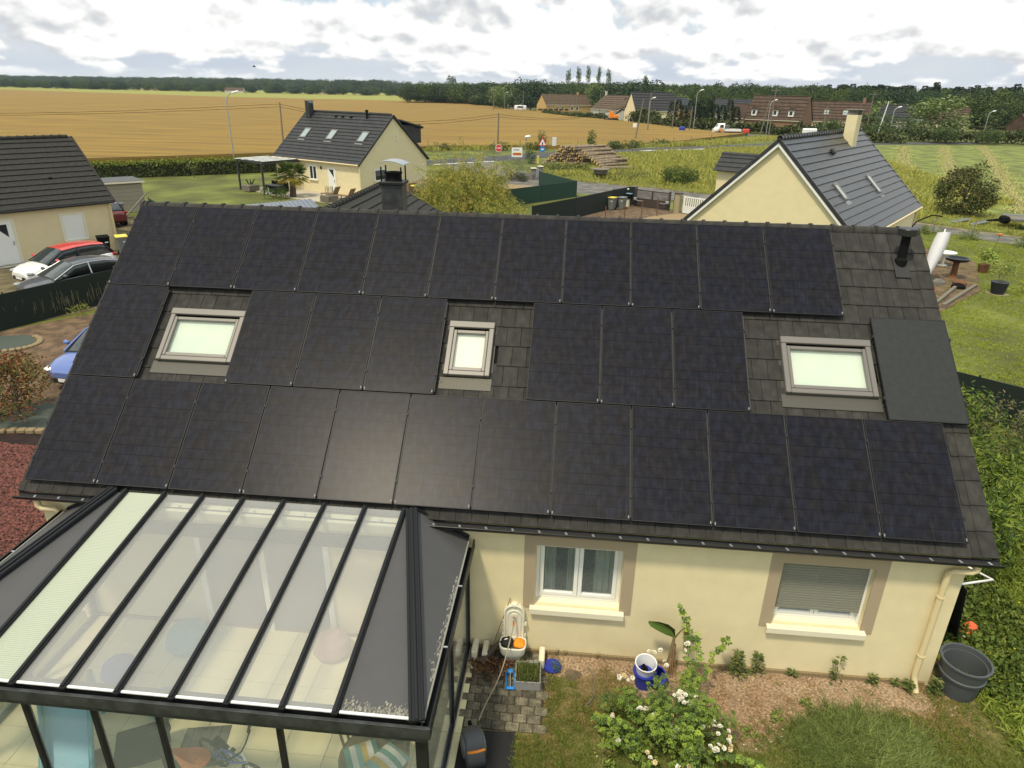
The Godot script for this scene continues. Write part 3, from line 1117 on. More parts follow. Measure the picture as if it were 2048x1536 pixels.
func build_panels() -> void:
	var rt := roof_t()
	var w := 1.134
	var h := 1.813
	var cells := []
	for v in 4:
		var m := mat("cells_%d" % v, Color.WHITE, [0.30, 0.34, 0.28, 0.32][v])
		m.albedo_texture = _cell_tex(v)
		m.metallic_specular = 0.21
		cells.append(m)
	var frame := mb()
	for s in [-1.0, 1.0]:
		frame.box(Vector3(s * (w * 0.5 - 0.006), -0.0175, 0), Vector3(0.012, 0.035, h), 0.001)
	frame.box(Vector3(0, -0.0175, h * 0.5 - 0.006), Vector3(w - 0.0245, 0.0345, 0.012), 0.001)
	frame.box(Vector3(0, -0.0175, -h * 0.5 + 0.006), Vector3(w - 0.0245, 0.0345, 0.012), 0.001)
	var fm := frame.mesh()
	var lam := mb()
	lam.box(Vector3(0, -0.008, 0), Vector3(w - 0.0245, 0.010, h - 0.0245))
	lam.quad(Vector3(-w * 0.5 + 0.0125, -0.0025, h * 0.5 - 0.0125), Vector3(w * 0.5 - 0.0125, -0.0025, h * 0.5 - 0.0125), Vector3(w * 0.5 - 0.0125, -0.0025, -h * 0.5 + 0.0125), Vector3(-w * 0.5 + 0.0125, -0.0025, -h * 0.5 + 0.0125))
	var lm := lam.mesh()
	var clamp_q := mb()
	clamp_q.box(Vector3(0, 0.004, 0), Vector3(0.036, 0.006, 0.05), 0.002)
	clamp_q.cyl(Vector3(0, 0.005, 0), Vector3(0, 0.011, 0), 0.007, 0.007, 8)
	clamp_q.box(Vector3(0, -0.03, 0), Vector3(0.014, 0.06, 0.05))
	var cm := clamp_q.mesh()
	var tagq := mb()
	tagq.box(Vector3(0, 0.001, 0), Vector3(0.016, 0.003, 0.040))
	var tm := tagq.mesh()
	mat("black_anodised", lin(0.028, 0.028, 0.029), 0.5, 0.2).metallic_specular = 0.3
	mat("tag_grey", lin(0.20, 0.20, 0.19), 0.6)
	var ord := ["first", "second", "third", "fourth", "fifth", "sixth", "seventh", "eighth", "ninth", "tenth", "eleventh", "twelfth"]
	var mid := ["alone beside the wide skylight nearest the parked cars", "directly beyond the wide skylight nearest the parked cars", "between two others, below the neighbour's pergola", "just before the small middle skylight", "directly beyond the small middle skylight", "second beyond the small middle skylight", "just before the wide skylight nearest the lawn"]
	var n := 0
	var mi := 0
	for r in panel_rects():
		var label := ""
		if r[2] == "middle":
			label = "black solar panel in the middle row, " + mid[mi]
			mi += 1
		elif r[2] == "ridge":
			label = "black solar panel in the row under the ridge, %s from the parked-cars end" % ord[r[3]]
		else:
			label = "black solar panel in the row above the gutter, %s from the red-gravel end" % ord[r[3]]
		var o := thing("solar_panel", label, "solar panel", Vector3.ZERO, 0.0, "black solar panels on the main roof")
		o.transform = rt * Transform3D(Basis.IDENTITY, Vector3(r[0] + w * 0.5, rng.randf_range(-0.002, 0.002), -(r[1] + h * 0.5)))
		part("frame", fm, M["black_anodised"], o)
		part("glass", lm, cells[n * 7 % 4 if n % 3 else (n + 1) % 4], o)
		for e in [-0.55, 0.55]:
			part("clamp", cm, M["black_anodised"], o).position = Vector3(w * 0.5 + 0.010, 0, e)
		if r[3] is float and r[3] == 0.0 or r[3] is int and r[3] == 0:
			for e in [-0.55, 0.55]:
				part("clamp", cm, M["black_anodised"], o).position = Vector3(-w * 0.5 - 0.008, 0, e)
		part("edge_tag", tm, M["tag_grey"], o).position = Vector3(w * 0.5 - 0.022, 0, h * 0.5 - 0.05)
		if n % 2:
			part("edge_tag", tm, M["tag_grey"], o).position = Vector3(-w * 0.5 + 0.022, 0, h * 0.5 - 0.04)
		n += 1
	# the rails between the rows of the array
	var rails := thing("panel_rails", "black mounting rails and battens running between the solar panels", "mounting rails")
	for r in panel_rects():
		var q := mb()
		q.xf = rt
		q.box(Vector3(r[0] + w + 0.010, -0.028, -(r[1] + h * 0.5)), Vector3(0.010, 0.016, h - 0.10))
		part("rail", q, mat("rail_grey", lin(0.04, 0.04, 0.04), 0.6), rails)
	# a board of another make covers the last bay
	var odd := thing("collector_panel", "single matt grey-green collector panel beside the lawn-side skylight", "solar panel")
	odd.transform = rt * Transform3D(Basis.IDENTITY, Vector3(13.64, 0.012, -2.735))
	var fq := mb()
	for s in [-1.0, 1.0]:
		fq.box(Vector3(s * 0.57, -0.02, 0), Vector3(0.014, 0.04, 1.83), 0.001)
		fq.box(Vector3(0, -0.02, s * 0.908), Vector3(1.125, 0.0395, 0.014), 0.001)
	part("frame", fq, M["black_anodised"], odd)
	var dt := grainy("collector", lin(0.022, 0.027, 0.025), 0.62, 1.0, noise_tex("collectorgrain", 0.62, 1.0, 0.2), 1.0, noise_tex("rows2", 0.75, 1.0, 0.03), 0.0, false)
	dt.uv1_scale = Vector3(4.0, 1.0, 1.0)
	part("absorber", mb().box(Vector3(0, -0.008, 0), Vector3(1.125, 0.012, 1.80)), dt, odd)
	for e in [-0.55, 0.55]:
		part("clamp", cm, M["black_anodised"], odd).position = Vector3(0.585, -0.006, e)
		part("clamp", cm, M["black_anodised"], odd).position = Vector3(-0.585, -0.006, e)


# ---------------------------------------------------------------- the conservatory
func roof_y(z: float) -> float:
	return 2.605 - 0.139 * z


func build_conservatory() -> void:
	var c := thing("conservatory", "anthracite framed lean-to conservatory with clear panes and one ribbed opal pane", "conservatory")
	var dark: Material = M["anthracite"]
	var dusty: Material = M["anthracite_dusty"]
	var bars := [1.70, 2.31, 2.90, 3.52, 4.14, 4.76, 5.37, 5.95]
	for x in bars:
		var b := mb()
		var a0 := Vector3(x, roof_y(0.08) + 0.03, 0.08)
		var a1 := Vector3(x, roof_y(3.27) + 0.03, 3.27)
		b.bar(a0, a1, 0.066, 0.030, Vector3.UP, 0.004)
		b.bar(a0 + Vector3(0, 0.026, 0), a1 + Vector3(0, 0.026, -0.01), 0.040, 0.026, Vector3.UP, 0.006)
		b.bar(a0 - Vector3(0, 0.085, 0), a1 - Vector3(0, 0.085, 0.05), 0.045, 0.10, Vector3.UP, 0.003)
		part("glazing_bar", b, dark, c)
	for s in 2:
		var top := Vector3(6.06, roof_y(0.08) + 0.045, 0.08) if s == 0 else Vector3(1.50, roof_y(0.08) + 0.045, 0.08)
		var foot := Vector3(6.835, 2.185, 3.26) if s == 0 else Vector3(0.625, 2.185, 3.26)
		var b := mb()
		b.bar(top, foot, 0.17, 0.040, Vector3.UP, 0.004)
		b.bar(top + Vector3(0, 0.028, 0), foot + Vector3(0, 0.028, 0), 0.040, 0.03, Vector3.UP, 0.008)
		var side := Vector3(0.968, 0, -0.24) if s == 0 else Vector3(0.968, 0, 0.24)
		for k in [-1.0, 1.0]:
			b.bar(top + side * 0.066 * k + Vector3(0, 0.022, 0), foot + side * 0.066 * k + Vector3(0, 0.022, 0), 0.030, 0.026, Vector3.UP, 0.006)
		part("hip_bar", b, dark, c)
	# panes
	var haze := mat("roof_pane", Color(0.78, 0.78, 0.76, 0.28), 0.30)
	haze.transparency = BaseMaterial3D.TRANSPARENCY_ALPHA
	haze.clearcoat_enabled = true
	haze.clearcoat = 1.0
	haze.clearcoat_roughness = 0.08
	var opal := mat("opal_pane", lin(0.38, 0.42, 0.33), 0.5)
	opal.backlight_enabled = true
	opal.backlight = Color(0.35, 0.35, 0.35)
	for i in bars.size() - 1:
		var x0: float = bars[i] + 0.031
		var x1: float = bars[i + 1] - 0.031
		var b := mb()
		if i == 0:
			var n := 118
			for k in n:
				var za := lerpf(0.08, 3.20, float(k) / n)
				var zb := lerpf(0.08, 3.20, float(k + 1) / n)
				var zm := (za + zb) * 0.5
				b.quad_out(Vector3(x0, roof_y(za), za), Vector3(x1, roof_y(za), za), Vector3(x1, roof_y(zm) + 0.007, zm), Vector3(x0, roof_y(zm) + 0.007, zm), Vector3(3, 0, zm))
				b.quad_out(Vector3(x0, roof_y(zm) + 0.007, zm), Vector3(x1, roof_y(zm) + 0.007, zm), Vector3(x1, roof_y(zb), zb), Vector3(x0, roof_y(zb), zb), Vector3(3, 0, zm))
			part("roof_pane", b, opal, c)
		else:
			b.bar(Vector3((x0 + x1) * 0.5, roof_y(0.08), 0.08), Vector3((x0 + x1) * 0.5, roof_y(3.20), 3.20), x1 - x0, 0.012)
			part("roof_pane", b, haze, c)
		part("pane_end_strip", mb().box(Vector3((x0 + x1) * 0.5, roof_y(3.215) + 0.006, 3.218), Vector3(x1 - x0 - 0.004, 0.02, 0.03), 0.003), M["white_paint"], c)
	# solid panels over the hips
	var solid := grainy("solid_panel", lin(0.150, 0.148, 0.150), 0.6, 4.0, noise_tex("panelgrain", 0.45, 1.0, 0.3), 0.45, noise_tex("wallstain", 0.955, 1.0, 0.02))
	for s in 2:
		var q := mb()
		if s == 0:
			q.quad_out(Vector3(5.985, roof_y(0.1), 0.1), Vector3(6.06, roof_y(0.1), 0.1), Vector3(6.80, roof_y(3.22), 3.22), Vector3(5.985, roof_y(3.22), 3.22), Vector3(6, 0, 2))
		else:
			q.quad_out(Vector3(1.665, roof_y(0.1), 0.1), Vector3(1.50, roof_y(0.1), 0.1), Vector3(0.66, roof_y(3.22), 3.22), Vector3(1.665, roof_y(3.22), 3.22), Vector3(1.2, 0, 2))
		part("solid_panel", q, solid, c)
		var r := mb()
		var e := 6.885 if s == 0 else 0.575
		var t := 6.06 if s == 0 else 1.50
		var f := 6.835 if s == 0 else 0.625
		r.quad_out(Vector3(t, roof_y(0.08) + 0.01, 0.0), Vector3(e, 2.135, 0.0), Vector3(e, 2.135, 3.24), Vector3(f, 2.165, 3.24), Vector3(4, 0, 1.5))
		part("solid_panel", r, solid, c)
		part("wall_flashing", mb().bar(Vector3(t, roof_y(0.08) + 0.03, -0.02), Vector3(e, 2.155, -0.02), 0.07, 0.035), dark, c)
		part("pane_end_strip", mb().box(Vector3(e + (0.010 if s == 0 else -0.010), 2.135, 1.62), Vector3(0.022, 0.022, 3.2), 0.003), grainy("limed_strip", lin(0.50, 0.49, 0.42), 0.8, 6.0, noise_tex("lime", 0.45, 1.0, 0.12)), c)
		part("pane_end_strip", mb().box(Vector3(6.385 if s == 0 else 1.15, roof_y(3.215) + 0.006, 3.218), Vector3(0.79 if s == 0 else 0.98, 0.02, 0.03), 0.003), M["white_paint"], c)
	# lime and moss that dried along the lower edge of the dark hip panel
	var lime := mb()
	lime.colored = true
	for i in 520:
		var along := rng.randf()
		var p: Vector3
		var sz := rng.randf_range(0.003, 0.016)
		if i < 330:
			var z := 3.20 - absf(rng.randfn(0, 0.055))
			p = Vector3(lerpf(6.02, 6.72, along), roof_y(z) + 0.004, z)
		else:
			var d := absf(rng.randfn(0, 0.022))
			var zz := lerpf(0.9, 2.7, rng.randf())
			p = Vector3(6.878 - d, 2.141 + d * 0.55, zz)
		var g := rng.randf_range(0.10, 0.34)
		lime.tint(Color(g, g * 0.97, g * 0.82))
		var a := rng.randf() * TAU
		for k in 4:
			var t0 := a + TAU * k / 4.0
			var t1 := a + TAU * (k + 1) / 4.0
			var up := Vector3(0, 0.001, 0)
			lime.tri_out(p + up, p + Vector3(cos(t0) * sz, 0, sin(t0) * sz * 2.0), p + Vector3(cos(t1) * sz, 0, sin(t1) * sz * 2.0), p - Vector3(0, 1, 0))
	stuff("lime_crust", lime, leafy("crust", Color.WHITE, 0.05, 0.95), "", c)
	# gutters: a box channel on three sides
	var gf := mb()
	gf.box(Vector3(3.73, 2.045, 3.29), Vector3(6.50, 0.15, 0.022), 0.003)
	gf.box(Vector3(3.73, 2.122, 3.285), Vector3(6.50, 0.012, 0.040), 0.004)
	gf.box(Vector3(3.73, 1.975, 3.245), Vector3(6.50, 0.012, 0.095))
	part("front_gutter", gf, dusty, c)
	var beam := mb()
	beam.box(Vector3(3.73, 1.93, 3.20), Vector3(6.40, 0.10, 0.13), 0.006)
	beam.box(Vector3(3.73, 2.05, 3.12), Vector3(6.36, 0.13, 0.06), 0.004)
	part("eaves_beam", beam, dusty, c)
	for s in 2:
		var x := 6.968 if s == 0 else 0.492
		var d := -1.0 if s == 0 else 1.0
		var g := mb()
		g.box(Vector3(x, 2.065, 1.64), Vector3(0.02, 0.15, 3.27), 0.003)
		g.box(Vector3(x + d * 0.045, 1.993, 1.64), Vector3(0.09, 0.012, 3.24))
		g.box(Vector3(x + d * 0.085, 2.055, 1.64), Vector3(0.016, 0.12, 3.24))
		part("side_gutter", g, dark, c)
		for z in [1.05, 2.15]:
			part("gutter_bracket", mb().box(Vector3(x + d * 0.035, 2.13, z), Vector3(0.085, 0.010, 0.025)), M["alu"], c)
		part("eaves_beam", mb().box(Vector3(x + d * 0.13, 1.95, 1.6), Vector3(0.08, 0.16, 3.1), 0.004), dark, c)
	# posts, rails and panes of the walls
	var front := [0.60, 1.42, 2.24, 3.07, 3.84, 5.24, 6.84]
	for i in front.size():
		var x: float = front[i]
		var w := 0.13 if i == 0 or i == front.size() - 1 else 0.058
		part("post", mb().box(Vector3(x, 0.97, 3.12), Vector3(w, 1.82, 0.07), 0.005), dark, c)
		if i < front.size() - 1:
			var x1: float = front[i + 1]
			part("wall_pane", mb().box(Vector3((x + x1) * 0.5, 1.0, 3.12), Vector3(x1 - x - 0.09, 1.74, 0.01)), M["pane"], c)
			part("bottom_rail", mb().box(Vector3((x + x1) * 0.5, 0.075, 3.12), Vector3(x1 - x - 0.06, 0.09, 0.062), 0.004), dark, c)
	for s in 2:
		var x := 6.86 if s == 0 else 0.58
		var zs := [0.02, 1.48, 3.05]
		for i in 3:
			if i < 2:
				part("post", mb().box(Vector3(x, 0.95, zs[i]), Vector3(0.07, 1.84, 0.075), 0.005), dark, c)
				var zm: float = (zs[i] + zs[i + 1]) * 0.5
				part("wall_pane", mb().box(Vector3(x, 1.0, zm), Vector3(0.01, 1.74, zs[i + 1] - zs[i] - 0.09)), M["pane"], c)
				part("bottom_rail", mb().box(Vector3(x, 0.075, zm), Vector3(0.062, 0.09, zs[i + 1] - zs[i] - 0.08), 0.004), dark, c)
				part("sill_strip", mb().box(Vector3(x + (0.045 if s == 0 else -0.045), 0.05, zm), Vector3(0.016, 0.02, zs[i + 1] - zs[i]), 0.002), M["alu"], c)
	# floor of large tiles
	var fl := grainy("floor_tile", lin(0.86, 0.79, 0.46), 0.5, 1.5, noise_tex("wallgrain", 0.93, 1.0, 0.15), 0.5, noise_tex("wallstain", 0.90, 1.0, 0.02))
	part("floor_bed", mb().box(Vector3(3.72, 0.005, 1.55), Vector3(6.4, 0.03, 3.2)), grainy("grout", lin(0.36, 0.32, 0.22), 0.9, 3.0), c)
	for i in 11:
		for j in 6:
			var tile := mb().box(Vector3(0.86 + i * 0.585, 0.026, 0.22 + j * 0.55), Vector3(0.578, 0.016, 0.543), 0.002)
			part("floor_tile", tile, fl, c)
	# patio door in the house wall, inside
	var dr := mb()
	for x in [2.60, 3.62, 4.66]:
		dr.box(Vector3(x, 1.08, -0.02), Vector3(0.09, 2.12, 0.06), 0.005)
	dr.box(Vector3(3.63, 2.11, -0.02), Vector3(1.96, 0.09, 0.058), 0.005)
	var door := part("patio_door", dr, M["white_pvc"], c)
	for x in [3.11, 4.14]:
		part("pane", mb().box(Vector3(x, 1.06, -0.030), Vector3(0.92, 1.98, 0.012)), mat("door_glass", lin(0.17, 0.165, 0.155), 1.0), door)

	part("reflection_band", mb().box(Vector3(3.85, 2.36, 0.13), Vector3(4.1, 0.16, 0.24), 0.01), mat("reflection_cream", lin(0.72, 0.72, 0.48), 0.7), c)  # added box painting the pale band where the panes reflect the house
	part("shade_band", mb().box(Vector3(3.85, 2.25, 0.42), Vector3(4.1, 0.10, 0.22), 0.01), M["black_matt"], c)  # added black strip painting the shadow under the pale band

	# what stands inside
	_bicycle()
	var slide := thing("slide", "blue and turquoise plastic children's slide with yellow top inside the conservatory", "slide", Vector3(1.98, 0.03, 2.50), 0.55)
	var ch := mb()
	var rings := []
	for k in 9:
		var t := k / 8.0
		var y := 0.62 * pow(1.0 - t, 1.4) + 0.09
		var z := -0.5 + t * 1.1
		rings.append([Vector3(-0.26, y + 0.10, z), Vector3(-0.24, y, z), Vector3(0.24, y, z), Vector3(0.26, y + 0.10, z)])
	for k in 8:
		for e in 3:
			ch.quad_out(rings[k][e], rings[k][e + 1], rings[k + 1][e + 1], rings[k + 1][e], (rings[k][0] + rings[k][3]) * 0.5 + Vector3(0, -1, 0))
	part("chute", ch, mat("pale_blue_plastic", lin(0.22, 0.52, 0.66), 0.4), slide)
	part("rail", mb().tube([Vector3(-0.30, 0.02, -0.62), Vector3(-0.30, 0.85, -0.55), Vector3(-0.27, 0.60, -0.20), Vector3(-0.27, 0.22, 0.55)], 0.035, 8), mat("turquoise_plastic", lin(0.05, 0.30, 0.36), 0.4), slide)
	part("rail", mb().tube([Vector3(0.30, 0.02, -0.62), Vector3(0.30, 0.85, -0.55), Vector3(0.27, 0.60, -0.20), Vector3(0.27, 0.22, 0.55)], 0.035, 8), M["turquoise_plastic"], slide)
	part("platform", mb().box(Vector3(0, 0.74, -0.60), Vector3(0.56, 0.05, 0.26), 0.02), mat("yellow_plastic", lin(0.62, 0.50, 0.05), 0.4), slide)
	var tbl := thing("low_table", "low black rectangular table inside the conservatory beside the blue slide", "table", Vector3(2.98, 0.03, 2.50), 0.5)
	part("table_top", mb().box(Vector3(0, 0.36, 0), Vector3(0.62, 0.04, 0.62), 0.01), M["black_matt"], tbl)
	for sx in [-1, 1]:
		for sz in [-1, 1]:
			part("leg", mb().box(Vector3(sx * 0.26, 0.17, sz * 0.26), Vector3(0.05, 0.34, 0.05)), M["black_matt"], tbl)
	solo("cap", mb().lathe([Vector2(0.13, 0), Vector2(0.125, 0.06), Vector2(0.08, 0.11), Vector2(0, 0.125)], Vector3.ZERO, 14), M["black_matt"], "black round cap lying on the low black table", "cap", Vector3(3.12, 0.41, 2.30))
	var seat := thing("tub_chair", "orange plastic tub chair inside the conservatory near the low black table", "chair", Vector3(3.70, 0.03, 2.58), 2.6)
	seat.scale = Vector3(0.72, 0.95, 0.72)
	var sh := mb()
	var rr := []
	for k in 8:
		var t := k / 7.0
		var ring := []
		for j in 20:
			var a := TAU * j / 20.0
			var back := 0.5 + 0.5 * cos(a)
			var r := 0.13 + 0.16 * sqrt(t)
			ring.append(Vector3(sin(a) * r, 0.20 + t * (0.06 + 0.40 * back * back), -cos(a) * r))
		rr.append(ring)
	sh.loft(rr, false)
	part("shell", sh, mat("peach_plastic", lin(0.66, 0.24, 0.10), 0.5), seat)
	part("seat", mb().lathe([Vector2(0.0, 0.20), Vector2(0.14, 0.205)], Vector3.ZERO, 18), M["peach_plastic"], seat)
	for k in 4:
		var a := PI / 4 + PI / 2 * k
		part("leg", mb().cyl(Vector3(cos(a) * 0.10, 0.21, sin(a) * 0.10), Vector3(cos(a) * 0.17, 0, sin(a) * 0.17), 0.014, 0.010, 8), M["wood"], seat)
	var mt := thing("deck_mat", "grey plank deck mat on the conservatory floor under the child's bicycle", "mat", Vector3(3.58, 0.036, 2.18), 0.2)
	for k in 5:
		part("plank", mb().box(Vector3(-0.24 + k * 0.12, 0.010, 0), Vector3(0.112, 0.018, 0.62), 0.003), grainy("grey_plank", lin(0.17, 0.155, 0.12), 0.85, 4.0), mt)
	var bwl := solo("bowl", mb().lathe([Vector2(0, 0.01), Vector2(0.09, 0.015), Vector2(0.145, 0.07), Vector2(0.15, 0.075), Vector2(0.10, 0.03), Vector2(0, 0.025)], Vector3.ZERO, 16), mat("brown_glaze", lin(0.10, 0.05, 0.035), 0.35), "dark brown bowl on the conservatory floor beside the blue slide", "bowl", Vector3(2.33, 0.035, 2.55))
	bwl.rotation.y = 0.3
	for i in 4:
		var q: Array = [[2.45, 0.45, 0.34, lin(0.03, 0.24, 0.30), "teal bean bag on the conservatory floor near the patio door"], [1.75, 1.15, 0.26, lin(0.06, 0.14, 0.45), "blue bean bag under the ribbed opal pane"], [4.75, 0.35, 0.30, lin(0.50, 0.32, 0.24), "pinkish pouffe beside the patio door"], [2.75, 1.65, 0.24, lin(0.10, 0.32, 0.42), "pale blue pouffe in the middle of the conservatory floor"]][i]
		var r: float = q[2]
		solo("pouffe", mb().lathe([Vector2(r * 0.8, 0), Vector2(r, r * 0.4), Vector2(r * 0.85, r * 0.9), Vector2(r * 0.45, r * 1.25), Vector2(0, r * 1.35)], Vector3.ZERO, 18), mat("pouffe_%d" % i, q[3], 0.9), q[4], "pouffe", Vector3(q[0], 0.03, q[1]))
	# round chair heaped with striped cushions
	var arm := thing("round_armchair", "round wicker armchair inside the conservatory corner under striped cushions", "armchair", Vector3(5.98, 0.03, 2.26))
	var ws := mb()
	ws.lathe([Vector2(0.34, 0.0), Vector2(0.42, 0.12), Vector2(0.46, 0.26), Vector2(0.42, 0.30), Vector2(0.0, 0.26)], Vector3.ZERO, 26)
	part("seat", ws, grainy("wicker", lin(0.26, 0.17, 0.09), 0.8, 8.0, noise_tex("netting", 0.4, 1.0, 0.3)), arm)
	var back := mb()
	for k in 12:
		var a := PI * 0.05 + PI * 0.9 * k / 11.0
		back.tube([Vector3(cos(a) * 0.42, 0.26, -sin(a) * 0.42), Vector3(cos(a) * 0.47, 0.55, -sin(a) * 0.47), Vector3(cos(a) * 0.44, 0.78, -sin(a) * 0.44)], 0.018, 6)
	part("backrest", back, M["wicker"], arm)
	var stripe_cols := [lin(0.05, 0.22, 0.18), lin(0.55, 0.56, 0.46), lin(0.16, 0.34, 0.29), lin(0.55, 0.36, 0.05), lin(0.62, 0.62, 0.55)]
	for i in 3:
		var cu := thing("cushion", ["green and cream striped cushion, lowest on the round wicker armchair", "green and cream striped cushion leaning on the wicker backrest", "yellow striped cushion nearest the corner post on the wicker armchair"][i], "cushion", [Vector3(5.86, 0.30, 2.36), Vector3(6.06, 0.42, 2.09), Vector3(6.21, 0.36, 2.44)][i], [0.5, -0.3, 1.0][i], "striped cushions on the wicker armchair")
		for k in 6:
			var st := mb()
			var ring := []
			for e in 2:
				var u := (k + e) / 6.0
				var bul := sqrt(maxf(0.0, 1.0 - pow(2.0 * u - 1.0, 4))) * 0.07 + 0.012
				var row := []
				for j in 12:
					var a := TAU * j / 12.0
					row.append(Vector3(-0.21 + 0.42 * u, 0.09 + sin(a) * bul, cos(a) * 0.20))
				ring.append(row)
			st.loft(ring, true)
			part("stripe", st, mat("stripe_%d" % ((k + i) % 5), stripe_cols[(k + i) % 5], 0.9), cu)
		if i == 1:
			cu.rotation.x = -0.9


func _bicycle() -> void:
	var o := thing("bicycle", "child's blue bicycle with black saddle standing inside the conservatory", "bicycle", Vector3(4.24, 0.035, 2.52), -0.36)
	o.rotation.x = 0.12
	var r := 0.235
	for s in 2:
		var cx := -0.36 if s == 0 else 0.40
		var w := mb()
		var pts := []
		for k in 25:
			var a := TAU * k / 24.0
			pts.append(Vector3(cx + cos(a) * r, r + sin(a) * r, 0))
		w.tube(pts, 0.022, 6)
		var wheel := part("wheel", w, M["rubber"], o)
		var sp := mb()
		for k in 12:
			var a := TAU * k / 12.0
			sp.cyl(Vector3(cx, r, 0), Vector3(cx + cos(a) * (r - 0.02), r + sin(a) * (r - 0.02), 0), 0.0022, 0.0022, 4, false)
		part("spokes", sp, M["alu"], wheel)
	var f := mb()
	var bb := Vector3(-0.02, 0.24, 0)
	var st := Vector3(-0.12, 0.48, 0)
	var hd := Vector3(0.27, 0.50, 0)
	for p in [[bb, st], [bb, hd + Vector3(0.01, -0.05, 0)], [st, hd], [bb, Vector3(-0.36, r, 0.03)], [bb, Vector3(-0.36, r, -0.03)], [st, Vector3(-0.36, r, 0.03)], [st, Vector3(-0.36, r, -0.03)]]:
		f.cyl(p[0], p[1], 0.016, 0.016, 8)
	part("frame", f, mat("bike_blue", lin(0.08, 0.13, 0.38), 0.3), o)
	var fk := mb()
	fk.cyl(hd, hd + Vector3(-0.03, 0.14, 0), 0.014, 0.014, 8)
	for s in [-0.035, 0.035]:
		fk.cyl(hd + Vector3(0.01, -0.04, 0), Vector3(0.40, r, s), 0.012, 0.012, 8)
	part("fork", fk, M["white_gloss"], o)
	part("handlebar", mb().tube([Vector3(0.18, 0.72, -0.24), Vector3(0.23, 0.68, -0.10), Vector3(0.24, 0.64, 0), Vector3(0.23, 0.68, 0.10), Vector3(0.18, 0.72, 0.24)], 0.012, 8), M["black_matt"], o)
	for s in [-1, 1]:
		part("grip", mb().cyl(Vector3(0.14, 0.735, s * 0.27), Vector3(0.18, 0.72, s * 0.20), 0.018, 0.018, 8), M["rubber"], o)
	var sd := mb()
	var rr := []
	for k in 6:
		var t := k / 5.0
		var ring := []
		for j in 10:
			var a := TAU * j / 10.0
			ring.append(Vector3(-0.24 + t * 0.24, 0.575 + sin(a) * 0.028, cos(a) * lerpf(0.075, 0.022, t)))
		rr.append(ring)
	sd.loft(rr)
	part("saddle", sd, M["black_matt"], o)
	part("seat_post", mb().cyl(st, Vector3(-0.15, 0.56, 0), 0.013, 0.013, 8), M["alu"], o)
	part("crank", mb().cyl(bb + Vector3(0, 0, -0.05), bb + Vector3(0, 0, -0.035), 0.07, 0.07, 16), M["steel"], o)
	for s in [-1, 1]:
		part("pedal", mb().box(bb + Vector3(s * 0.10, -s * 0.05, s * 0.10), Vector3(0.07, 0.02, 0.07), 0.004), M["black_matt"], o)


# ---------------------------------------------------------------- plants
# leaves spread through lumps: each lump is [centre, radius]
func leaf_cloud(n: int, lumps: Array, l: float, w: float, cols: Array, shell := 0.55, droop := 0.0, b: MB = null) -> MB:
	if b == null:
		b = mb()
	var vol := []
	var total := 0.0
	for k in lumps:
		total += pow(k[1].x * k[1].y * k[1].z, 0.67)
		vol.append(total)
	for i in n:
		var pick := rng.randf() * total
		var j := 0
		while vol[j] < pick:
			j += 1
		var d := Vector3(rng.randfn(), rng.randfn(), rng.randfn()).normalized()
		var r := lerpf(shell, 1.0, pow(rng.randf(), 0.6)) * rng.randf_range(0.92, 1.10)
		var p: Vector3 = lumps[j][0] + d * lumps[j][1] * r
		var nrm := (d + Vector3(rng.randfn(), rng.randfn() + 0.7, rng.randfn()) * 0.55).normalized()
		var dir := Vector3(rng.randfn(), rng.randfn() * 0.5 - droop, rng.randfn())
		dir = (dir - nrm * dir.dot(nrm) + d * 0.4).normalized()
		var c: Color = cols[rng.randi() % cols.size()]
		var g := rng.randf_range(1.10, 1.75)
		b.tint(Color(c.r * g, c.g * g, c.b * g))
		var s := rng.randf_range(0.7, 1.25)
		b.leaf(p, dir, nrm, l * s, w * s)
	return b


func lumpy(h: float, rx: float, ry: float, rz: float, n: int, size: float, seed_v: int) -> Array:
	var r := RandomNumberGenerator.new()
	r.seed = seed_v
	var out := []
	for i in n:
		var d := Vector3(r.randfn(), r.randfn(), r.randfn()).normalized()
		var s := size * r.randf_range(0.7, 1.25)
		out.append([Vector3(d.x * (rx - s * 0.5), h + d.y * (ry - s * 0.5), d.z * (rz - s * 0.5)), Vector3(s, s * 0.85, s)])
	return out


func trunk_mesh(h: float, r: float, limbs: int, spread: float, seed_v: int) -> MB:
	var q := RandomNumberGenerator.new()
	q.seed = seed_v
	var b := mb()
	b.tube([Vector3(0, -0.1, 0), Vector3(q.randf_range(-0.1, 0.1) * r, h * 0.35, 0), Vector3(q.randf_range(-0.3, 0.3) * r * 2, h * 0.7, q.randf_range(-0.3, 0.3) * r * 2), Vector3(0, h, 0)], r, 7, r * 0.25)
	for i in limbs:
		var a := TAU * i / limbs + q.randf()
		var y := h * q.randf_range(0.35, 0.75)
		var l := spread * q.randf_range(0.6, 1.0)
		b.tube([Vector3(0, y, 0), Vector3(cos(a) * l * 0.5, y + l * 0.45, sin(a) * l * 0.5), Vector3(cos(a) * l, y + l * 0.7, sin(a) * l)], r * 0.42, 5, r * 0.10)
	return b


func plant(called: String, label: String, category: String, at: Vector3, lumps: Array, n: int, l: float, w: float, cols: Array, trunk: MB = null, group := "", shell := 0.55) -> Node3D:
	var o := thing(called, label, category, at, 0.0, group)
	if trunk:
		part("trunk", trunk, M["bark"], o)
	part("foliage", leaf_cloud(n, lumps, l, w, cols, shell), M["foliage"], o)
	return o


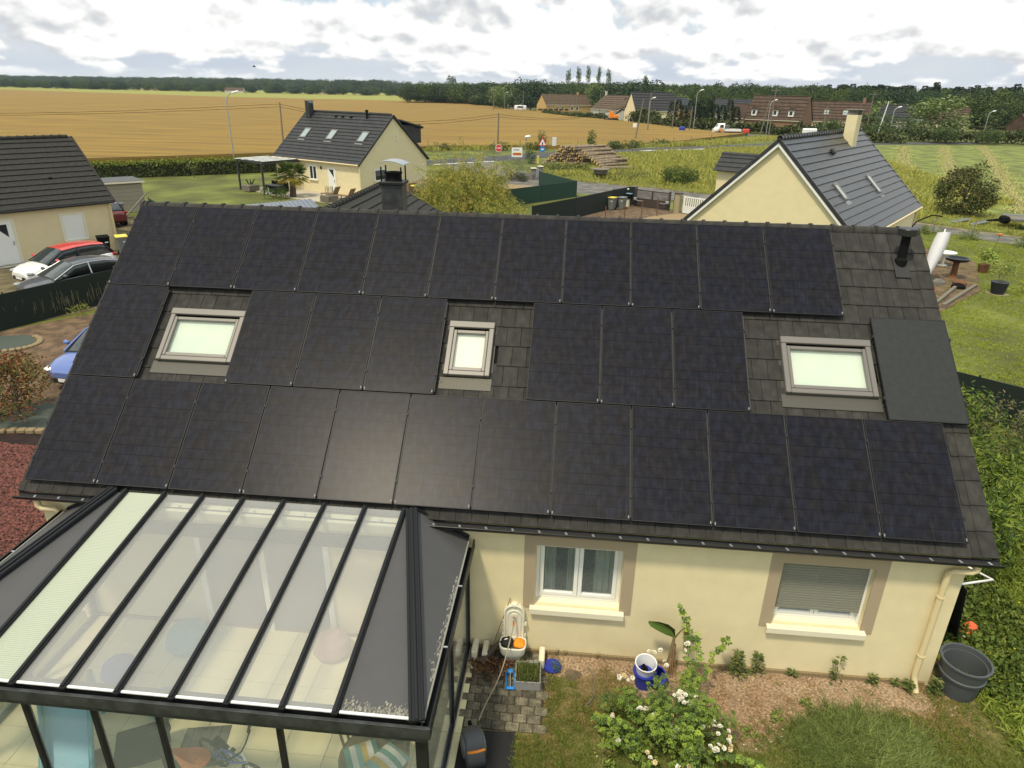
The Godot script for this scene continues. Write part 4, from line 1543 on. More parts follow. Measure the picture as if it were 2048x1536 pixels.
# ---------------------------------------------------------------- houses with a pitched roof
# local x runs along the ridge from 0 to «l», the near eave is at z = 0 and the far one at z = -«w»
func gable_house(called: String, label: String, at: Vector3, turn: float, l: float, w: float, eave: float, ridge: float, wall: Material, roof: Material, o := {}) -> Node3D:
	var h := thing(called, label, "house", at, turn)
	var up := (ridge - eave) / (w * 0.5)
	var wi := 0.22
	var b := mb()
	var ye := eave + up * wi - 0.12
	var prof := [Vector2(-wi, 0), Vector2(-w + wi, 0), Vector2(-w + wi, ye), Vector2(-w * 0.5, ridge - 0.14), Vector2(-wi, ye)]
	b.prism(prof, Transform3D(Basis(Vector3(0, 0, 1), Vector3.UP, Vector3(-1, 0, 0)), Vector3(l - 0.12, 0, 0)), l - 0.24)
	part("wall", b, wall, h)
	var sl := Vector2(w * 0.5, ridge - eave).length()
	var ang := atan2(ridge - eave, w * 0.5)
	var n: int = o.get("courses", int(sl / 0.37))
	var step := sl / n
	var course := mb()
	course.box(Vector3.ZERO, Vector3(l, 0.05, step + 0.02), 0.004)
	var cm := course.mesh()
	var deck := mb()
	for s in [1.0, -1.0]:
		var base := Transform3D(Basis(Vector3.RIGHT, ang * s), Vector3(0, ridge, -w * 0.5))
		deck.xf = base
		deck.box(Vector3(l * 0.5, -0.105, s * sl * 0.5), Vector3(l - 0.02, 0.06, sl - 0.02))
		var rows := n if s > 0.0 or o.get("both", false) else 1
		if rows == 1:
			var one := mb()
			one.box(Vector3.ZERO, Vector3(l, 0.05, sl))
			part("far_slope", one, roof, h).transform = base * Transform3D(Basis.IDENTITY, Vector3(l * 0.5, -0.03, s * sl * 0.5))
		else:
			for k in rows:
				part("tile_course", cm, roof, h).transform = base * Transform3D(Basis(Vector3.RIGHT, -0.13 * s), Vector3(l * 0.5, -0.015, s * (step * (k + 0.5))))
	part("roof_deck", deck, M["black_matt"], h)
	# verges
	for x in [0.0, l]:
		for s in [1.0, -1.0]:
			var base := Transform3D(Basis(Vector3.RIGHT, ang * s), Vector3(x, ridge, -w * 0.5))
			var v := mb()
			v.xf = base
			v.box(Vector3(0.01 if x > 0.0 else -0.01, -0.05, s * (sl * 0.5 + 0.01)), Vector3(0.10, 0.16, sl + 0.02), 0.01)
			part("verge", v, roof, h)
			if o.get("fascia", false):
				var f := mb()
				f.xf = base
				f.box(Vector3(-0.015 if x == 0.0 else 0.015, -0.19, s * (sl * 0.5 - 0.05)), Vector3(0.05, 0.10, sl - 0.1))
				part("fascia", f, M["white_paint"], h)
	# ridge tiles
	var rt := mb()
	rt.cyl(Vector3(0, 0, 0), Vector3(0.40, 0, 0), 0.115, 0.10, 10)
	rt.cyl(Vector3(0.0, 0.004, 0), Vector3(0.07, 0.004, 0), 0.128, 0.128, 10)
	var rm := rt.mesh()
	for k in int(l / 0.39):
		part("ridge_tile", rm, roof, h).position = Vector3(k * 0.39, ridge + 0.0, -w * 0.5)
	# gutters
	for s in 2:
		var g := mb()
		var z := 0.03 if s == 0 else -w - 0.03
		g.cyl(Vector3(0.02, eave - 0.06, z), Vector3(l - 0.02, eave - 0.06, z), 0.06, 0.06, 8)
		part("gutter", g, o.get("gutter", M["cream_pvc"]), h)
	return h


# a window, door or shutter set on a wall: «t» has its x along the wall and z outwards, origin at the bottom centre
func opening(h: Node3D, called: String, t: Transform3D, w: float, ht: float, kind: String, surround: Material = null) -> void:
	var f := mb()
	if surround:
		for s in [-1.0, 1.0]:
			f.box(Vector3(s * (w * 0.5 + 0.07), ht * 0.5, 0.012), Vector3(0.13, ht, 0.025), 0.004)
		f.box(Vector3(0, ht + 0.06, 0.013), Vector3(w + 0.27, 0.12, 0.026), 0.004)
		if kind != "door":
			f.box(Vector3(0, -0.04, 0.05), Vector3(w + 0.22, 0.08, 0.14), 0.01)
		part("surround", f, surround, h).transform = t
	var g := mb()
	if kind == "shutter":
		g.box(Vector3(0, ht * 0.5, 0.006), Vector3(w, ht, 0.012))
		var sh := part(called, g, M["white_pvc"], h)
		sh.transform = t
		for k in int(ht / 0.055):
			part("slat", mb().box(Vector3(0, 0.03 + k * 0.055, 0.016), Vector3(w - 0.02, 0.05, 0.008), 0.003), M["white_pvc"], sh)
		return
	if kind == "door":
		g.box(Vector3(0, ht * 0.5, 0.01), Vector3(w, ht, 0.02), 0.003)
		var d := part(called, g, M["white_pvc"], h)
		d.transform = t
		part("pane", mb().prism([Vector2(-0.30, 1.92), Vector2(0.26, 1.92), Vector2(0.26, 1.30)], Transform3D(Basis.IDENTITY, Vector3(0, 0, 0.018)), 0.01), M["dark_glass"], d)
		part("handle", mb().box(Vector3(w * 0.5 - 0.09, 1.02, 0.05), Vector3(0.03, 0.22, 0.04), 0.01), M["steel"], d)
		return
	for s in [-1.0, 1.0]:
		g.box(Vector3(s * (w * 0.5 - 0.035), ht * 0.5, 0.012), Vector3(0.07, ht, 0.045), 0.005)
		g.box(Vector3(0, ht * 0.5 + s * (ht * 0.5 - 0.035), 0.012), Vector3(w - 0.14, 0.07, 0.044), 0.005)
	if w > 0.8:
		g.box(Vector3(0, ht * 0.5, 0.013), Vector3(0.09, ht - 0.14, 0.043), 0.004)
	var win := part(called, g, M["white_pvc"], h)
	win.transform = t
	part("pane", mb().box(Vector3(0, ht * 0.5, 0.006), Vector3(w - 0.1, ht - 0.1, 0.01)), M["dark_glass"], win)


func roof_window(h: Node3D, x: float, d: float, w: float, l: float, ridge: float, ang: float, half: float) -> void:
	var base := Transform3D(Basis(Vector3.RIGHT, ang), Vector3(0, ridge, -half)) * Transform3D(Basis.IDENTITY, Vector3(x, 0.03, d))
	var f := mb()
	for s in [-1.0, 1.0]:
		f.box(Vector3(s * (w * 0.5 - 0.04), 0, 0), Vector3(0.08, 0.09, l), 0.01)
		f.box(Vector3(0, 0, s * (l * 0.5 - 0.05)), Vector3(w - 0.16, 0.085, 0.10), 0.01)
	var r := part("roof_window", f, M["alu_taupe"], h)
	r.transform = base
	part("pane", mb().box(Vector3(0, 0.01, 0), Vector3(w - 0.14, 0.02, l - 0.16)), mat("sky_pane", lin(0.30, 0.36, 0.36), 0.06), r)
	part("apron", mb().box(Vector3(0, -0.022, l * 0.5 + 0.12), Vector3(w + 0.1, 0.015, 0.26)), mat("pale_lead", lin(0.22, 0.23, 0.235), 0.6), r)


# ---------------------------------------------------------------- cars; local x points forward
func car(called: String, label: String, at: Vector3, heading: Vector2, body: Array, cabin: Array, paint: Material, roof: Material, o := {}) -> Node3D:
	var c := thing(called, label, "car", at, atan2(-heading.y, heading.x))
	var rings := []
	for s in body:            # x, half width, bottom, top
		var w: float = s[1]
		var y0: float = s[2]
		var y1: float = s[3]
		var k := minf(0.16, (y1 - y0) * 0.4)
		rings.append([Vector3(s[0], y0, -w * 0.88), Vector3(s[0], y0 + k, -w), Vector3(s[0], (y0 + y1) * 0.5 + 0.05, -w * 0.995), Vector3(s[0], y1 - k * 0.6, -w * 0.95), Vector3(s[0], y1 - 0.02, -w * 0.80), Vector3(s[0], y1 + 0.012, -w * 0.4), Vector3(s[0], y1 + 0.012, w * 0.4), Vector3(s[0], y1 - 0.02, w * 0.80), Vector3(s[0], y1 - k * 0.6, w * 0.95), Vector3(s[0], (y0 + y1) * 0.5 + 0.05, w * 0.995), Vector3(s[0], y0 + k, w), Vector3(s[0], y0, w * 0.88)])
	part("body", mb().loft(rings), paint, c)
	var gr := []
	var tops := []
	for s in cabin:           # x, half width and height at the belt, half width and height at the top
		var wb: float = s[1]
		var wt: float = s[3]
		var yt: float = s[4]
		gr.append([Vector3(s[0], s[2] - 0.05, -wb), Vector3(s[0], yt - 0.05, -wt - 0.02), Vector3(s[0], yt - 0.005, -wt * 0.86), Vector3(s[0], yt + 0.01, -wt * 0.4), Vector3(s[0], yt + 0.01, wt * 0.4), Vector3(s[0], yt - 0.005, wt * 0.86), Vector3(s[0], yt - 0.05, wt + 0.02), Vector3(s[0], s[2] - 0.05, wb)])
	part("windows", mb().loft(gr), M["car_glass"], c)
	var i0: int = o.get("roof_from", 1)
	var i1: int = o.get("roof_to", cabin.size() - 2)
	for i in range(i0, i1 + 1):
		var g: Array = gr[i]
		var up := Vector3(0, 0.014, 0)
		tops.append([g[1] + up + Vector3(0, -0.02, -0.012), g[2] + up, g[3] + up, g[4] + up, g[5] + up, g[6] + up + Vector3(0, -0.02, 0.012), g[6] + Vector3(0, -0.05, 0), g[1] + Vector3(0, -0.05, 0)])
	part("roof", mb().loft(tops), roof, c)
	var pil := mb()
	for z in [1.0, -1.0]:
		for i in cabin.size():
			if i == 0 or i == cabin.size() - 1 or i in o.get("pillars", []):
				continue
		var last := cabin.size() - 1
		var f := func(i: int, e: int) -> Vector3:
			var p: Vector3 = gr[i][e]
			return Vector3(p.x, p.y, absf(p.z) * z * 1.008)
		pil.tube([f.call(last, 0) + Vector3(0, 0.05, 0), f.call(i1, 1)], 0.030, 6)
		pil.tube([f.call(0, 0) + Vector3(0, 0.05, 0), f.call(i0, 1)], 0.045, 6)
		for i in o.get("pillars", []):
			pil.tube([f.call(i, 0), f.call(i, 1)], 0.028, 6)
		for i in range(i0, i1):
			pil.tube([f.call(i, 1), f.call(i + 1, 1)], 0.024, 6)
	part("pillars", pil, o.get("pillar", M["black_gloss"]), c)
	var fx: float = body[body.size() - 1][0]
	var rx: float = body[0][0]
	var hw: float = body[body.size() / 2][1]
	for x in [fx - 0.80, rx + 0.72]:
		for z in [-1.0, 1.0]:
			var a := Vector3(x, 0.31, z * (hw - 0.20))
			var e := Vector3(x, 0.31, z * (hw + 0.012))
			var arch := mb().cyl(a, Vector3(x, 0.33, z * (hw + 0.004)), 0.375, 0.375, 22)
			part("wheel_arch", arch, M["black_matt"], c)
			var wh := part("wheel", mb().cyl(a, e, 0.31, 0.31, 22), M["rubber"], c)
			part("rim", mb().cyl(e, e + Vector3(0, 0, z * 0.012), 0.21, 0.19, 16), M["alu"], wh)
	for z in [-1.0, 1.0]:
		part("headlight", mb().box(Vector3(fx - 0.16, 0.66, z * (hw - 0.22)), Vector3(0.28, 0.13, 0.26), 0.05, Basis(Vector3.UP, z * 0.45)), mat("headlight", lin(0.35, 0.36, 0.37), 0.1), c)
		part("tail_light", mb().box(Vector3(rx + 0.10, 0.88, z * (hw - 0.14)), Vector3(0.16, 0.16, 0.20), 0.05), mat("tail_red", lin(0.32, 0.01, 0.012), 0.15), c)
		var mx: float = cabin[cabin.size() - 1][0] - 0.35
		part("mirror", mb().box(Vector3(mx, cabin[1][2] + 0.07, z * (hw + 0.09)), Vector3(0.13, 0.13, 0.20), 0.045), o.get("mirror", paint), c)
	part("grille", mb().box(Vector3(fx - 0.055, 0.40, 0), Vector3(0.16, 0.20, hw * 1.2), 0.04), M["black_gloss"], c)
	part("number_plate", mb().box(Vector3(fx + 0.028, 0.42, 0), Vector3(0.012, 0.10, 0.48), 0.003), M["white_paint"], c)
	return c


const HATCH_BODY := [[-1.99, 0.60, 0.46, 0.80], [-1.93, 0.76, 0.32, 0.98], [-1.55, 0.86, 0.22, 1.02], [-0.6, 0.875, 0.20, 1.00], [0.4, 0.875, 0.20, 0.98], [1.05, 0.87, 0.20, 0.93], [1.55, 0.84, 0.20, 0.86], [1.86, 0.74, 0.24, 0.76], [1.99, 0.58, 0.32, 0.62]]
const HATCH_CABIN := [[-1.90, 0.68, 0.98, 0.60, 1.05], [-1.58, 0.76, 1.00, 0.58, 1.40], [-1.0, 0.79, 1.00, 0.61, 1.475], [-0.3, 0.80, 1.00, 0.62, 1.48], [0.32, 0.80, 0.99, 0.60, 1.42], [1.12, 0.76, 0.93, 0.66, 0.97]]
const SALOON_BODY := [[-2.30, 0.58, 0.48, 0.78], [-2.22, 0.76, 0.34, 0.96], [-1.7, 0.88, 0.22, 0.99], [-0.6, 0.91, 0.20, 0.97], [0.5, 0.91, 0.20, 0.95], [1.25, 0.90, 0.20, 0.89], [1.85, 0.86, 0.20, 0.80], [2.18, 0.74, 0.24, 0.70], [2.30, 0.58, 0.34, 0.58]]
const SALOON_CABIN := [[-2.0, 0.70, 0.95, 0.62, 0.99], [-1.35, 0.76, 0.97, 0.57, 1.26], [-0.75, 0.80, 0.97, 0.60, 1.39], [-0.1, 0.81, 0.97, 0.61, 1.42], [0.45, 0.81, 0.96, 0.59, 1.36], [1.35, 0.78, 0.89, 0.68, 0.93]]


# wheeled bin; the front faces +z
func bin(called: String, label: String, at: Vector3, turn: float, body: Material, lid: Material, group := "") -> Node3D:
	var o := thing(called, label, "bin", at, turn, group)
	var rings := []
	for s in [[0.06, 0.20, 0.22], [0.5, 0.235, 0.27], [0.95, 0.265, 0.33]]:
		var w: float = s[1]
		var d: float = s[2]
		rings.append([Vector3(-w, s[0], -d), Vector3(-w, s[0], d - 0.05), Vector3(-w + 0.05, s[0], d), Vector3(w - 0.05, s[0], d), Vector3(w, s[0], d - 0.05), Vector3(w, s[0], -d)])
	part("body", mb().loft(rings), body, o)
	part("lid", mb().box(Vector3(0, 0.985, 0.01), Vector3(0.58, 0.06, 0.74), 0.025), lid, o)
	part("handle", mb().cyl(Vector3(-0.22, 0.96, -0.39), Vector3(0.22, 0.96, -0.39), 0.018, 0.018, 8), body, o)
	for s in [-1, 1]:
		part("wheel", mb().cyl(Vector3(s * 0.20, 0.10, -0.26), Vector3(s * 0.25, 0.10, -0.26), 0.10, 0.10, 14), M["rubber"], o)
	part("sticker", mb().box(Vector3(0.10, 0.75, 0.302), Vector3(0.16, 0.10, 0.006), 0.0, Basis(Vector3.RIGHT, -0.13)), M["white_paint"], o)
	return o


# a fence of posts with netting between them, through points on the ground
func netting_fence(called: String, label: String, pts: Array, ht: float, net: Material, post: Material, sag := 0.0) -> Node3D:
	var o := thing(called, label, "fence")
	for i in pts.size():
		var p := Vector3(pts[i][0], 0, pts[i][1])
		part("post", mb().cyl(p, p + Vector3(0, ht + 0.06, 0), 0.025, 0.025, 8), post, o)
		if i < pts.size() - 1:
			var q := Vector3(pts[i + 1][0], 0, pts[i + 1][1])
			var b := mb()
			var n := 6
			var s := (q - p).cross(Vector3.UP).normalized() * 0.012
			for k in n:
				var a := p.lerp(q, float(k) / n)
				var e := p.lerp(q, float(k + 1) / n)
				var ya := ht - sag * sin(PI * k / n)
				var yb := ht - sag * sin(PI * (k + 1) / n)
				var m := (a + e) * 0.5 + Vector3(0, ht * 0.5, 0)
				b.quad_out(a + s, e + s, e + s + Vector3(0, yb, 0), a + s + Vector3(0, ya, 0), m)
				b.quad_out(a - s, e - s, e - s + Vector3(0, yb, 0), a - s + Vector3(0, ya, 0), m)
				b.quad_out(a + s + Vector3(0, ya, 0), e + s + Vector3(0, yb, 0), e - s + Vector3(0, yb, 0), a - s + Vector3(0, ya, 0), m)
			part("netting", b, net, o)
	return o


# ---------------------------------------------------------------- west of the house: neighbour, cars, planting
func build_west_side() -> void:
	# the neighbour's bungalow by the parked cars
	var t := 0.963
	var h := gable_house("bungalow", "cream bungalow with dark slate roof and closed white shutter beside the parked cars", Vector3(-22.19, 0, -17.10), t, 11.1, 8.2, 2.60, 5.55, M["render_pale"], M["slate_1"], {"gutter": M["black_gloss"]})
	opening(h, "window", Transform3D(Basis.IDENTITY, Vector3(9.03, 0.85, -0.215)), 0.92, 1.22, "shutter", M["sill_stone"])
	opening(h, "door", Transform3D(Basis.IDENTITY, Vector3(5.90, 0.03, -0.215)), 0.95, 2.05, "door", M["sill_stone"])
	opening(h, "window", Transform3D(Basis.IDENTITY, Vector3(3.2, 0.9, -0.215)), 1.2, 1.15, "shutter", M["sill_stone"])
	part("doorstep", mb().box(Vector3(5.9, 0.02, 0.12), Vector3(1.4, 0.10, 0.6), 0.01), M["concrete"], h)
	part("house_number", mb().box(Vector3(5.05, 2.25, -0.21), Vector3(0.22, 0.16, 0.02), 0.004), M["steel"], h)
	part("rain_pipe", mb().tube([Vector3(10.86, 2.5, 0.05), Vector3(10.86, 2.35, -0.12), Vector3(10.86, 0.02, -0.14)], 0.05, 10), M["cream_pvc"], h)
	for p in [[1.6, 5.2], [3.1, 8.9]]:
		var ang := atan2(5.55 - 2.60, 4.1)
		var v := part("vent_tile", mb().box(Vector3.ZERO, Vector3(0.16, 0.07, 0.10), 0.02), M["black_matt"], h)
		v.transform = Transform3D(Basis(Vector3.RIGHT, ang), Vector3(0, 5.55, -4.1)) * Transform3D(Basis.IDENTITY, Vector3(p[1], 0.03, p[0]))

	# cars
	car("hatchback", "white hatchback with red roof and red mirrors parked against the bungalow", Vector3(-14.75, 0, -20.35), Vector2(-0.42, 0.907), HATCH_BODY, HATCH_CABIN, M["paint_white"], M["paint_red"], {"mirror": M["paint_red"], "pillars": [3]})
	car("saloon_car", "dark grey coupe-like saloon car parked behind the green netting fence", Vector3(-12.55, 0, -18.35), Vector2(-0.50, 0.866), SALOON_BODY, SALOON_CABIN, M["paint_grey"], M["paint_grey"], {"pillars": [3], "pillar": M["alu"]})
	car("small_car", "blue small car on the dirt drive behind the red-leaved shrub", Vector3(-5.75, 0, -10.35), Vector2(-0.13, 0.99), HATCH_BODY, HATCH_CABIN, M["paint_blue"], M["paint_blue"], {"pillars": [3], "pillar": M["paint_blue"]})
	car("dark_red_car", "dark red car whose tail shows past the bungalow corner", Vector3(-21.7, 0, -32.85), Vector2(-0.87, -0.49), HATCH_BODY, HATCH_CABIN, M["paint_dark_red"], M["paint_dark_red"], {"pillars": [3]})

	# bins
	bin("wheeled_bin", "black wheeled bin at the bungalow corner beside the white hatchback", Vector3(-15.95, 0, -24.85), 0.75, M["black_matt"], M["black_matt"], "wheeled bins by the bungalow")
	bin("wheeled_bin", "grey wheeled bin with yellow lid at the bungalow corner beside the black bin", Vector3(-15.15, 0, -25.15), 0.7, M["bin_grey"], M["bin_yellow"], "wheeled bins by the bungalow")
	bin("wheeled_bin", "grey-green wheeled bin with dark lid in front of the pale shed", Vector3(-21.7, 0, -35.0), 0.6, M["bin_grey"], M["grey_plastic"], "wheeled bins by the bungalow")
	bin("wheeled_bin", "grey wheeled bin with yellow lid by the pale shed, half hidden by the bungalow", Vector3(-22.7, 0, -34.6), 0.6, M["bin_grey"], M["bin_yellow"], "wheeled bins by the bungalow")

	# shed
	var shed := thing("shed", "pale board shed with flat grey roof behind the bungalow", "shed", Vector3(-24.2, 0, -37.4), 0.80)
	part("wall", mb().box(Vector3(0, 1.0, 0), Vector3(4.2, 2.0, 2.6)), grainy("shed_board", lin(0.48, 0.43, 0.33), 0.85, 2.0), shed)
	for k in 7:
		part("plank", mb().box(Vector3(0, 0.15 + k * 0.27, 1.312), Vector3(4.2, 0.255, 0.024), 0.006), M["shed_board"], shed)
		part("plank", mb().box(Vector3(2.112, 0.15 + k * 0.27, 0), Vector3(0.024, 0.255, 2.6), 0.006), M["shed_board"], shed)
	part("roof", mb().box(Vector3(0, 2.06, 0), Vector3(4.5, 0.10, 3.0), 0.01), grainy("felt", lin(0.13, 0.135, 0.14), 0.8, 2.0), shed)
	part("roof_edge", mb().box(Vector3(0, 2.03, 1.52), Vector3(4.5, 0.10, 0.03), 0.004), M["sill_stone"], shed)
	solo("fallen_plank", mb().bar(Vector3(-21.2, 0.05, -34.4), Vector3(-20.6, 1.5, -36.5), 0.10, 0.05), M["weathered_wood"], "weathered plank leaning against the end of the pale shed", "plank")

	# green netting fences
	netting_fence("netting_fence", "dark green netting fence in front of the grey saloon car", [[-15.2, -6.0], [-13.3, -10.2], [-11.95, -13.5], [-10.75, -16.6], [-9.75, -19.2], [-8.7, -22]], 1.28, M["screen_green"], M["screen_green"])
	netting_fence("netting_fence", "grey-green netting fence between the pale shed and the lawn", [[-20.4, -36.3], [-17.2, -33.6], [-12.5, -30.2]], 1.2, M["screen_teal"], M["screen_green"], 0.15)
	# cut reeds show through the worn netting
	var reed := mb()
	for i in 150:
		var p := Vector2(-13.2, -10.5).lerp(Vector2(-10.2, -18.0), rng.randf())
		var a := Vector3(p.x + 0.04, rng.randf_range(0.1, 0.5), p.y + 0.02)
		reed.bar(a, a + Vector3(rng.randf_range(-0.03, 0.03), rng.randf_range(0.15, 0.55), rng.randf_range(-0.05, 0.05)), 0.010, 0.006, Vector3.RIGHT)
	stuff("dry_reeds", reed, mat("reed", lin(0.20, 0.18, 0.11), 0.9), "dry reeds poking through the worn green netting")

	# the red-leaved shrub and its neighbours
	var reds := [Color(0.19, 0.055, 0.028), Color(0.11, 0.10, 0.03), Color(0.10, 0.085, 0.025), Color(0.060, 0.075, 0.022), Color(0.14, 0.12, 0.035), Color(0.24, 0.10, 0.055)]
	var lump := lumpy(0.95, 1.0, 0.8, 0.95, 30, 0.32, 21)
	plant("red_shrub", "bushy shrub with copper red young leaves beside the blue car", "shrub", Vector3(-6.15, 0, -6.7), lump, 3800, 0.105, 0.042, reds, trunk_mesh(1.0, 0.05, 6, 0.7, 3))
	plant("yellow_shrub", "small yellow-green shrub at the end of the green netting fence", "shrub", Vector3(-12.55, 0, -12.75), lumpy(0.65, 0.5, 0.5, 0.5, 10, 0.22, 4), 520, 0.10, 0.06, [Color(0.26, 0.27, 0.03), Color(0.18, 0.22, 0.03)])
	plant("weed", "straggly green weed growing at the foot of the dark green netting", "weed", Vector3(-10.75, 0, -15.4), lumpy(0.22, 0.38, 0.20, 0.3, 7, 0.14, 6), 150, 0.10, 0.035, [Color(0.13, 0.15, 0.035), Color(0.19, 0.19, 0.05)])
	plant("ground_shrub", "low dark shrub on the weed membrane beyond the red gravel", "shrub", Vector3(-6.9, 0, -6.6), lumpy(0.25, 0.5, 0.25, 0.4, 8, 0.16, 9), 420, 0.07, 0.03, [Color(0.07, 0.085, 0.03), Color(0.12, 0.06, 0.03)])
	# kerb stones between the membrane and the red gravel
	var row := thing("stone_edging", "row of pale edging stones along the red gravel bed", "edging")
	for i in 22:
		var p := Vector2(-8.2, -5.75).lerp(Vector2(-3.2, -6.25), i / 21.0)
		part("stone", mb().box(Vector3(p.x, 0.05, p.y + rng.randf_range(-0.02, 0.02)), Vector3(0.215, 0.11 + rng.randf_range(-0.01, 0.015), 0.17), 0.02, Basis(Vector3.UP, 0.1 + rng.randf_range(-0.08, 0.08))), grainy("edging_stone", lin(0.36, 0.27, 0.15), 0.9, 4.0), row)
	var pond := thing("stone_ring", "curved edging of small stones round the dark membrane bed", "edging")
	for i in 15:
		var a := -0.9 + i * 0.16
		part("stone", mb().box(Vector3(-11.4 + cos(a) * 1.55, 0.03, -12.0 + sin(a) * 0.95), Vector3(0.2, 0.08, 0.16), 0.03, Basis(Vector3.UP, -a)), M["edging_stone"], pond)
	# lava grit on the red bed
	var grit := mb()
	for k in 6:
		var a := TAU * k / 6.0
		var b := TAU * (k + 1) / 6.0
		grit.tri_out(Vector3(0, 0.022, 0), Vector3(cos(a) * 0.022, 0.004, sin(a) * 0.03), Vector3(cos(b) * 0.022, 0.004, sin(b) * 0.03), Vector3(0, -0.02, 0))
	grit.colored = true
	var tints := []
	for i in 200:
		var g := rng.randf_range(0.5, 1.7)
		tints.append(Color(0.125 * g, 0.046 * g, 0.036 * g))
	var gm := mat("grit", Color.WHITE, 0.95)
	gm.vertex_color_use_as_albedo = true
	scatter("lava_grit", grit.mesh(), gm, sow([[-7.5, -5.6], [-1.6, -5.1], [0.0, -0.6], [0.4, 2.2], [-1.5, 3.0], [-3.5, 0.2], [-7.0, -4.6]], 26000, 0.008, 0.6, 1.7), "crushed red lava gravel", null, tints)
	# hedge along the wheat
	_hedge("hedge", "long clipped hedge with its sunlit top painted yellow-green between the lawn and the wheat", [[-41, -50.5], [-36.4, -54.3], [-30, -58.8], [-23.5, -63.9], [-17, -68.5]], 1.30, 1.25, 11000)
	plant("pruned_tree", "thin leafless young tree in front of the clipped hedge", "tree", Vector3(-28.6, 0, -57.0), lumpy(1.1, 0.6, 0.5, 0.6, 8, 0.3, 14), 90, 0.14, 0.05, [Color(0.16, 0.19, 0.06)], trunk_mesh(1.4, 0.04, 6, 0.6, 15))
	# the fence along the wheat behind the hedge
	var wf := thing("field_fence", "wire fence on thin stakes behind the clipped hedge", "fence")
	for i in 12:
		var p := Vector2(-44, -50.5).lerp(Vector2(-15, -72.5), i / 11.0)
		part("post", mb().cyl(Vector3(p.x, 0, p.y), Vector3(p.x, 1.75, p.y), 0.035, 0.035, 6), M["weathered_wood"], wf)
	for y in [0.7, 1.2, 1.6]:
		part("wire", mb().tube([Vector3(-44, y, -50.5), Vector3(-29.5, y, -61.5), Vector3(-15, y, -72.5)], 0.006, 4), M["steel"], wf)


func _hedge(called: String, label: String, line: Array, ht: float, wd: float, n: int, cols := []) -> Node3D:
	var o := thing(called, label, "hedge")
	var b := mb()
	var cc := cols if cols.size() else [Color(0.060, 0.082, 0.018), Color(0.085, 0.11, 0.02), Color(0.045, 0.06, 0.018)]
	var top := [Color(0.20, 0.24, 0.028), Color(0.15, 0.19, 0.025), Color(0.11, 0.14, 0.025)] if cols.is_empty() else cols  # top leaves painted brighter as if sunlit, side leaves darker as if shaded
	var lens := []
	var total := 0.0
	for i in line.size() - 1:
		total += Vector2(line[i][0], line[i][1]).distance_to(Vector2(line[i + 1][0], line[i + 1][1]))
		lens.append(total)
	for i in n:
		var s := rng.randf() * total
		var k := 0
		while lens[k] < s:
			k += 1
		var a := Vector2(line[k][0], line[k][1])
		var e := Vector2(line[k + 1][0], line[k + 1][1])
		var u := a.lerp(e, rng.randf())
		var side := (e - a).normalized().orthogonal()
		var bump := 0.12 * sin(s * 1.7) + 0.08 * sin(s * 4.1)
		var face := rng.randf()
		var x := 0.0
		var y := 0.0
		var nrm := Vector3.UP
		if face < 0.42:
			x = rng.randf_range(-0.5, 0.5) * wd
			y = ht + bump + rng.randfn(0, 0.06)
		else:
			var sg := 1.0 if face < 0.85 else -1.0
			x = sg * (wd * 0.5 + bump * 0.5 + rng.randfn(0, 0.06))
			y = rng.randf() * (ht + bump)
			nrm = Vector3(side.x * sg, 0.35, side.y * sg)
		nrm = (nrm + Vector3(rng.randfn(), rng.randfn(), rng.randfn()) * 0.45).normalized()
		var dir := Vector3(rng.randfn(), rng.randfn(), rng.randfn())
		dir = (dir - nrm * dir.dot(nrm)).normalized()
		var c: Color = top[rng.randi() % top.size()] if y > ht - 0.16 else cc[rng.randi() % cc.size()]
		b.tint(c)
		b.leaf(Vector3(u.x + side.x * x, y, u.y + side.y * x), dir, nrm, rng.randf_range(0.16, 0.30), rng.randf_range(0.09, 0.16))
	part("foliage", b, M["foliage"], o)
	var core := mb()
	for k in line.size() - 1:
		var a := Vector3(line[k][0], 0, line[k][1])
		var e := Vector3(line[k + 1][0], 0, line[k + 1][1])
		core.bar(a + Vector3(0, ht * 0.46, 0), e + Vector3(0, ht * 0.46, 0), wd * 0.72, ht * 0.86)
	part("branches", core, mat("hedge_wood", lin(0.030, 0.030, 0.014), 0.95), o)
	return o


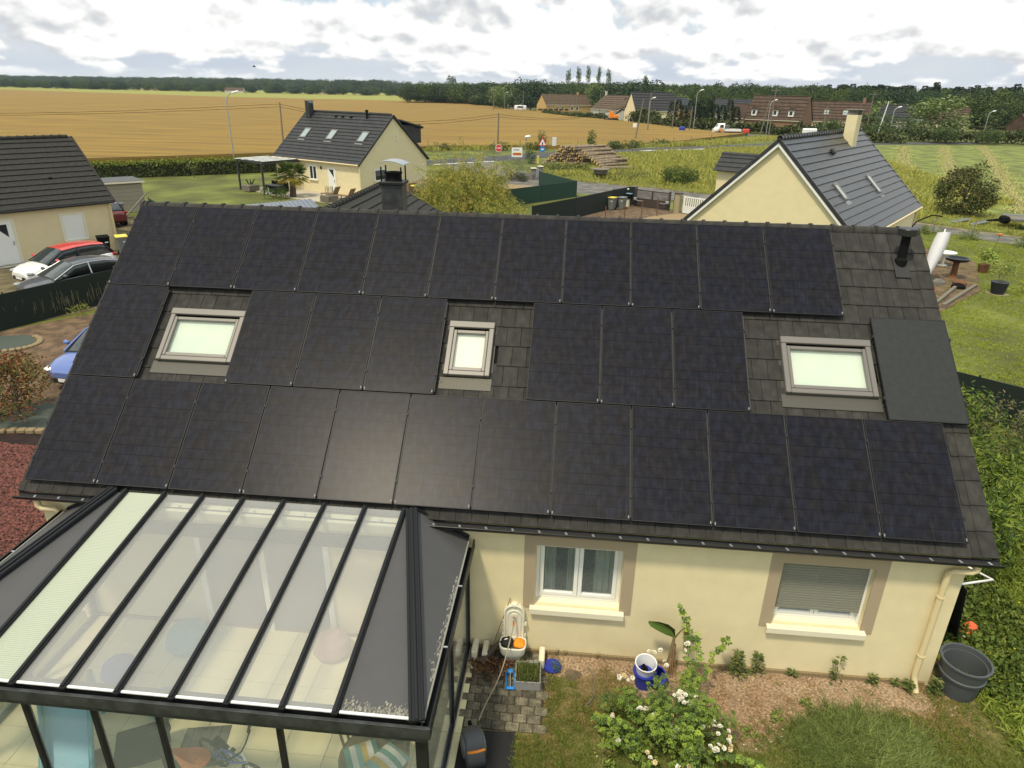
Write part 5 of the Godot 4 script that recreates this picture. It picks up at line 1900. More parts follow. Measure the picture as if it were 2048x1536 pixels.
# ---------------------------------------------------------------- north: the house with the pergola, the willow, gates and road
func build_north_side() -> void:
	var turn := -0.5215
	var ang := atan2(3.65, 4.2)
	var h := gable_house("family_house", "cream house with dark roof, three roof windows and a pergola, beyond the ridge", Vector3(-18.56, 0, -52.53), turn, 10.8, 8.4, 2.60, 6.25, M["render_cream"], M["dark_roof"], {"gutter": M["cream_pvc"]})
	opening(h, "window", Transform3D(Basis.IDENTITY, Vector3(5.0, 1.02, -0.215)), 0.92, 1.12, "window", M["sill_stone"])
	opening(h, "door", Transform3D(Basis.IDENTITY, Vector3(7.30, 0.06, -0.215)), 0.85, 2.02, "door", M["sill_stone"])
	var gt := Transform3D(Basis(Vector3(0, 0, -1), Vector3.UP, Vector3.RIGHT), Vector3(10.685, 1.18, -2.50))
	opening(h, "window", gt, 1.35, 0.90, "window", M["sill_stone"])
	for k in 5:
		part("slat", mb().box(Vector3(10.74, 1.98 - k * 0.09, -2.50), Vector3(0.03, 0.075, 1.2), 0.005), M["grey_plastic"], h)
	for y in [4.25, 4.62]:
		part("wall_vent", mb().cyl(Vector3(10.68, y, -4.62), Vector3(10.72, y, -4.62), 0.13, 0.13, 12), M["sill_stone"], h)
	for x in [2.0, 5.4, 9.2]:
		roof_window(h, x, 2.62, 0.80, 1.15, 6.25, ang, 4.2)
	for x in [4.33, 5.17, 6.23]:
		var v := part("vent_tile", mb().box(Vector3.ZERO, Vector3(0.26, 0.12, 0.22), 0.04), M["black_matt"], h)
		v.transform = Transform3D(Basis(Vector3.RIGHT, ang), Vector3(0, 6.25, -4.2)) * Transform3D(Basis.IDENTITY, Vector3(x, 0.05, 0.52))
	part("flue", mb().lathe([Vector2(0.09, 5.6), Vector2(0.09, 6.42), Vector2(0.15, 6.43), Vector2(0.15, 6.55), Vector2(0, 6.57)], Vector3(8.12, 0, -3.8), 12), M["black_matt"], h)
	var ch := part("chimney", mb().box(Vector3(0.95, 6.2, -3.75), Vector3(0.52, 1.5, 0.52), 0.01), M["dark_roof"], h)
	part("chimney_cap", mb().box(Vector3(0.95, 7.12, -3.75), Vector3(0.62, 0.06, 0.62), 0.01), M["concrete"], ch)
	for s in [-1, 1]:
		part("chimney_stay", mb().box(Vector3(0.95 + s * 0.24, 7.02, -3.75), Vector3(0.05, 0.16, 0.5)), M["steel"], ch)
	# dormer on the far slope
	var dm := part("dormer", mb().box(Vector3(9.3, 4.65, -6.9), Vector3(2.0, 1.5, 2.2)), M["dark_roof"], h)
	part("dormer_roof", mb().box(Vector3(9.3, 5.50, -6.7), Vector3(2.4, 0.14, 3.0), 0.02, Basis(Vector3.RIGHT, -0.22)), M["dark_roof"], dm)
	part("dormer_edge", mb().box(Vector3(9.3, 5.10, -8.2), Vector3(2.42, 0.10, 0.06), 0.01, Basis(Vector3.RIGHT, -0.22)), M["white_paint"], dm)
	part("rain_pipe", mb().tube([Vector3(10.4, 2.5, 0.03), Vector3(10.78, 2.30, -0.1), Vector3(10.78, 0.02, -0.15)], 0.05, 8), M["cream_pvc"], h)
	part("wall_lamp", mb().box(Vector3(6.1, 2.05, -0.14), Vector3(0.08, 0.26, 0.12), 0.02), M["black_matt"], h)

	# pergola on posts against the house
	var pg := thing("pergola", "anthracite pergola with pale slatted top over the neighbour's terrace", "pergola", Vector3(-18.56, 0, -52.53), turn)
	for p in [[-0.7, 3.1], [3.3, 3.6]]:
		part("post", mb().box(Vector3(p[0], 1.2, p[1]), Vector3(0.13, 2.4, 0.13), 0.01), M["anthracite_dusty"], pg)
	part("beam", mb().box(Vector3(1.3, 2.47, 3.35), Vector3(4.4, 0.20, 0.14), 0.01, Basis(Vector3.UP, -0.12)), M["anthracite_dusty"], pg)
	part("beam", mb().box(Vector3(-0.8, 2.47, 1.55), Vector3(0.14, 0.20, 3.2), 0.01), M["anthracite_dusty"], pg)
	part("beam", mb().box(Vector3(3.45, 2.47, 1.75), Vector3(0.14, 0.24, 3.7), 0.01), M["anthracite_dusty"], pg)
	part("beam", mb().box(Vector3(1.3, 2.47, 0.05), Vector3(4.4, 0.20, 0.14), 0.01), M["anthracite_dusty"], pg)
	for k in 9:
		part("slat", mb().box(Vector3(-0.5 + k * 0.44, 2.56, 1.7), Vector3(0.30, 0.03, 3.3), 0.005), M["concrete"] if k % 2 else M["white_paint"], pg)
	# terrace furniture
	var sofa := thing("garden_sofa", "dark wicker corner sofa under the anthracite pergola", "sofa", Vector3(-17.2, 0.05, -49.6), turn)
	part("seat", mb().box(Vector3(0, 0.22, 0), Vector3(2.2, 0.36, 0.8), 0.05), M["black_matt"], sofa)
	part("backrest", mb().box(Vector3(0, 0.50, -0.36), Vector3(2.2, 0.5, 0.14), 0.05), M["black_matt"], sofa)
	part("seat", mb().box(Vector3(1.2, 0.22, 0.8), Vector3(0.8, 0.36, 1.2), 0.05), M["black_matt"], sofa)
	part("cushion", mb().box(Vector3(-0.2, 0.45, 0.05), Vector3(1.6, 0.10, 0.66), 0.04), M["grey_plastic"], sofa)
	for i in 2:
		var p: Vector3 = [Vector3(-19.3, 0.05, -49.2), Vector3(-10.95, 0.05, -44.75)][i]
		var pl := thing("planter", ["square wooden planter with a spiky plant under the pergola", "square wooden planter with dry stems beside the sun loungers"][i], "planter", p, turn, "wooden planters on the neighbour's terrace")
		part("box", mb().box(Vector3(0, 0.24, 0), Vector3(0.95, 0.46, 0.95), 0.01), M["weathered_wood"], pl)
		for k in 4:
			part("slat", mb().box(Vector3(0, 0.06 + k * 0.12, 0.49), Vector3(0.98, 0.10, 0.03), 0.006), M["weathered_wood"], pl)
			part("slat", mb().box(Vector3(0.49, 0.06 + k * 0.12, 0), Vector3(0.03, 0.10, 0.98), 0.006), M["weathered_wood"], pl)
		var st := mb()
		st.colored = true
		for k in 26:
			var a := rng.randf() * TAU
			var d := Vector3(cos(a) * 0.55, 1.0, sin(a) * 0.55).normalized()
			st.tint(Color(0.05, 0.08, 0.03) if i == 0 else Color(0.33, 0.27, 0.14))
			if i == 0:
				st.leaf(Vector3(cos(a) * 0.1, 0.45, sin(a) * 0.1), d, Vector3(-d.z, 0.4, d.x).normalized(), rng.randf_range(0.4, 0.8), 0.07)
			else:
				st.tube([Vector3(cos(a) * 0.15, 0.4, sin(a) * 0.15), Vector3(cos(a) * 0.35, 0.8, sin(a) * 0.35), Vector3(cos(a) * 0.32, 1.15, sin(a) * 0.32)], 0.012, 4)
		part("foliage", st, M["foliage"], pl)
	for i in 2:
		var lg := thing("sun_lounger", ["wooden sun lounger with raised back in front of the neighbour's door", "second wooden sun lounger, the one nearer the dark hip roof"][i], "sun lounger", [Vector3(-11.6, 0.05, -46.7), Vector3(-10.1, 0.05, -45.9)][i], turn + 0.1, "wooden sun loungers on the terrace")
		part("frame", mb().box(Vector3(0, 0.32, 0), Vector3(1.4, 0.06, 0.62), 0.01), M["wood"], lg)
		part("backrest", mb().box(Vector3(0.78, 0.62, 0), Vector3(0.75, 0.05, 0.60), 0.01, Basis(Vector3(0, 0, 1), 1.0)), M["wood"], lg)
		for x in [-0.6, 0.6]:
			for z in [-0.26, 0.26]:
				part("leg", mb().box(Vector3(x, 0.15, z), Vector3(0.06, 0.30, 0.06)), M["wood"], lg)
	solo("parasol_base", mb().lathe([Vector2(0.28, 0), Vector2(0.26, 0.08), Vector2(0.05, 0.12), Vector2(0.04, 0.45), Vector2(0, 0.46)], Vector3.ZERO, 16), M["white_paint"], "white parasol foot on the edge of the terrace by the pergola", "parasol stand", Vector3(-17.1, 0.05, -47.7))
	_palm("palm_tree", "fan palm with shaggy trunk in front of the neighbour's house", Vector3(-14.6, 0, -46.6))
	plant("round_shrub", "round dark green shrub at the foot of the fan palm", "shrub", Vector3(-15.6, 0, -45.5), lumpy(0.5, 0.95, 0.55, 0.8, 16, 0.34, 31), 1300, 0.13, 0.05, [Color(0.045, 0.075, 0.02), Color(0.07, 0.10, 0.025)])
	plant("hydrangea", "pale flowering shrub with a few red blooms by the house gable", "shrub", Vector3(-3.9, 0, -48.5), lumpy(0.8, 1.0, 0.75, 0.9, 16, 0.36, 33), 1300, 0.16, 0.08, [Color(0.20, 0.23, 0.12), Color(0.32, 0.34, 0.22), Color(0.12, 0.15, 0.06), Color(0.30, 0.06, 0.05)])
	solo("log_store", mb().box(Vector3(0, 0.45, 0), Vector3(1.3, 0.9, 0.5), 0.03), M["wood"], "small rack of split logs against the house gable", "log rack", Vector3(-5.9, 0, -51.2), turn + PI / 2)
	solo("green_lid", mb().lathe([Vector2(0.40, 0.80), Vector2(0.42, 0.86), Vector2(0, 0.93)], Vector3.ZERO, 16), M["bin_yellow"], "yellow round lid beside the dark chimney", "lid", Vector3(-5.2, 0, -49.5))

	# lower roofs just behind the main ridge
	gable_house("garage_annex", "low dark tiled annex whose rounded ridge runs away from the main ridge", Vector3(2.5, 0, -12.5), PI / 2, 12.0, 6.4, 2.45, 4.22, M["render_cream"], M["slate_1"], {"courses": 9})
	# chimney
	var cz := -7.0
	var cm := thing("chimney", "tall dark clad chimney with curved metal cowl rising behind the main ridge", "chimney", Vector3(4.17, -0.33, cz))
	part("stack", mb().box(Vector3(0, 5.9, 0), Vector3(0.46, 1.5, 0.46), 0.012), M["anthracite_dusty"], cm)
	part("crown_plate", mb().box(Vector3(0, 6.68, 0), Vector3(0.54, 0.07, 0.54), 0.012), M["anthracite"], cm)
	part("flue", mb().lathe([Vector2(0.20, 6.71), Vector2(0.17, 6.76), Vector2(0.17, 6.86), Vector2(0.20, 6.87), Vector2(0.20, 6.90), Vector2(0.10, 6.91)], Vector3.ZERO, 16), M["black_matt"], cm)
	for sx in [-1, 1]:
		for sz in [-1, 1]:
			part("stay", mb().box(Vector3(sx * 0.22, 6.86, sz * 0.2), Vector3(0.03, 0.32, 0.012)), M["black_matt"], cm)
	var cowl := mb()
	for k in 10:
		var u0 := -0.28 + 0.58 * k / 10.0
		var u1 := -0.28 + 0.58 * (k + 1) / 10.0
		var f := func(u: float) -> float: return 7.05 + 0.10 * cos(u * 4.0) - 0.04 * u
		cowl.quad_out(Vector3(u0, f.call(u0), -0.32), Vector3(u1, f.call(u1), -0.32), Vector3(u1, f.call(u1), 0.32), Vector3(u0, f.call(u0), 0.32), Vector3(0, 6, 0))
		cowl.quad_out(Vector3(u0, f.call(u0) - 0.008, -0.32), Vector3(u1, f.call(u1) - 0.008, -0.32), Vector3(u1, f.call(u1) - 0.008, 0.32), Vector3(u0, f.call(u0) - 0.008, 0.32), Vector3(0, 9, 0))
	part("cowl", cowl, mat("galvanised", lin(0.42, 0.43, 0.44), 0.35, 0.7), cm)
	# ribbed metal roof of a carport
	var cp := thing("carport", "low ribbed blue-grey metal roof peeping over the main ridge", "carport", Vector3(-7.1, 0, -27.0), 0.5)
	part("roof", mb().box(Vector3(0, 2.45, 0), Vector3(3.4, 0.04, 3.2), 0.0, Basis(Vector3(0, 0, 1), 0.05)), mat("sheet_metal", lin(0.20, 0.22, 0.26), 0.45, 0.4), cp)
	for k in 15:
		part("rib", mb().box(Vector3(-1.6 + k * 0.228, 2.49 - 0.08 + (k * 0.228) * 0.05, 0), Vector3(0.05, 0.04, 3.2), 0.005), M["sheet_metal"], cp)
	for s in [[-1.5, -1.4], [1.5, -1.4], [-1.5, 1.4], [1.5, 1.4]]:
		part("post", mb().box(Vector3(s[0], 1.2, s[1]), Vector3(0.1, 2.4, 0.1)), M["steel"], cp)
	_willow()

	# netting fences of the court and the drive
	netting_fence("netting_fence", "bright green netting fence behind the willow, along the lane", [[4.6, -59.0], [8.2, -52.1]], 1.3, M["screen_teal"], M["screen_green"])
	netting_fence("netting_fence", "bright green netting fence from the lane corner towards the willow", [[8.2, -52.1], [5.4, -48.5], [2.6, -45], [-0.4, -42]], 1.3, M["screen_teal"], M["screen_green"])
	netting_fence("netting_fence", "dark green netting fence along the brown drive, behind the bins", [[5.4, -36.8], [8.2, -41.2], [11.0, -46.1], [12.4, -48.3], [13.0, -48.4]], 1.42, M["screen_green"], M["screen_green"])
	# the brown sliding gate
	var g := thing("driveway_gate", "brown double gate with vertical bars and solid lower half", "gate", Vector3(14.08, 0, -46.85), -0.62)
	for s in [-1.0, 1.0]:
		part("post", mb().box(Vector3(s * 1.50, 0.72, 0), Vector3(0.14, 1.44, 0.14), 0.01), mat("gate_brown", lin(0.055, 0.042, 0.035), 0.6), g)
		part("leaf_panel", mb().box(Vector3(s * 0.74, 0.34, 0), Vector3(1.36, 0.58, 0.03), 0.004), M["gate_brown"], g)
		part("rail", mb().box(Vector3(s * 0.74, 1.30, 0), Vector3(1.40, 0.07, 0.05), 0.008), M["gate_brown"], g)
		part("rail", mb().box(Vector3(s * 0.74, 0.66, 0), Vector3(1.40, 0.06, 0.05), 0.008), M["gate_brown"], g)
		part("stile", mb().box(Vector3(s * 0.05, 0.69, 0), Vector3(0.075, 1.30, 0.055), 0.008), M["gate_brown"], g)
		for k in 13:
			part("bar", mb().box(Vector3(s * (0.16 + k * 0.10), 0.98, 0), Vector3(0.04, 0.58, 0.022), 0.004), M["gate_brown"], g)
		part("opener", mb().box(Vector3(s * 1.42, 0.62, 0.16), Vector3(0.24, 0.20, 0.18), 0.03), mat("opener_grey", lin(0.32, 0.34, 0.36), 0.5), g)
		part("opener_arm", mb().tube([Vector3(s * 1.38, 0.55, 0.20), Vector3(s * 1.05, 0.50, 0.24), Vector3(s * 0.72, 0.52, 0.06)], 0.025, 6), M["opener_grey"], g)
	var pillar := thing("gate_pillar", "pale stone block pillar between the brown gate and the white gate", "pillar", Vector3(15.85, 0, -45.25), -0.62)
	for k in 7:
		part("block", mb().box(Vector3(rng.randf_range(-0.006, 0.006), 0.10 + k * 0.20, 0), Vector3(0.42, 0.194, 0.42), 0.012), grainy("pillar_stone", lin(0.50, 0.42, 0.25), 0.9, 3.0), pillar)
	part("cap", mb().box(Vector3(0, 1.44, 0), Vector3(0.52, 0.07, 0.52), 0.012), M["gate_brown"], pillar)
	part("frame", mb().box(Vector3(-0.26, 0.72, 0.1), Vector3(0.05, 1.46, 0.05)), M["black_matt"], pillar)
	var wg := thing("white_gate", "white slatted gate with solid foot beside the pale stone pillar", "gate", Vector3(17.25, 0, -44.25), -0.70)
	for y in [0.07, 0.50, 1.20]:
		part("rail", mb().box(Vector3(0, y, 0), Vector3(2.6, 0.09, 0.05), 0.008), M["white_paint"], wg)
	part("lower_panel", mb().box(Vector3(0, 0.28, 0), Vector3(2.55, 0.40, 0.025)), M["white_paint"], wg)
	for k in 15:
		part("bar", mb().box(Vector3(-1.22 + k * 0.174, 0.85, 0), Vector3(0.095, 0.66, 0.025), 0.004), M["white_paint"], wg)
	for x in [-1.3, 0.0, 1.3]:
		part("stile", mb().box(Vector3(x, 0.65, 0), Vector3(0.10, 1.25, 0.06), 0.008), M["white_paint"], wg)
	var b1 := bin("wheeled_bin", "grey wheeled bin with yellow lid standing on the brown drive", Vector3(10.95, 0, -45.55), -0.55, M["bin_grey"], M["bin_yellow"], "wheeled bins on the brown drive")
	b1.scale = Vector3.ONE * 0.95
	bin("wheeled_bin", "all grey wheeled bin beside the yellow-lidded one on the brown drive", Vector3(11.75, 0, -46.05), -0.55, M["bin_grey"], M["bin_grey"], "wheeled bins on the brown drive").scale = Vector3.ONE * 0.92
	var mbx := thing("letter_box", "black letter box with blue-grey flap on a pale post behind the bins", "letter box", Vector3(12.35, 0, -47.35), -0.6)
	part("post", mb().box(Vector3(-0.1, 0.35, 0), Vector3(0.26, 0.70, 0.2), 0.02), M["sill_stone"], mbx)
	part("box", mb().box(Vector3(0, 0.82, 0), Vector3(0.44, 0.36, 0.34), 0.03), M["black_matt"], mbx)
	part("flap", mb().box(Vector3(0, 1.02, 0.03), Vector3(0.46, 0.06, 0.36), 0.02), mat("flap_blue", lin(0.16, 0.26, 0.33), 0.5), mbx)
	solo("floodlight", mb().lathe([Vector2(0, 0), Vector2(0.09, 0.02), Vector2(0.10, 0.12), Vector2(0, 0.15)], Vector3(0, 1.2, 0), 12), M["white_paint"], "small white lamp on the dark netting near the gate", "lamp", Vector3(12.25, 0, -48.0))
	var ys := [[10.35, -41.6, 0.85], [11.70, -41.85, 1.0], [12.92, -42.1, 1.28], [14.15, -43.4, 1.30]]
	for i in 4:
		solo("rusty_stake", mb().cyl(Vector3.ZERO, Vector3(0, ys[i][2], 0), 0.035, 0.035, 8), M["rust"], "thin rusty stake on the brown drive, %s from the bins towards the white gate" % ["first", "second", "third", "fourth"][i], "stake", Vector3(ys[i][0], 0, ys[i][1]), 0, "rusty stakes on the brown drive")
	for i in 2:
		var p := thing("gate_pier", ["white rendered gate pier with flat cap by the lane bend", "taller white gate pier beside the grey gate leaf"][i], "pillar", [Vector3(3.75, 0, -63.8), Vector3(4.35, 0, -65.9)][i], 0.3, "white gate piers by the lane")
		part("shaft", mb().box(Vector3(0, 0.52, 0), Vector3(0.42, 1.04, 0.42), 0.01), M["concrete"], p)
		part("cap", mb().box(Vector3(0, 1.08, 0), Vector3(0.54, 0.08, 0.54), 0.02), M["sill_stone"], p)
	solo("gate_leaf", mb().box(Vector3(0, 0.48, 0), Vector3(0.05, 0.9, 1.6), 0.01), mat("gate_grey", lin(0.22, 0.23, 0.27), 0.5), "grey solid gate leaf standing open between the white piers", "gate", Vector3(4.05, 0, -64.9), 0.3)
	solo("court_wall", mb().box(Vector3(0, 0.35, 0), Vector3(2.6, 0.7, 0.2), 0.01), M["concrete"], "low pale wall behind the olive tree by the lane", "wall", Vector3(2.4, 0, -63.2), 0.1)
	plant("olive_tree", "small grey-green olive tree by the low pale wall", "tree", Vector3(1.7, 0, -61.8), lumpy(1.35, 1.15, 0.75, 1.1, 20, 0.42, 41), 1700, 0.13, 0.04, [Color(0.13, 0.155, 0.075), Color(0.17, 0.19, 0.10), Color(0.09, 0.115, 0.05)], trunk_mesh(1.2, 0.09, 5, 0.7, 42))
	plant("dark_shrub", "dark purple-leaved shrub on the sandy court", "shrub", Vector3(0.7, 0, -59.5), lumpy(0.4, 0.7, 0.4, 0.6, 12, 0.28, 43), 700, 0.14, 0.05, [Color(0.035, 0.03, 0.02), Color(0.06, 0.07, 0.025), Color(0.12, 0.13, 0.04)])
	plant("clipped_box", "dark clipped shrub at the foot of the low pale wall", "shrub", Vector3(2.7, 0, -61.9), lumpy(0.4, 0.6, 0.45, 0.5, 10, 0.3, 44), 600, 0.12, 0.05, [Color(0.03, 0.045, 0.018), Color(0.05, 0.06, 0.02)])
	solo("black_bag", mb().lathe([Vector2(0.30, 0), Vector2(0.46, 0.25), Vector2(0.42, 0.6), Vector2(0.2, 0.85), Vector2(0, 0.9)], Vector3.ZERO, 14), M["black_matt"], "black dome shaped composter behind the house gable", "composter", Vector3(-5.2, 0, -62.0))

	# road furniture
	var stop := thing("stop_sign", "red octagonal stop sign at the lane junction", "road sign", Vector3(-1.6, 0, -79.7), 0.15)
	part("post", mb().cyl(Vector3.ZERO, Vector3(0, 2.0, 0), 0.03, 0.03, 8), M["steel"], stop)
	var oct := []
	for k in 8:
		var a := TAU * (k + 0.5) / 8.0
		oct.append(Vector2(cos(a), sin(a)))
	var o2 := oct.map(func(p): return p * 0.46)
	var o1 := oct.map(func(p): return p * 0.42)
	var plate := part("plate", mb().prism(o2, Transform3D(Basis.IDENTITY, Vector3(0, 1.75, 0.04)), 0.02), M["white_paint"], stop)
	part("red_face", mb().prism(o1, Transform3D(Basis.IDENTITY, Vector3(0, 1.75, 0.06)), 0.006), M["paint_red"], plate)
	part("lettering", _text("STOP", 0.26), M["white_paint"], plate).position = Vector3(0, 1.75, 0.072)
	var ad := thing("advert_sign", "white advertising board with red and yellow print by the road", "sign board", Vector3(0.40, 0, -83.0), 0.1)
	for s in [-0.5, 0.5]:
		part("post", mb().box(Vector3(s, 0.6, 0), Vector3(0.06, 1.2, 0.06)), M["weathered_wood"], ad)
	part("board", mb().box(Vector3(0, 1.05, 0.05), Vector3(1.35, 1.15, 0.04), 0.01), M["white_gloss"], ad)
	part("red_band", mb().box(Vector3(0, 0.84, 0.075), Vector3(1.1, 0.26, 0.008)), mat("print_red", lin(0.50, 0.10, 0.02), 0.6), ad)
	part("yellow_band", mb().box(Vector3(0.05, 0.98, 0.074), Vector3(0.8, 0.12, 0.008)), mat("print_yellow", lin(0.68, 0.48, 0.05), 0.6), ad)
	part("grey_line", mb().box(Vector3(-0.1, 1.36, 0.074), Vector3(0.7, 0.12, 0.008)), M["steel"], ad)
	var tri := thing("warning_sign", "triangular red-rimmed warning sign above a blue square sign", "road sign", Vector3(3.2, 0, -91.2), 0.0)
	part("post", mb().cyl(Vector3.ZERO, Vector3(0, 2.3, 0), 0.035, 0.035, 8), M["steel"], tri)
	var tp := part("triangle", mb().prism([Vector2(-0.62, 1.35), Vector2(0.62, 1.35), Vector2(0, 2.5)], Transform3D(Basis.IDENTITY, Vector3(0, 0, 0.04)), 0.02), M["paint_red"], tri)
	part("white_face", mb().prism([Vector2(-0.42, 1.46), Vector2(0.42, 1.46), Vector2(0, 2.26)], Transform3D(Basis.IDENTITY, Vector3(0, 0, 0.06)), 0.006), M["white_gloss"], tp)
	part("pictogram", mb().box(Vector3(0, 1.66, 0.070), Vector3(0.16, 0.34, 0.006)), M["black_matt"], tp)
	part("blue_plate", mb().box(Vector3(0, 0.90, 0.05), Vector3(0.62, 0.70, 0.02), 0.01), mat("sign_blue", lin(0.03, 0.20, 0.50), 0.5), tri)
	part("white_bar", mb().box(Vector3(0, 0.90, 0.065), Vector3(0.40, 0.16, 0.008)), M["white_gloss"], tri)
	var ws := thing("town_sign", "narrow white sign plate on a post beside the main road", "road sign", Vector3(4.5, 0, -99.2), 0.6)
	part("post", mb().cyl(Vector3.ZERO, Vector3(0, 1.9, 0), 0.04, 0.04, 8), M["steel"], ws)
	part("plate", mb().box(Vector3(0, 1.45, 0.05), Vector3(0.7, 1.25, 0.03), 0.01), M["white_gloss"], ws)
	solo("yellow_marker", mb().box(Vector3(0, 0.7, 0), Vector3(0.28, 0.9, 0.2), 0.03), mat("marker_yellow", lin(0.55, 0.45, 0.10), 0.6), "pale yellow gas marker post beside the log pile", "marker post", Vector3(3.4, 0, -77.5))
	_street_lamp("tall curved street lamp standing in front of the wheat field", Vector3(-33.5, 0, -75.4), 7.5, 0.3)
	_street_lamp("short street lamp with white globe head beside the advertising board", Vector3(1.5, 0, -83.2), 2.9, 0.0, 0.35)
	# fence along the main road
	var rf := thing("road_fence", "line of thin dark stakes with wire along the far road verge", "fence")
	var line := [[-14, -96.8], [-9, -98.3], [-4.5, -99.8], [-0.7, -101], [3.5, -102.2], [8, -103.8], [12.8, -105.6], [16.5, -109.5], [20.5, -114], [24.5, -119], [28.2, -124.5], [33, -131.5], [38, -139.5], [43, -147.5]]
	for p in line:
		part("post", mb().cyl(Vector3(p[0], 0, p[1]), Vector3(p[0], 1.4, p[1]), 0.045, 0.045, 6), M["weathered_wood"], rf)
	for y in [0.6, 1.2]:
		part("wire", mb().tube(line.map(func(p): return Vector3(p[0], y, p[1])), 0.008, 4), M["steel"], rf)
	var mf := thing("meadow_fence", "thin metal stakes along the near verge of the main road", "fence")
	for i in 9:
		var p := Vector2(10.5, -93).lerp(Vector2(35, -113), i / 8.0)
		part("post", mb().cyl(Vector3(p.x, 0, p.y), Vector3(p.x, 1.15, p.y), 0.03, 0.03, 6), M["weathered_wood"], mf)
	_log_pile()
	var spool := thing("cable_spool", "wooden cable drum with black wrapped base at the end of the log pile", "cable drum", Vector3(10.6, 0, -66.9))
	part("lower_drum", mb().lathe([Vector2(0.78, 0), Vector2(0.80, 0.48), Vector2(0, 0.50)], Vector3.ZERO, 24), M["black_gloss"], spool)
	part("core", mb().lathe([Vector2(0.72, 0.48), Vector2(0.72, 0.85), Vector2(0, 0.86)], Vector3.ZERO, 24), M["weathered_wood"], spool)
	part("flange", mb().lathe([Vector2(0, 0.84), Vector2(1.0, 0.85), Vector2(1.0, 0.93), Vector2(0, 0.94)], Vector3.ZERO, 26), M["weathered_wood"], spool)
	var bc := [Color(0.055, 0.085, 0.02), Color(0.085, 0.12, 0.028), Color(0.04, 0.06, 0.018)]
	plant("verge_bush", "round dark bush growing on the verge beyond the white gate", "bush", Vector3(18.2, 0, -62.7), lumpy(0.8, 1.7, 0.95, 1.4, 26, 0.55, 51), 2600, 0.20, 0.09, bc)
	plant("bramble", "low bramble thicket in front of the log pile", "bush", Vector3(6.8, 0, -72.2), lumpy(0.35, 2.6, 0.5, 1.0, 30, 0.5, 52), 2600, 0.20, 0.09, [Color(0.06, 0.085, 0.025), Color(0.10, 0.125, 0.035), Color(0.20, 0.19, 0.07)])
	plant("bramble", "pale dry brush beside the cable drum", "bush", Vector3(13.4, 0, -66.6), lumpy(0.35, 2.4, 0.5, 0.9, 22, 0.45, 53), 1700, 0.20, 0.06, [Color(0.14, 0.15, 0.04), Color(0.25, 0.23, 0.09), Color(0.09, 0.11, 0.03)])
	plant("clipped_conifer", "small dark clipped conifer beside the short street lamp", "shrub", Vector3(2.4, 0, -80.2), lumpy(0.8, 0.55, 0.85, 0.55, 14, 0.36, 54), 900, 0.15, 0.06, [Color(0.03, 0.055, 0.02), Color(0.045, 0.075, 0.025)])
	for i in 9:
		var p: Array = [[-11.5, -96.5], [-3.6, -99.2], [1.6, -101.5], [2.6, -101.8], [10.2, -104.6], [14.0, -107.5], [15.2, -108.6], [17.4, -111.5], [22.0, -117.0]][i]
		var tall: bool = i in [3, 4]
		plant("roadside_bush", ["low grey bush by the first stakes of the road fence", "low brown bush behind the stop sign verge", "broad brown bush behind the advertising board", "thin upright dark sapling behind the warning sign", "thin dark sapling rising behind the log pile", "low bush right of the log pile skyline", "second low bush on the fence line past the logs", "third low bush on the fence line past the logs", "last low bush on the fence line towards the village"][i].replace("right of", "just past"), "bush", Vector3(p[0], 0, p[1]), lumpy(1.5 if tall else 0.5, 0.5 if tall else 1.6, 1.4 if tall else 0.6, 0.5 if tall else 0.9, 12, 0.45, 60 + i), 420, 0.28, 0.13, bc if i % 3 else [Color(0.09, 0.08, 0.035), Color(0.12, 0.12, 0.04), Color(0.06, 0.07, 0.025)])
	var litter := [[5.2, -70.2, "sky_blue_plastic", "blue plastic scrap lying in front of the log pile", 0.30], [6.5, -70.0, "paint_red", "red plastic scrap lying in front of the log pile", 0.32]]
	for l in litter:
		solo("plastic_scrap", mb().box(Vector3(0, 0.12, 0), Vector3(l[4] * 1.6, 0.22, l[4]), 0.04), M[l[2]], l[3], "litter", Vector3(l[0], 0, l[1]), 0.4)
	for i in 2:
		solo("log_stake", mb().cyl(Vector3.ZERO, Vector3(0.12 * (1 if i else 0), 1.65, -0.5), 0.06, 0.05, 7), M["wood"], ["pale stake holding the log pile at its middle", "reddish stake holding the log pile near the cable drum"][i], "stake", Vector3([5.3, 8.6][i], 0, -76.6))


func _text(s: String, size: float) -> Mesh:
	var t := TextMesh.new()
	var f := SystemFont.new()
	f.font_names = PackedStringArray(["Droid Sans"])
	f.font_weight = 700
	t.font = f
	t.text = s
	t.font_size = 32
	t.pixel_size = size / 32.0
	t.depth = 0.006
	return t


func _street_lamp(label: String, at: Vector3, ht: float, turn: float, head := 0.0) -> Node3D:
	var o := thing("street_lamp", label, "street lamp", at, turn)
	if head > 0.0:
		part("pole", mb().cyl(Vector3.ZERO, Vector3(0, ht, 0), 0.06, 0.045, 8), M["concrete"], o)
		part("lamp_head", mb().box(Vector3(0.2, ht + 0.05, 0), Vector3(0.75, 0.34, 0.4), 0.14, Basis(Vector3(0, 0, 1), 0.15)), M["white_gloss"], o)
	else:
		part("pole", mb().tube([Vector3.ZERO, Vector3(0, ht * 0.86, 0), Vector3(0.15, ht * 0.93, 0), Vector3(0.5, ht * 0.98, 0), Vector3(0.8, ht, 0)], 0.08, 8, 0.04), M["galvanised"], o)
		part("lamp_head", mb().box(Vector3(1.1, ht + 0.02, 0), Vector3(0.85, 0.22, 0.34), 0.09, Basis(Vector3(0, 0, 1), 0.25)), M["white_gloss"], o)
	return o


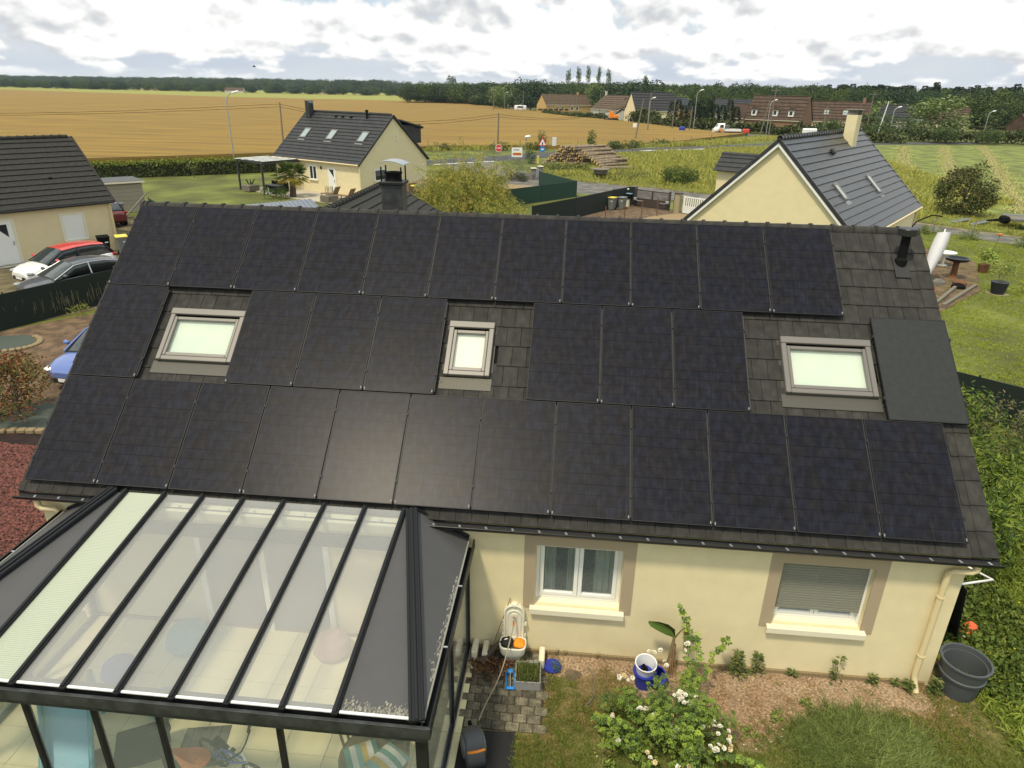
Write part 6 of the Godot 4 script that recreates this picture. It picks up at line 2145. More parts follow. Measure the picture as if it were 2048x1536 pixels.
func _palm(called: String, label: String, at: Vector3) -> void:
	var o := thing(called, label, "palm tree", at)
	var tr := mb()
	tr.tube([Vector3.ZERO, Vector3(0.05, 0.9, 0), Vector3(0, 1.7, 0)], 0.26, 10, 0.20)
	part("trunk", tr, M["bark"], o)
	var b := mb()
	for i in 58:
		var a := rng.randf() * TAU
		var e := rng.randf_range(-0.55, 1.25)
		var old := e < -0.1
		var stem := Vector3(cos(a) * cos(e), sin(e), sin(a) * cos(e))
		var p := Vector3(0, 1.72, 0)
		var hub := p + stem * rng.randf_range(0.55, 1.0)
		b.tint(Color(0.10, 0.13, 0.03))
		b.tube([p, hub], 0.018, 4)
		var side := stem.cross(Vector3.UP).normalized()
		var nrm := side.cross(stem).normalized()
		for k in 15:
			var f := -1.25 + 2.5 * k / 14.0
			var d := (stem * cos(f) + side * sin(f) - Vector3(0, 0.16, 0)).normalized()
			b.tint((Color(0.36, 0.30, 0.05) if old else Color(0.09, 0.125, 0.032)) * rng.randf_range(0.75, 1.3))
			b.leaf(hub, d, nrm, rng.randf_range(0.5, 0.75), 0.055)
	part("fronds", b, M["foliage"], o)


func _willow() -> void:
	var o := thing("willow_tree", "golden weeping corkscrew willow rising behind the main ridge", "tree", Vector3(0.35, 0, -41.0))
	part("trunk", trunk_mesh(2.6, 0.20, 8, 1.7, 71), M["bark"], o)
	var b := mb()
	b.colored = true
	var cols := [Color(0.36, 0.37, 0.08), Color(0.46, 0.42, 0.09), Color(0.27, 0.31, 0.07), Color(0.50, 0.42, 0.10), Color(0.19, 0.24, 0.05)]
	for i in 700:
		var a := rng.randf() * TAU
		var r := sqrt(rng.randf()) * 2.35
		var top := 3.3 - 0.42 * r * r * rng.randf_range(0.5, 1.1) + rng.randf_range(-1.1, 0.25)
		var p := Vector3(cos(a) * r * 1.2 + rng.randf_range(-0.3, 0.3), maxf(top, 0.7), sin(a) * r)
		var pts := [p]
		var up := rng.randf() < 0.22
		var n := 7
		var step := rng.randf_range(0.16, 0.34)
		var dir := Vector3(cos(a) * 0.5, 0.9 if up else 0.25, sin(a) * 0.5)
		for k in n:
			dir += Vector3(rng.randfn() * 0.28, -0.02 if up else -0.34, rng.randfn() * 0.28)
			dir = dir.normalized()
			p += dir * step
			if p.y < 0.2:
				break
			pts.append(p)
		if pts.size() < 3:
			continue
		var c: Color = cols[rng.randi() % cols.size()]
		b.tint(Color(0.20, 0.16, 0.05) * rng.randf_range(0.8, 1.2))
		b.tube(pts, 0.012, 3, 0.004)
		for q in pts:
			for k in 6:
				b.tint(c * rng.randf_range(0.75, 1.3))
				var d := Vector3(rng.randfn(), -0.7 + rng.randfn() * 0.5, rng.randfn()).normalized()
				b.leaf(q + Vector3(rng.randfn(), rng.randfn(), rng.randfn()) * 0.07, d, Vector3(rng.randfn(), 0.8, rng.randfn()).normalized(), rng.randf_range(0.13, 0.24), 0.032)
	part("foliage", b, M["foliage"], o)
	# the low trailing part beside it
	var s := thing("trailing_willow", "low yellow-green willow growth trailing beside the dark netting", "shrub", Vector3(3.4, 0, -36.5))
	var c2 := leaf_cloud(1500, lumpy(1.1, 1.6, 0.75, 1.2, 22, 0.5, 77), 0.20, 0.035, [Color(0.24, 0.24, 0.05), Color(0.15, 0.18, 0.04), Color(0.30, 0.26, 0.05), Color(0.07, 0.09, 0.025)], 0.3, 0.6)
	part("foliage", c2, M["foliage"], s)
	var s2 := thing("trailing_willow", "yellow-green willow skirt on the side of the house gable", "shrub", Vector3(-2.0, 0, -40.5))
	part("foliage", leaf_cloud(1500, lumpy(1.0, 1.5, 0.8, 1.0, 22, 0.5, 79), 0.20, 0.035, [Color(0.24, 0.24, 0.05), Color(0.15, 0.18, 0.04), Color(0.30, 0.26, 0.05), Color(0.20, 0.17, 0.05)], 0.3, 0.6), M["foliage"], s2)


func _log_pile() -> void:
	var o := thing("log_pile", "big pile of felled logs with cut ends showing beside the road", "log pile")
	var cut := grainy("cut_wood", lin(0.78, 0.54, 0.20), 0.85, 3.0)
	var bark := grainy("log_bark", lin(0.68, 0.53, 0.36), 0.95, 2.5, noise_tex("lawn", 0.55, 1.0, 0.09), 0.6, null, 1.5)
	var dirv := Vector3(0.80, 0.0, -0.60).normalized()
	var across := Vector3(0.985, 0, 0.17)
	var place := []
	for row in 8:
		var n := 30 - row * 3
		for k in n:
			var x := 4.0 + row * 0.30 + k * 0.255 + rng.randf_range(-0.06, 0.06)
			if x > 8.9 - row * 0.12:
				continue
			place.append([x, 0.30 + row * 0.27 + rng.randf_range(-0.05, 0.05), rng.randf_range(0.10, 0.17)])
	for p in place:
		var at := Vector3(p[0], p[1], -78.6) + across * 0.0 + Vector3(0, 0, rng.randf_range(-0.25, 0.35)) + Vector3(0, 0, -(p[0] - 4.0) * 0.05)
		var d := (dirv + Vector3(rng.randf_range(-0.10, 0.10), rng.randf_range(-0.02, 0.03), rng.randf_range(-0.12, 0.12))).normalized()
		var l := rng.randf_range(4.6, 5.6)
		var g := part("log", mb().cyl(at, at + d * l, p[2], p[2] * 0.82, 9, false), bark, o)
		var m := mb()
		m.cyl(at - d * 0.01, at + d * 0.02, p[2] * 0.92, p[2] * 0.92, 9)
		m.cyl(at + d * (l - 0.02), at + d * (l + 0.01), p[2] * 0.78, p[2] * 0.78, 9)
		part("cut_end", m, cut, g)
	# the long logs that slid off the end
	for i in 9:
		var x := 8.6 + i * 0.30
		var y := maxf(0.22, 1.75 - i * 0.19)
		var a := Vector3(x, y, -78.2 + i * 0.42)
		var e := a + Vector3(2.9, rng.randf_range(-0.15, 0.35), -1.7 + rng.randf_range(-0.7, 0.7)).normalized() * rng.randf_range(3.4, 4.4)
		var r := rng.randf_range(0.16, 0.24)
		var g := part("log", mb().tube([a, a.lerp(e, 0.5) + Vector3(0, 0.04, 0), e], r, 9, r * 0.75), bark, o)
		part("cut_end", mb().cyl(a + (a - e).normalized() * 0.012, a, r * 0.9, r * 0.9, 9), cut, g)


# ---------------------------------------------------------------- east: the neighbour's gable, the lawn, the trailer
func build_east_side() -> void:
	var turn := 0.988
	var ang := atan2(3.95, 4.05)
	var h := gable_house("gabled_house", "cream house showing a blank gable and a steep shiny dark roof, beyond the flue", Vector3(20.33, 0, -22.17), turn, 13.8, 8.1, 2.60, 6.55, M["render_cream"], M["dark_roof_shiny"], {"fascia": true, "courses": 15})
	roof_window(h, 2.35, 3.25, 0.62, 0.95, 6.55, ang, 4.05)
	roof_window(h, 8.1, 3.42, 0.66, 1.15, 6.55, ang, 4.05)
	var v := part("vent_tile", mb().box(Vector3.ZERO, Vector3(0.34, 0.16, 0.30), 0.04), M["dark_roof"], h)
	v.transform = Transform3D(Basis(Vector3.RIGHT, ang), Vector3(0, 6.55, -4.05)) * Transform3D(Basis.IDENTITY, Vector3(5.46, 0.08, 1.16))
	var ch := part("chimney", mb().box(Vector3(9.7, 6.35, -3.55), Vector3(0.85, 2.1, 0.55), 0.01), M["render_cream"], h)
	part("chimney_cap", mb().box(Vector3(9.7, 7.66, -3.55), Vector3(1.0, 0.06, 0.7), 0.01), M["concrete"], ch)
	for s in [-1, 1]:
		part("chimney_stay", mb().box(Vector3(9.7 + s * 0.38, 7.52, -3.55), Vector3(0.07, 0.24, 0.5)), M["concrete"], ch)
	part("flue", mb().cyl(Vector3(10.9, 5.5, -3.7), Vector3(10.9, 7.1, -3.7), 0.10, 0.10, 10), M["black_matt"], h)
	part("rain_pipe", mb().tube([Vector3(13.6, 2.5, 0.0), Vector3(13.6, 2.3, -0.15), Vector3(13.6, 0.05, -0.15)], 0.05, 8), M["cream_pvc"], h)
	# wall dormer on the far slope
	var dm := part("dormer", mb().box(Vector3(7.0, 3.1, -8.0), Vector3(1.7, 2.6, 2.5)), M["render_cream"], h)
	part("dormer_gable", mb().prism([Vector2(-0.85, 4.39), Vector2(0.85, 4.39), Vector2(0, 5.1)], Transform3D(Basis.IDENTITY, Vector3(7.0, 0, -9.25)), 2.5), M["render_cream"], dm)
	for s in [-1.0, 1.0]:
		for k in 4:
			part("tile_course", mb().box(Vector3(7.0 + s * (0.14 + k * 0.27), 5.13 - k * 0.215, -8.05), Vector3(0.36, 0.05, 2.75), 0.005, Basis(Vector3(0, 0, 1), -s * 0.56)), M["dark_roof"], dm)
	part("ridge_tile", mb().cyl(Vector3(7.0, 5.2, -9.45), Vector3(7.0, 5.2, -6.7), 0.12, 0.12, 10), M["dark_roof"], dm)

	# garden beyond the gable
	solo("flower_bed", slab([[23.6, -20.8], [27.4, -24.9], [30.4, -31.4], [29.2, -34.6], [25.5, -32.5], [22.5, -25]], 0.02, 0.03), M["dirt"], "bare earth flower bed edged with planks on the lawn", "flower bed")
	for i in 2:
		solo("bed_plank", mb().bar(Vector3(24.2 - i * 0.4, 0.09, -21.7), Vector3(27.5 - i * 0.5, 0.09, -25.6 - i * 0.4), 0.14, 0.12), M["weathered_wood"], ["outer plank edging the earth bed, nearest the lawn", "inner plank edging the earth bed beside the red ball"][i], "plank")
	solo("red_ball", mb().lathe([Vector2(0, 0), Vector2(0.10, 0.03), Vector2(0.14, 0.14), Vector2(0.10, 0.25), Vector2(0, 0.28)], Vector3.ZERO, 14), M["paint_red"], "red ball lying in the earth bed", "ball", Vector3(24.6, 0.05, -23.7))
	var par := thing("closed_parasol", "closed white parasol leaning over the earth bed by the roof edge", "parasol", Vector3(24.9, 0, -25.1))
	part("pole", mb().cyl(Vector3(-0.1, 0, 0), Vector3(1.1, 2.5, -1.6), 0.03, 0.03, 8), M["white_paint"], par)
	var cl := mb()
	var rr := []
	for k in 7:
		var t := k / 6.0
		var ring := []
		for j in 10:
			var a := TAU * j / 10.0
			var r := lerpf(0.10, 0.34, sin(t * 2.2)) * (1.0 if j % 2 else 0.62)
			ring.append(Vector3(0.05 + t * 1.0 + cos(a) * r, 0.35 + t * 2.0 + sin(a) * r * 0.3, -0.2 - t * 1.35 + sin(a) * r))
		rr.append(ring)
	cl.loft(rr)
	part("cloth", cl, mat("parasol_cloth", lin(0.60, 0.60, 0.62), 0.9), par)
	solo("hanging_hook", mb().tube([Vector3.ZERO, Vector3(0.1, 1.6, 0), Vector3(0.55, 2.4, 0), Vector3(1.25, 2.75, 0), Vector3(1.75, 2.7, 0)], 0.035, 6), M["black_matt"], "tall black bent garden hook rising beside the closed parasol", "garden hook", Vector3(25.3, 0, -29.4))
	var cr := thing("garden_chair", "white metal garden chair behind the closed parasol", "chair", Vector3(26.6, 0, -30.3), 0.6)
	for k in 6:
		part("slat", mb().box(Vector3(-0.3 + k * 0.12, 0.75, -0.3), Vector3(0.06, 0.75, 0.03), 0.01, Basis(Vector3.RIGHT, -0.15)), M["white_paint"], cr)
	part("seat", mb().box(Vector3(0, 0.42, 0), Vector3(0.75, 0.05, 0.6), 0.02), M["white_paint"], cr)
	for s in [[-0.33, -0.26], [0.33, -0.26], [-0.33, 0.26], [0.33, 0.26]]:
		part("leg", mb().cyl(Vector3(s[0], 0, s[1]), Vector3(s[0], 0.42, s[1]), 0.025, 0.025, 6), M["white_paint"], cr)
	var tb := thing("garden_table", "round white garden table beside the white garden chair", "table", Vector3(28.1, 0, -30.2))
	part("table_top", mb().lathe([Vector2(0, 0.70), Vector2(0.55, 0.70), Vector2(0.55, 0.735), Vector2(0, 0.74)], Vector3.ZERO, 22), M["white_paint"], tb)
	part("leg", mb().lathe([Vector2(0.30, 0.0), Vector2(0.06, 0.08), Vector2(0.05, 0.7)], Vector3.ZERO, 14), M["white_paint"], tb)
	var bb := thing("bird_bath", "dark bird bath bowl on a brown pedestal in the earth bed", "bird bath", Vector3(27.2, 0, -27.2))
	part("pedestal", mb().lathe([Vector2(0.26, 0), Vector2(0.16, 0.12), Vector2(0.13, 0.75), Vector2(0.18, 0.85)], Vector3.ZERO, 14), M["rust"], bb)
	part("bowl", mb().lathe([Vector2(0.15, 0.82), Vector2(0.50, 0.92), Vector2(0.56, 1.05), Vector2(0.52, 1.05), Vector2(0.40, 0.96), Vector2(0, 0.94)], Vector3.ZERO, 22), M["black_gloss"], bb)
	for i in 3:
		solo("garden_stone", mb().lathe([Vector2(0.32, 0), Vector2(0.30, 0.14), Vector2(0.16, 0.24), Vector2(0, 0.27)], Vector3.ZERO, 9), [M["concrete"], M["black_matt"], M["rust"]][i], ["pale flat stone in the earth bed below the bird bath", "dark stone in the earth bed below the bird bath", "brown stone between the bird bath and the plank edging"][i], "stone", [Vector3(25.9, 0.0, -25.9), Vector3(26.5, 0, -25.2), Vector3(26.9, 0, -25.9)][i], i * 0.9)
	var fp := thing("flower_pot", "terracotta pot with an orange flower at the tip of the earth bed", "potted plant", Vector3(29.5, 0, -28.9))
	part("pot", mb().lathe([Vector2(0.20, 0), Vector2(0.28, 0.42), Vector2(0.24, 0.42), Vector2(0, 0.38)], Vector3.ZERO, 16), M["rust"], fp)
	var fl := leaf_cloud(160, [[Vector3(0.1, 0.85, 0), Vector3(0.45, 0.35, 0.45)]], 0.20, 0.08, [Color(0.20, 0.24, 0.05), Color(0.12, 0.17, 0.035)], 0.2)
	fl.tint(Color(0.09, 0.13, 0.03))
	fl.tube([Vector3(0.1, 0.8, 0), Vector3(0.35, 1.5, -0.1), Vector3(0.45, 1.9, -0.2)], 0.015, 5)
	part("foliage", fl, M["foliage"], fp)
	part("flower", mb().lathe([Vector2(0, 0), Vector2(0.10, 0.05), Vector2(0.12, 0.12), Vector2(0, 0.14)], Vector3(0.45, 1.85, -0.2), 10), M["orange_plastic"], fp)
	var pp := thing("potted_shrub", "young shrub in a black pot standing alone on the lawn", "potted plant", Vector3(27.9, 0, -24.5))
	part("pot", mb().lathe([Vector2(0.27, 0), Vector2(0.36, 0.52), Vector2(0.38, 0.56), Vector2(0.34, 0.56), Vector2(0, 0.50)], Vector3.ZERO, 20), mat("pot_black", lin(0.014, 0.016, 0.022), 0.55), pp)
	part("saucer", mb().lathe([Vector2(0, 0.015), Vector2(0.48, 0.012), Vector2(0.48, 0.0)], Vector3.ZERO, 16), M["hay"], pp)
	var sp := leaf_cloud(190, [[Vector3(0, 1.1, 0), Vector3(0.55, 0.42, 0.5)], [Vector3(0.3, 1.35, 0.1), Vector3(0.4, 0.35, 0.4)]], 0.19, 0.055, [Color(0.17, 0.20, 0.05), Color(0.24, 0.26, 0.08), Color(0.11, 0.15, 0.03)], 0.15)
	sp.tint(Color(0.25, 0.24, 0.13))
	for i in 4:
		sp.tube([Vector3(0, 0.5, 0), Vector3(0.12 * cos(i * 1.6), 0.9, 0.12 * sin(i * 1.6)), Vector3(0.45 * cos(i * 1.6), 1.45, 0.45 * sin(i * 1.6))], 0.013, 4)
	part("foliage", sp, M["foliage"], pp)
	plant("young_plant", "small yellow-green sapling at the far edge of the lawn", "plant", Vector3(29.3, 0, -24.6), lumpy(0.35, 0.35, 0.3, 0.35, 6, 0.2, 82), 170, 0.16, 0.06, [Color(0.28, 0.27, 0.04), Color(0.17, 0.21, 0.04)])
	# stakes along the lane
	var lf := thing("lane_fence", "thin dark stakes along the lane behind the lawn", "fence")
	for p in [[30.3, -41.8], [31.95, -40.0], [33.5, -38.2], [35.5, -36.4], [37.5, -34.4]]:
		part("post", mb().cyl(Vector3(p[0], 0, p[1]), Vector3(p[0] + 0.12, 1.25, p[1]), 0.03, 0.03, 6), M["weathered_wood"], lf)
		part("weeds", leaf_cloud(220, lumpy(0.2, 0.75, 0.28, 0.4, 7, 0.3, int(p[0] * 10)), 0.28, 0.04, [Color(0.10, 0.14, 0.025), Color(0.16, 0.19, 0.04)], 0.2), M["foliage"], lf).position = Vector3(p[0], 0, p[1])
	var bush := lumpy(1.75, 1.95, 1.75, 1.8, 40, 0.62, 91) + [[Vector3(0.6, 3.3, 0), Vector3(0.75, 0.7, 0.7)], [Vector3(-0.2, 3.0, 0), Vector3(0.7, 0.6, 0.6)]]
	plant("big_bush", "big dark copper-green bush standing beside the lane at the hay meadow", "bush", Vector3(37.9, 0, -48.6), bush, 4200, 0.24, 0.11, [Color(0.050, 0.058, 0.020), Color(0.070, 0.080, 0.022), Color(0.040, 0.048, 0.018), Color(0.10, 0.075, 0.026), Color(0.08, 0.10, 0.03)], trunk_mesh(2.4, 0.12, 7, 1.3, 92), "", 0.35)
	for i in 2:
		plant("lane_shrub", ["low dark shrub at the far corner of the gabled house", "small dark sapling in the hay meadow before the big bush"][i], "shrub", [Vector3(31.8, 0, -46.5), Vector3(34.5, 0, -53)][i], lumpy([0.55, 0.9][i], [1.0, 0.4][i], [0.55, 0.9][i], 0.6, 12, 0.36, 93 + i), [700, 260][i], 0.2, 0.09, [Color(0.05, 0.065, 0.02), Color(0.08, 0.095, 0.03)])
	var tr := thing("trailer", "low grey flatbed trailer with white wheel parked beside the lane", "trailer", Vector3(40.6, 0, -43.3), -0.10)
	part("bed", mb().box(Vector3(0, 0.62, 0), Vector3(4.2, 0.16, 1.9), 0.02), M["weathered_wood"], tr)
	for z in [-0.95, 0.95]:
		part("side_rail", mb().box(Vector3(0, 0.74, z), Vector3(4.2, 0.14, 0.05), 0.01), M["galvanised"], tr)
		var w := part("wheel", mb().cyl(Vector3(0.0, 0.36, z * 1.02), Vector3(0.0, 0.36, z * 1.22), 0.36, 0.36, 20), M["rubber"], tr)
		part("rim", mb().cyl(Vector3(0.0, 0.36, z * 1.225), Vector3(0.0, 0.36, z * 1.235), 0.24, 0.22, 16), M["white_gloss"], w)
		part("mudguard", mb().box(Vector3(0.0, 0.78, z * 1.12), Vector3(0.95, 0.06, 0.26), 0.02), M["black_matt"], tr)
	part("drawbar", mb().tube([Vector3(-2.1, 0.55, 0.5), Vector3(-3.4, 0.42, 0)], 0.05, 6), M["black_matt"], tr)
	part("drawbar", mb().tube([Vector3(-2.1, 0.55, -0.5), Vector3(-3.4, 0.42, 0)], 0.05, 6), M["black_matt"], tr)
	part("tarpaulin", mb().box(Vector3(-2.3, 0.55, 0), Vector3(0.5, 0.5, 0.8), 0.12), M["black_matt"], tr)
	for i in 2:
		solo("metal_ramp", mb().box(Vector3(0, 0.14, 0), Vector3(1.7, 0.08, 0.4), 0.02, Basis(Vector3(0, 0, 1), 0.1)), M["galvanised"], ["galvanised loading ramp lying in the grass ahead of the trailer", "second loading ramp, nearer the big bush"][i], "ramp", [Vector3(37.2, 0, -44.4), Vector3(36.3, 0, -45.2)][i], 0.5)
	# hedge of bamboo-like shrubs along the gable
	var hg := [Color(0.065, 0.10, 0.018), Color(0.10, 0.14, 0.022), Color(0.042, 0.070, 0.016), Color(0.03, 0.05, 0.014), Color(0.13, 0.16, 0.03)]
	var l := []
	for i in 40:
		var t := i / 39.0
		var p := Vector2(17.6, -8.6).lerp(Vector2(15.9, -2.6), t)
		l.append([Vector3(p.x + rng.randf_range(-0.75, 0.75), rng.randf_range(0.5, 1.85) - t * 0.25, p.y + rng.randf_range(-0.5, 0.5)), Vector3(0.52, 0.46, 0.52)])
	var bh := thing("leafy_hedge", "bright green long-leaved hedge growing along the gable end", "hedge")
	var lb := leaf_cloud(6800, l, 0.17, 0.048, hg, 0.45, 0.5)
	part("foliage", lb, M["foliage"], bh)
	plant("dull_shrub", "dull grey-green shrub in front of the dark netting on the lawn side", "shrub", Vector3(19.5, 0, -8.3), lumpy(0.7, 1.0, 0.7, 1.0, 18, 0.4, 96), 1500, 0.13, 0.045, [Color(0.06, 0.075, 0.028), Color(0.09, 0.10, 0.04), Color(0.13, 0.11, 0.06)])
	netting_fence("netting_fence", "dark green netting fence between the lawn and the leafy hedge", [[16.0, -13.2], [18.0, -11.6], [19.6, -10.3], [21.3, -8.9], [24, -6.6]], 1.2, M["screen_green"], M["screen_green"])
	# what stands along the gable wall
	var ft := thing("folding_table", "black table with white tubular frame leaning at the gable corner", "table", Vector3(14.55, 0, -1.35), 0.0)
	part("table_top", mb().box(Vector3(0.10, 0.62, 0), Vector3(0.05, 1.20, 1.0), 0.01, Basis(Vector3(0, 0, 1), 0.10)), M["black_matt"], ft)
	part("frame", mb().tube([Vector3(0.10, 1.22, -0.45), Vector3(0.55, 1.26, 0.25), Vector3(-0.15, 1.20, 0.40)], 0.022, 8), M["white_paint"], ft)
	var tc := thing("toy_car", "orange and white plastic toy car in the weeds at the gable", "toy", Vector3(15.05, 0, -1.15), 0.4)
	part("body", mb().box(Vector3(0, 0.16, 0), Vector3(0.36, 0.14, 0.2), 0.05), mat("toy_orange", lin(0.72, 0.13, 0.04), 0.45), tc)
	part("roof", mb().box(Vector3(0.02, 0.27, 0), Vector3(0.18, 0.10, 0.17), 0.04), M["toy_orange"], tc)
	part("bumper", mb().box(Vector3(-0.18, 0.13, 0), Vector3(0.08, 0.1, 0.19), 0.02), M["white_paint"], tc)
	for x in [-0.1, 0.11]:
		for z in [-0.1, 0.1]:
			part("wheel", mb().cyl(Vector3(x, 0.06, z), Vector3(x, 0.06, z * 1.3), 0.06, 0.06, 10), M["rubber"], tc)
	# rough growth on the gable side
	var gr := tuft(30, 0.22, 0.26, 0.022, Color(0.085, 0.13, 0.018), Color(0.20, 0.23, 0.04), 1.0)
	var spots := sow([[14.3, -0.8], [14.7, -6], [16.5, -8.5], [19.5, -7.5], [21, -9], [24, -5], [20, 3], [15.2, 2.2]], 5200, 0, 0.6, 1.5)
	scatter("weedy_grass", gr, M["grass_blades"], spots, "rough weedy grass along the gable")
	var wd := leaf_cloud(60, [[Vector3(0, 0.14, 0), Vector3(0.22, 0.16, 0.22)]], 0.10, 0.055, [Color(0.06, 0.088, 0.018), Color(0.095, 0.12, 0.025)], 0.1)
	scatter("weeds", wd.mesh(), M["foliage"], sow([[14.25, -0.3], [14.6, -5], [16, -4.5], [16.2, -1.5], [15.2, 0.3]], 380, 0, 0.4, 1.2), "broad-leaved weeds along the gable")
	var dot := mb()
	dot.tint(Color(0.62, 0.52, 0.02))
	for k in 5:
		var a := TAU * k / 5.0
		dot.tri_out(Vector3(0, 0.17, 0), Vector3(cos(a) * 0.018, 0.165, sin(a) * 0.018), Vector3(cos(a + 1.25) * 0.018, 0.165, sin(a + 1.25) * 0.018), Vector3(0, 0, 0))
	scatter("yellow_flowers", dot.mesh(), M["petals"], sow([[14.6, -0.2], [15.2, -2], [18, -2], [17, 2]], 70, 0, 0.8, 1.3), "tiny yellow flowers in the weedy grass")


# ---------------------------------------------------------------- far: village, wood, poles
func _crown(kind: int, seed_v: int) -> ArrayMesh:
	rng.seed = seed_v
	var cols: Array = [[Color(0.050, 0.075, 0.022), Color(0.070, 0.100, 0.028), Color(0.038, 0.058, 0.018)], [Color(0.030, 0.050, 0.024), Color(0.042, 0.066, 0.030), Color(0.024, 0.040, 0.020)], [Color(0.11, 0.145, 0.045), Color(0.085, 0.12, 0.035), Color(0.14, 0.17, 0.06)]][kind % 3]
	if kind == 4:      # poplar: 1 unit high column
		return leaf_cloud(900, lumpy(0.5, 0.13, 0.5, 0.13, 26, 0.09, seed_v), 0.05, 0.028, [Color(0.055, 0.085, 0.028), Color(0.08, 0.11, 0.035)], 0.4).mesh()
	if kind == 5:      # conifer: 1 unit high
		var b := mb()
		for i in 620:
			var y := pow(rng.randf(), 1.3)
			var r := (1.0 - y) * 0.24 * sqrt(rng.randf()) + 0.012
			var a := rng.randf() * TAU
			b.tint([Color(0.028, 0.048, 0.024), Color(0.040, 0.062, 0.030), Color(0.022, 0.036, 0.018)][rng.randi() % 3])
			b.leaf(Vector3(cos(a) * r, y, sin(a) * r), Vector3(cos(a), -0.25, sin(a)).normalized(), Vector3(cos(a) * 0.3, 1, sin(a) * 0.3).normalized(), 0.10, 0.05)
		return b.mesh()
	return leaf_cloud(1700, lumpy(0.55, 0.48, 0.42, 0.48, 22, 0.22, seed_v), 0.062, 0.040, cols, 0.6).mesh()


func _far_house(label: String, a: Vector2, b: Vector2, depth: float, eave: float, ridge: float, wall: Material, roof: Material, o := {}) -> Node3D:
	var d := b - a
	return gable_house("village_house", label, Vector3(a.x, 0, a.y), atan2(-d.y, d.x), d.length(), depth, eave, ridge, wall, roof, {"courses": 7, "gutter": M["sill_stone"]}.merged(o))


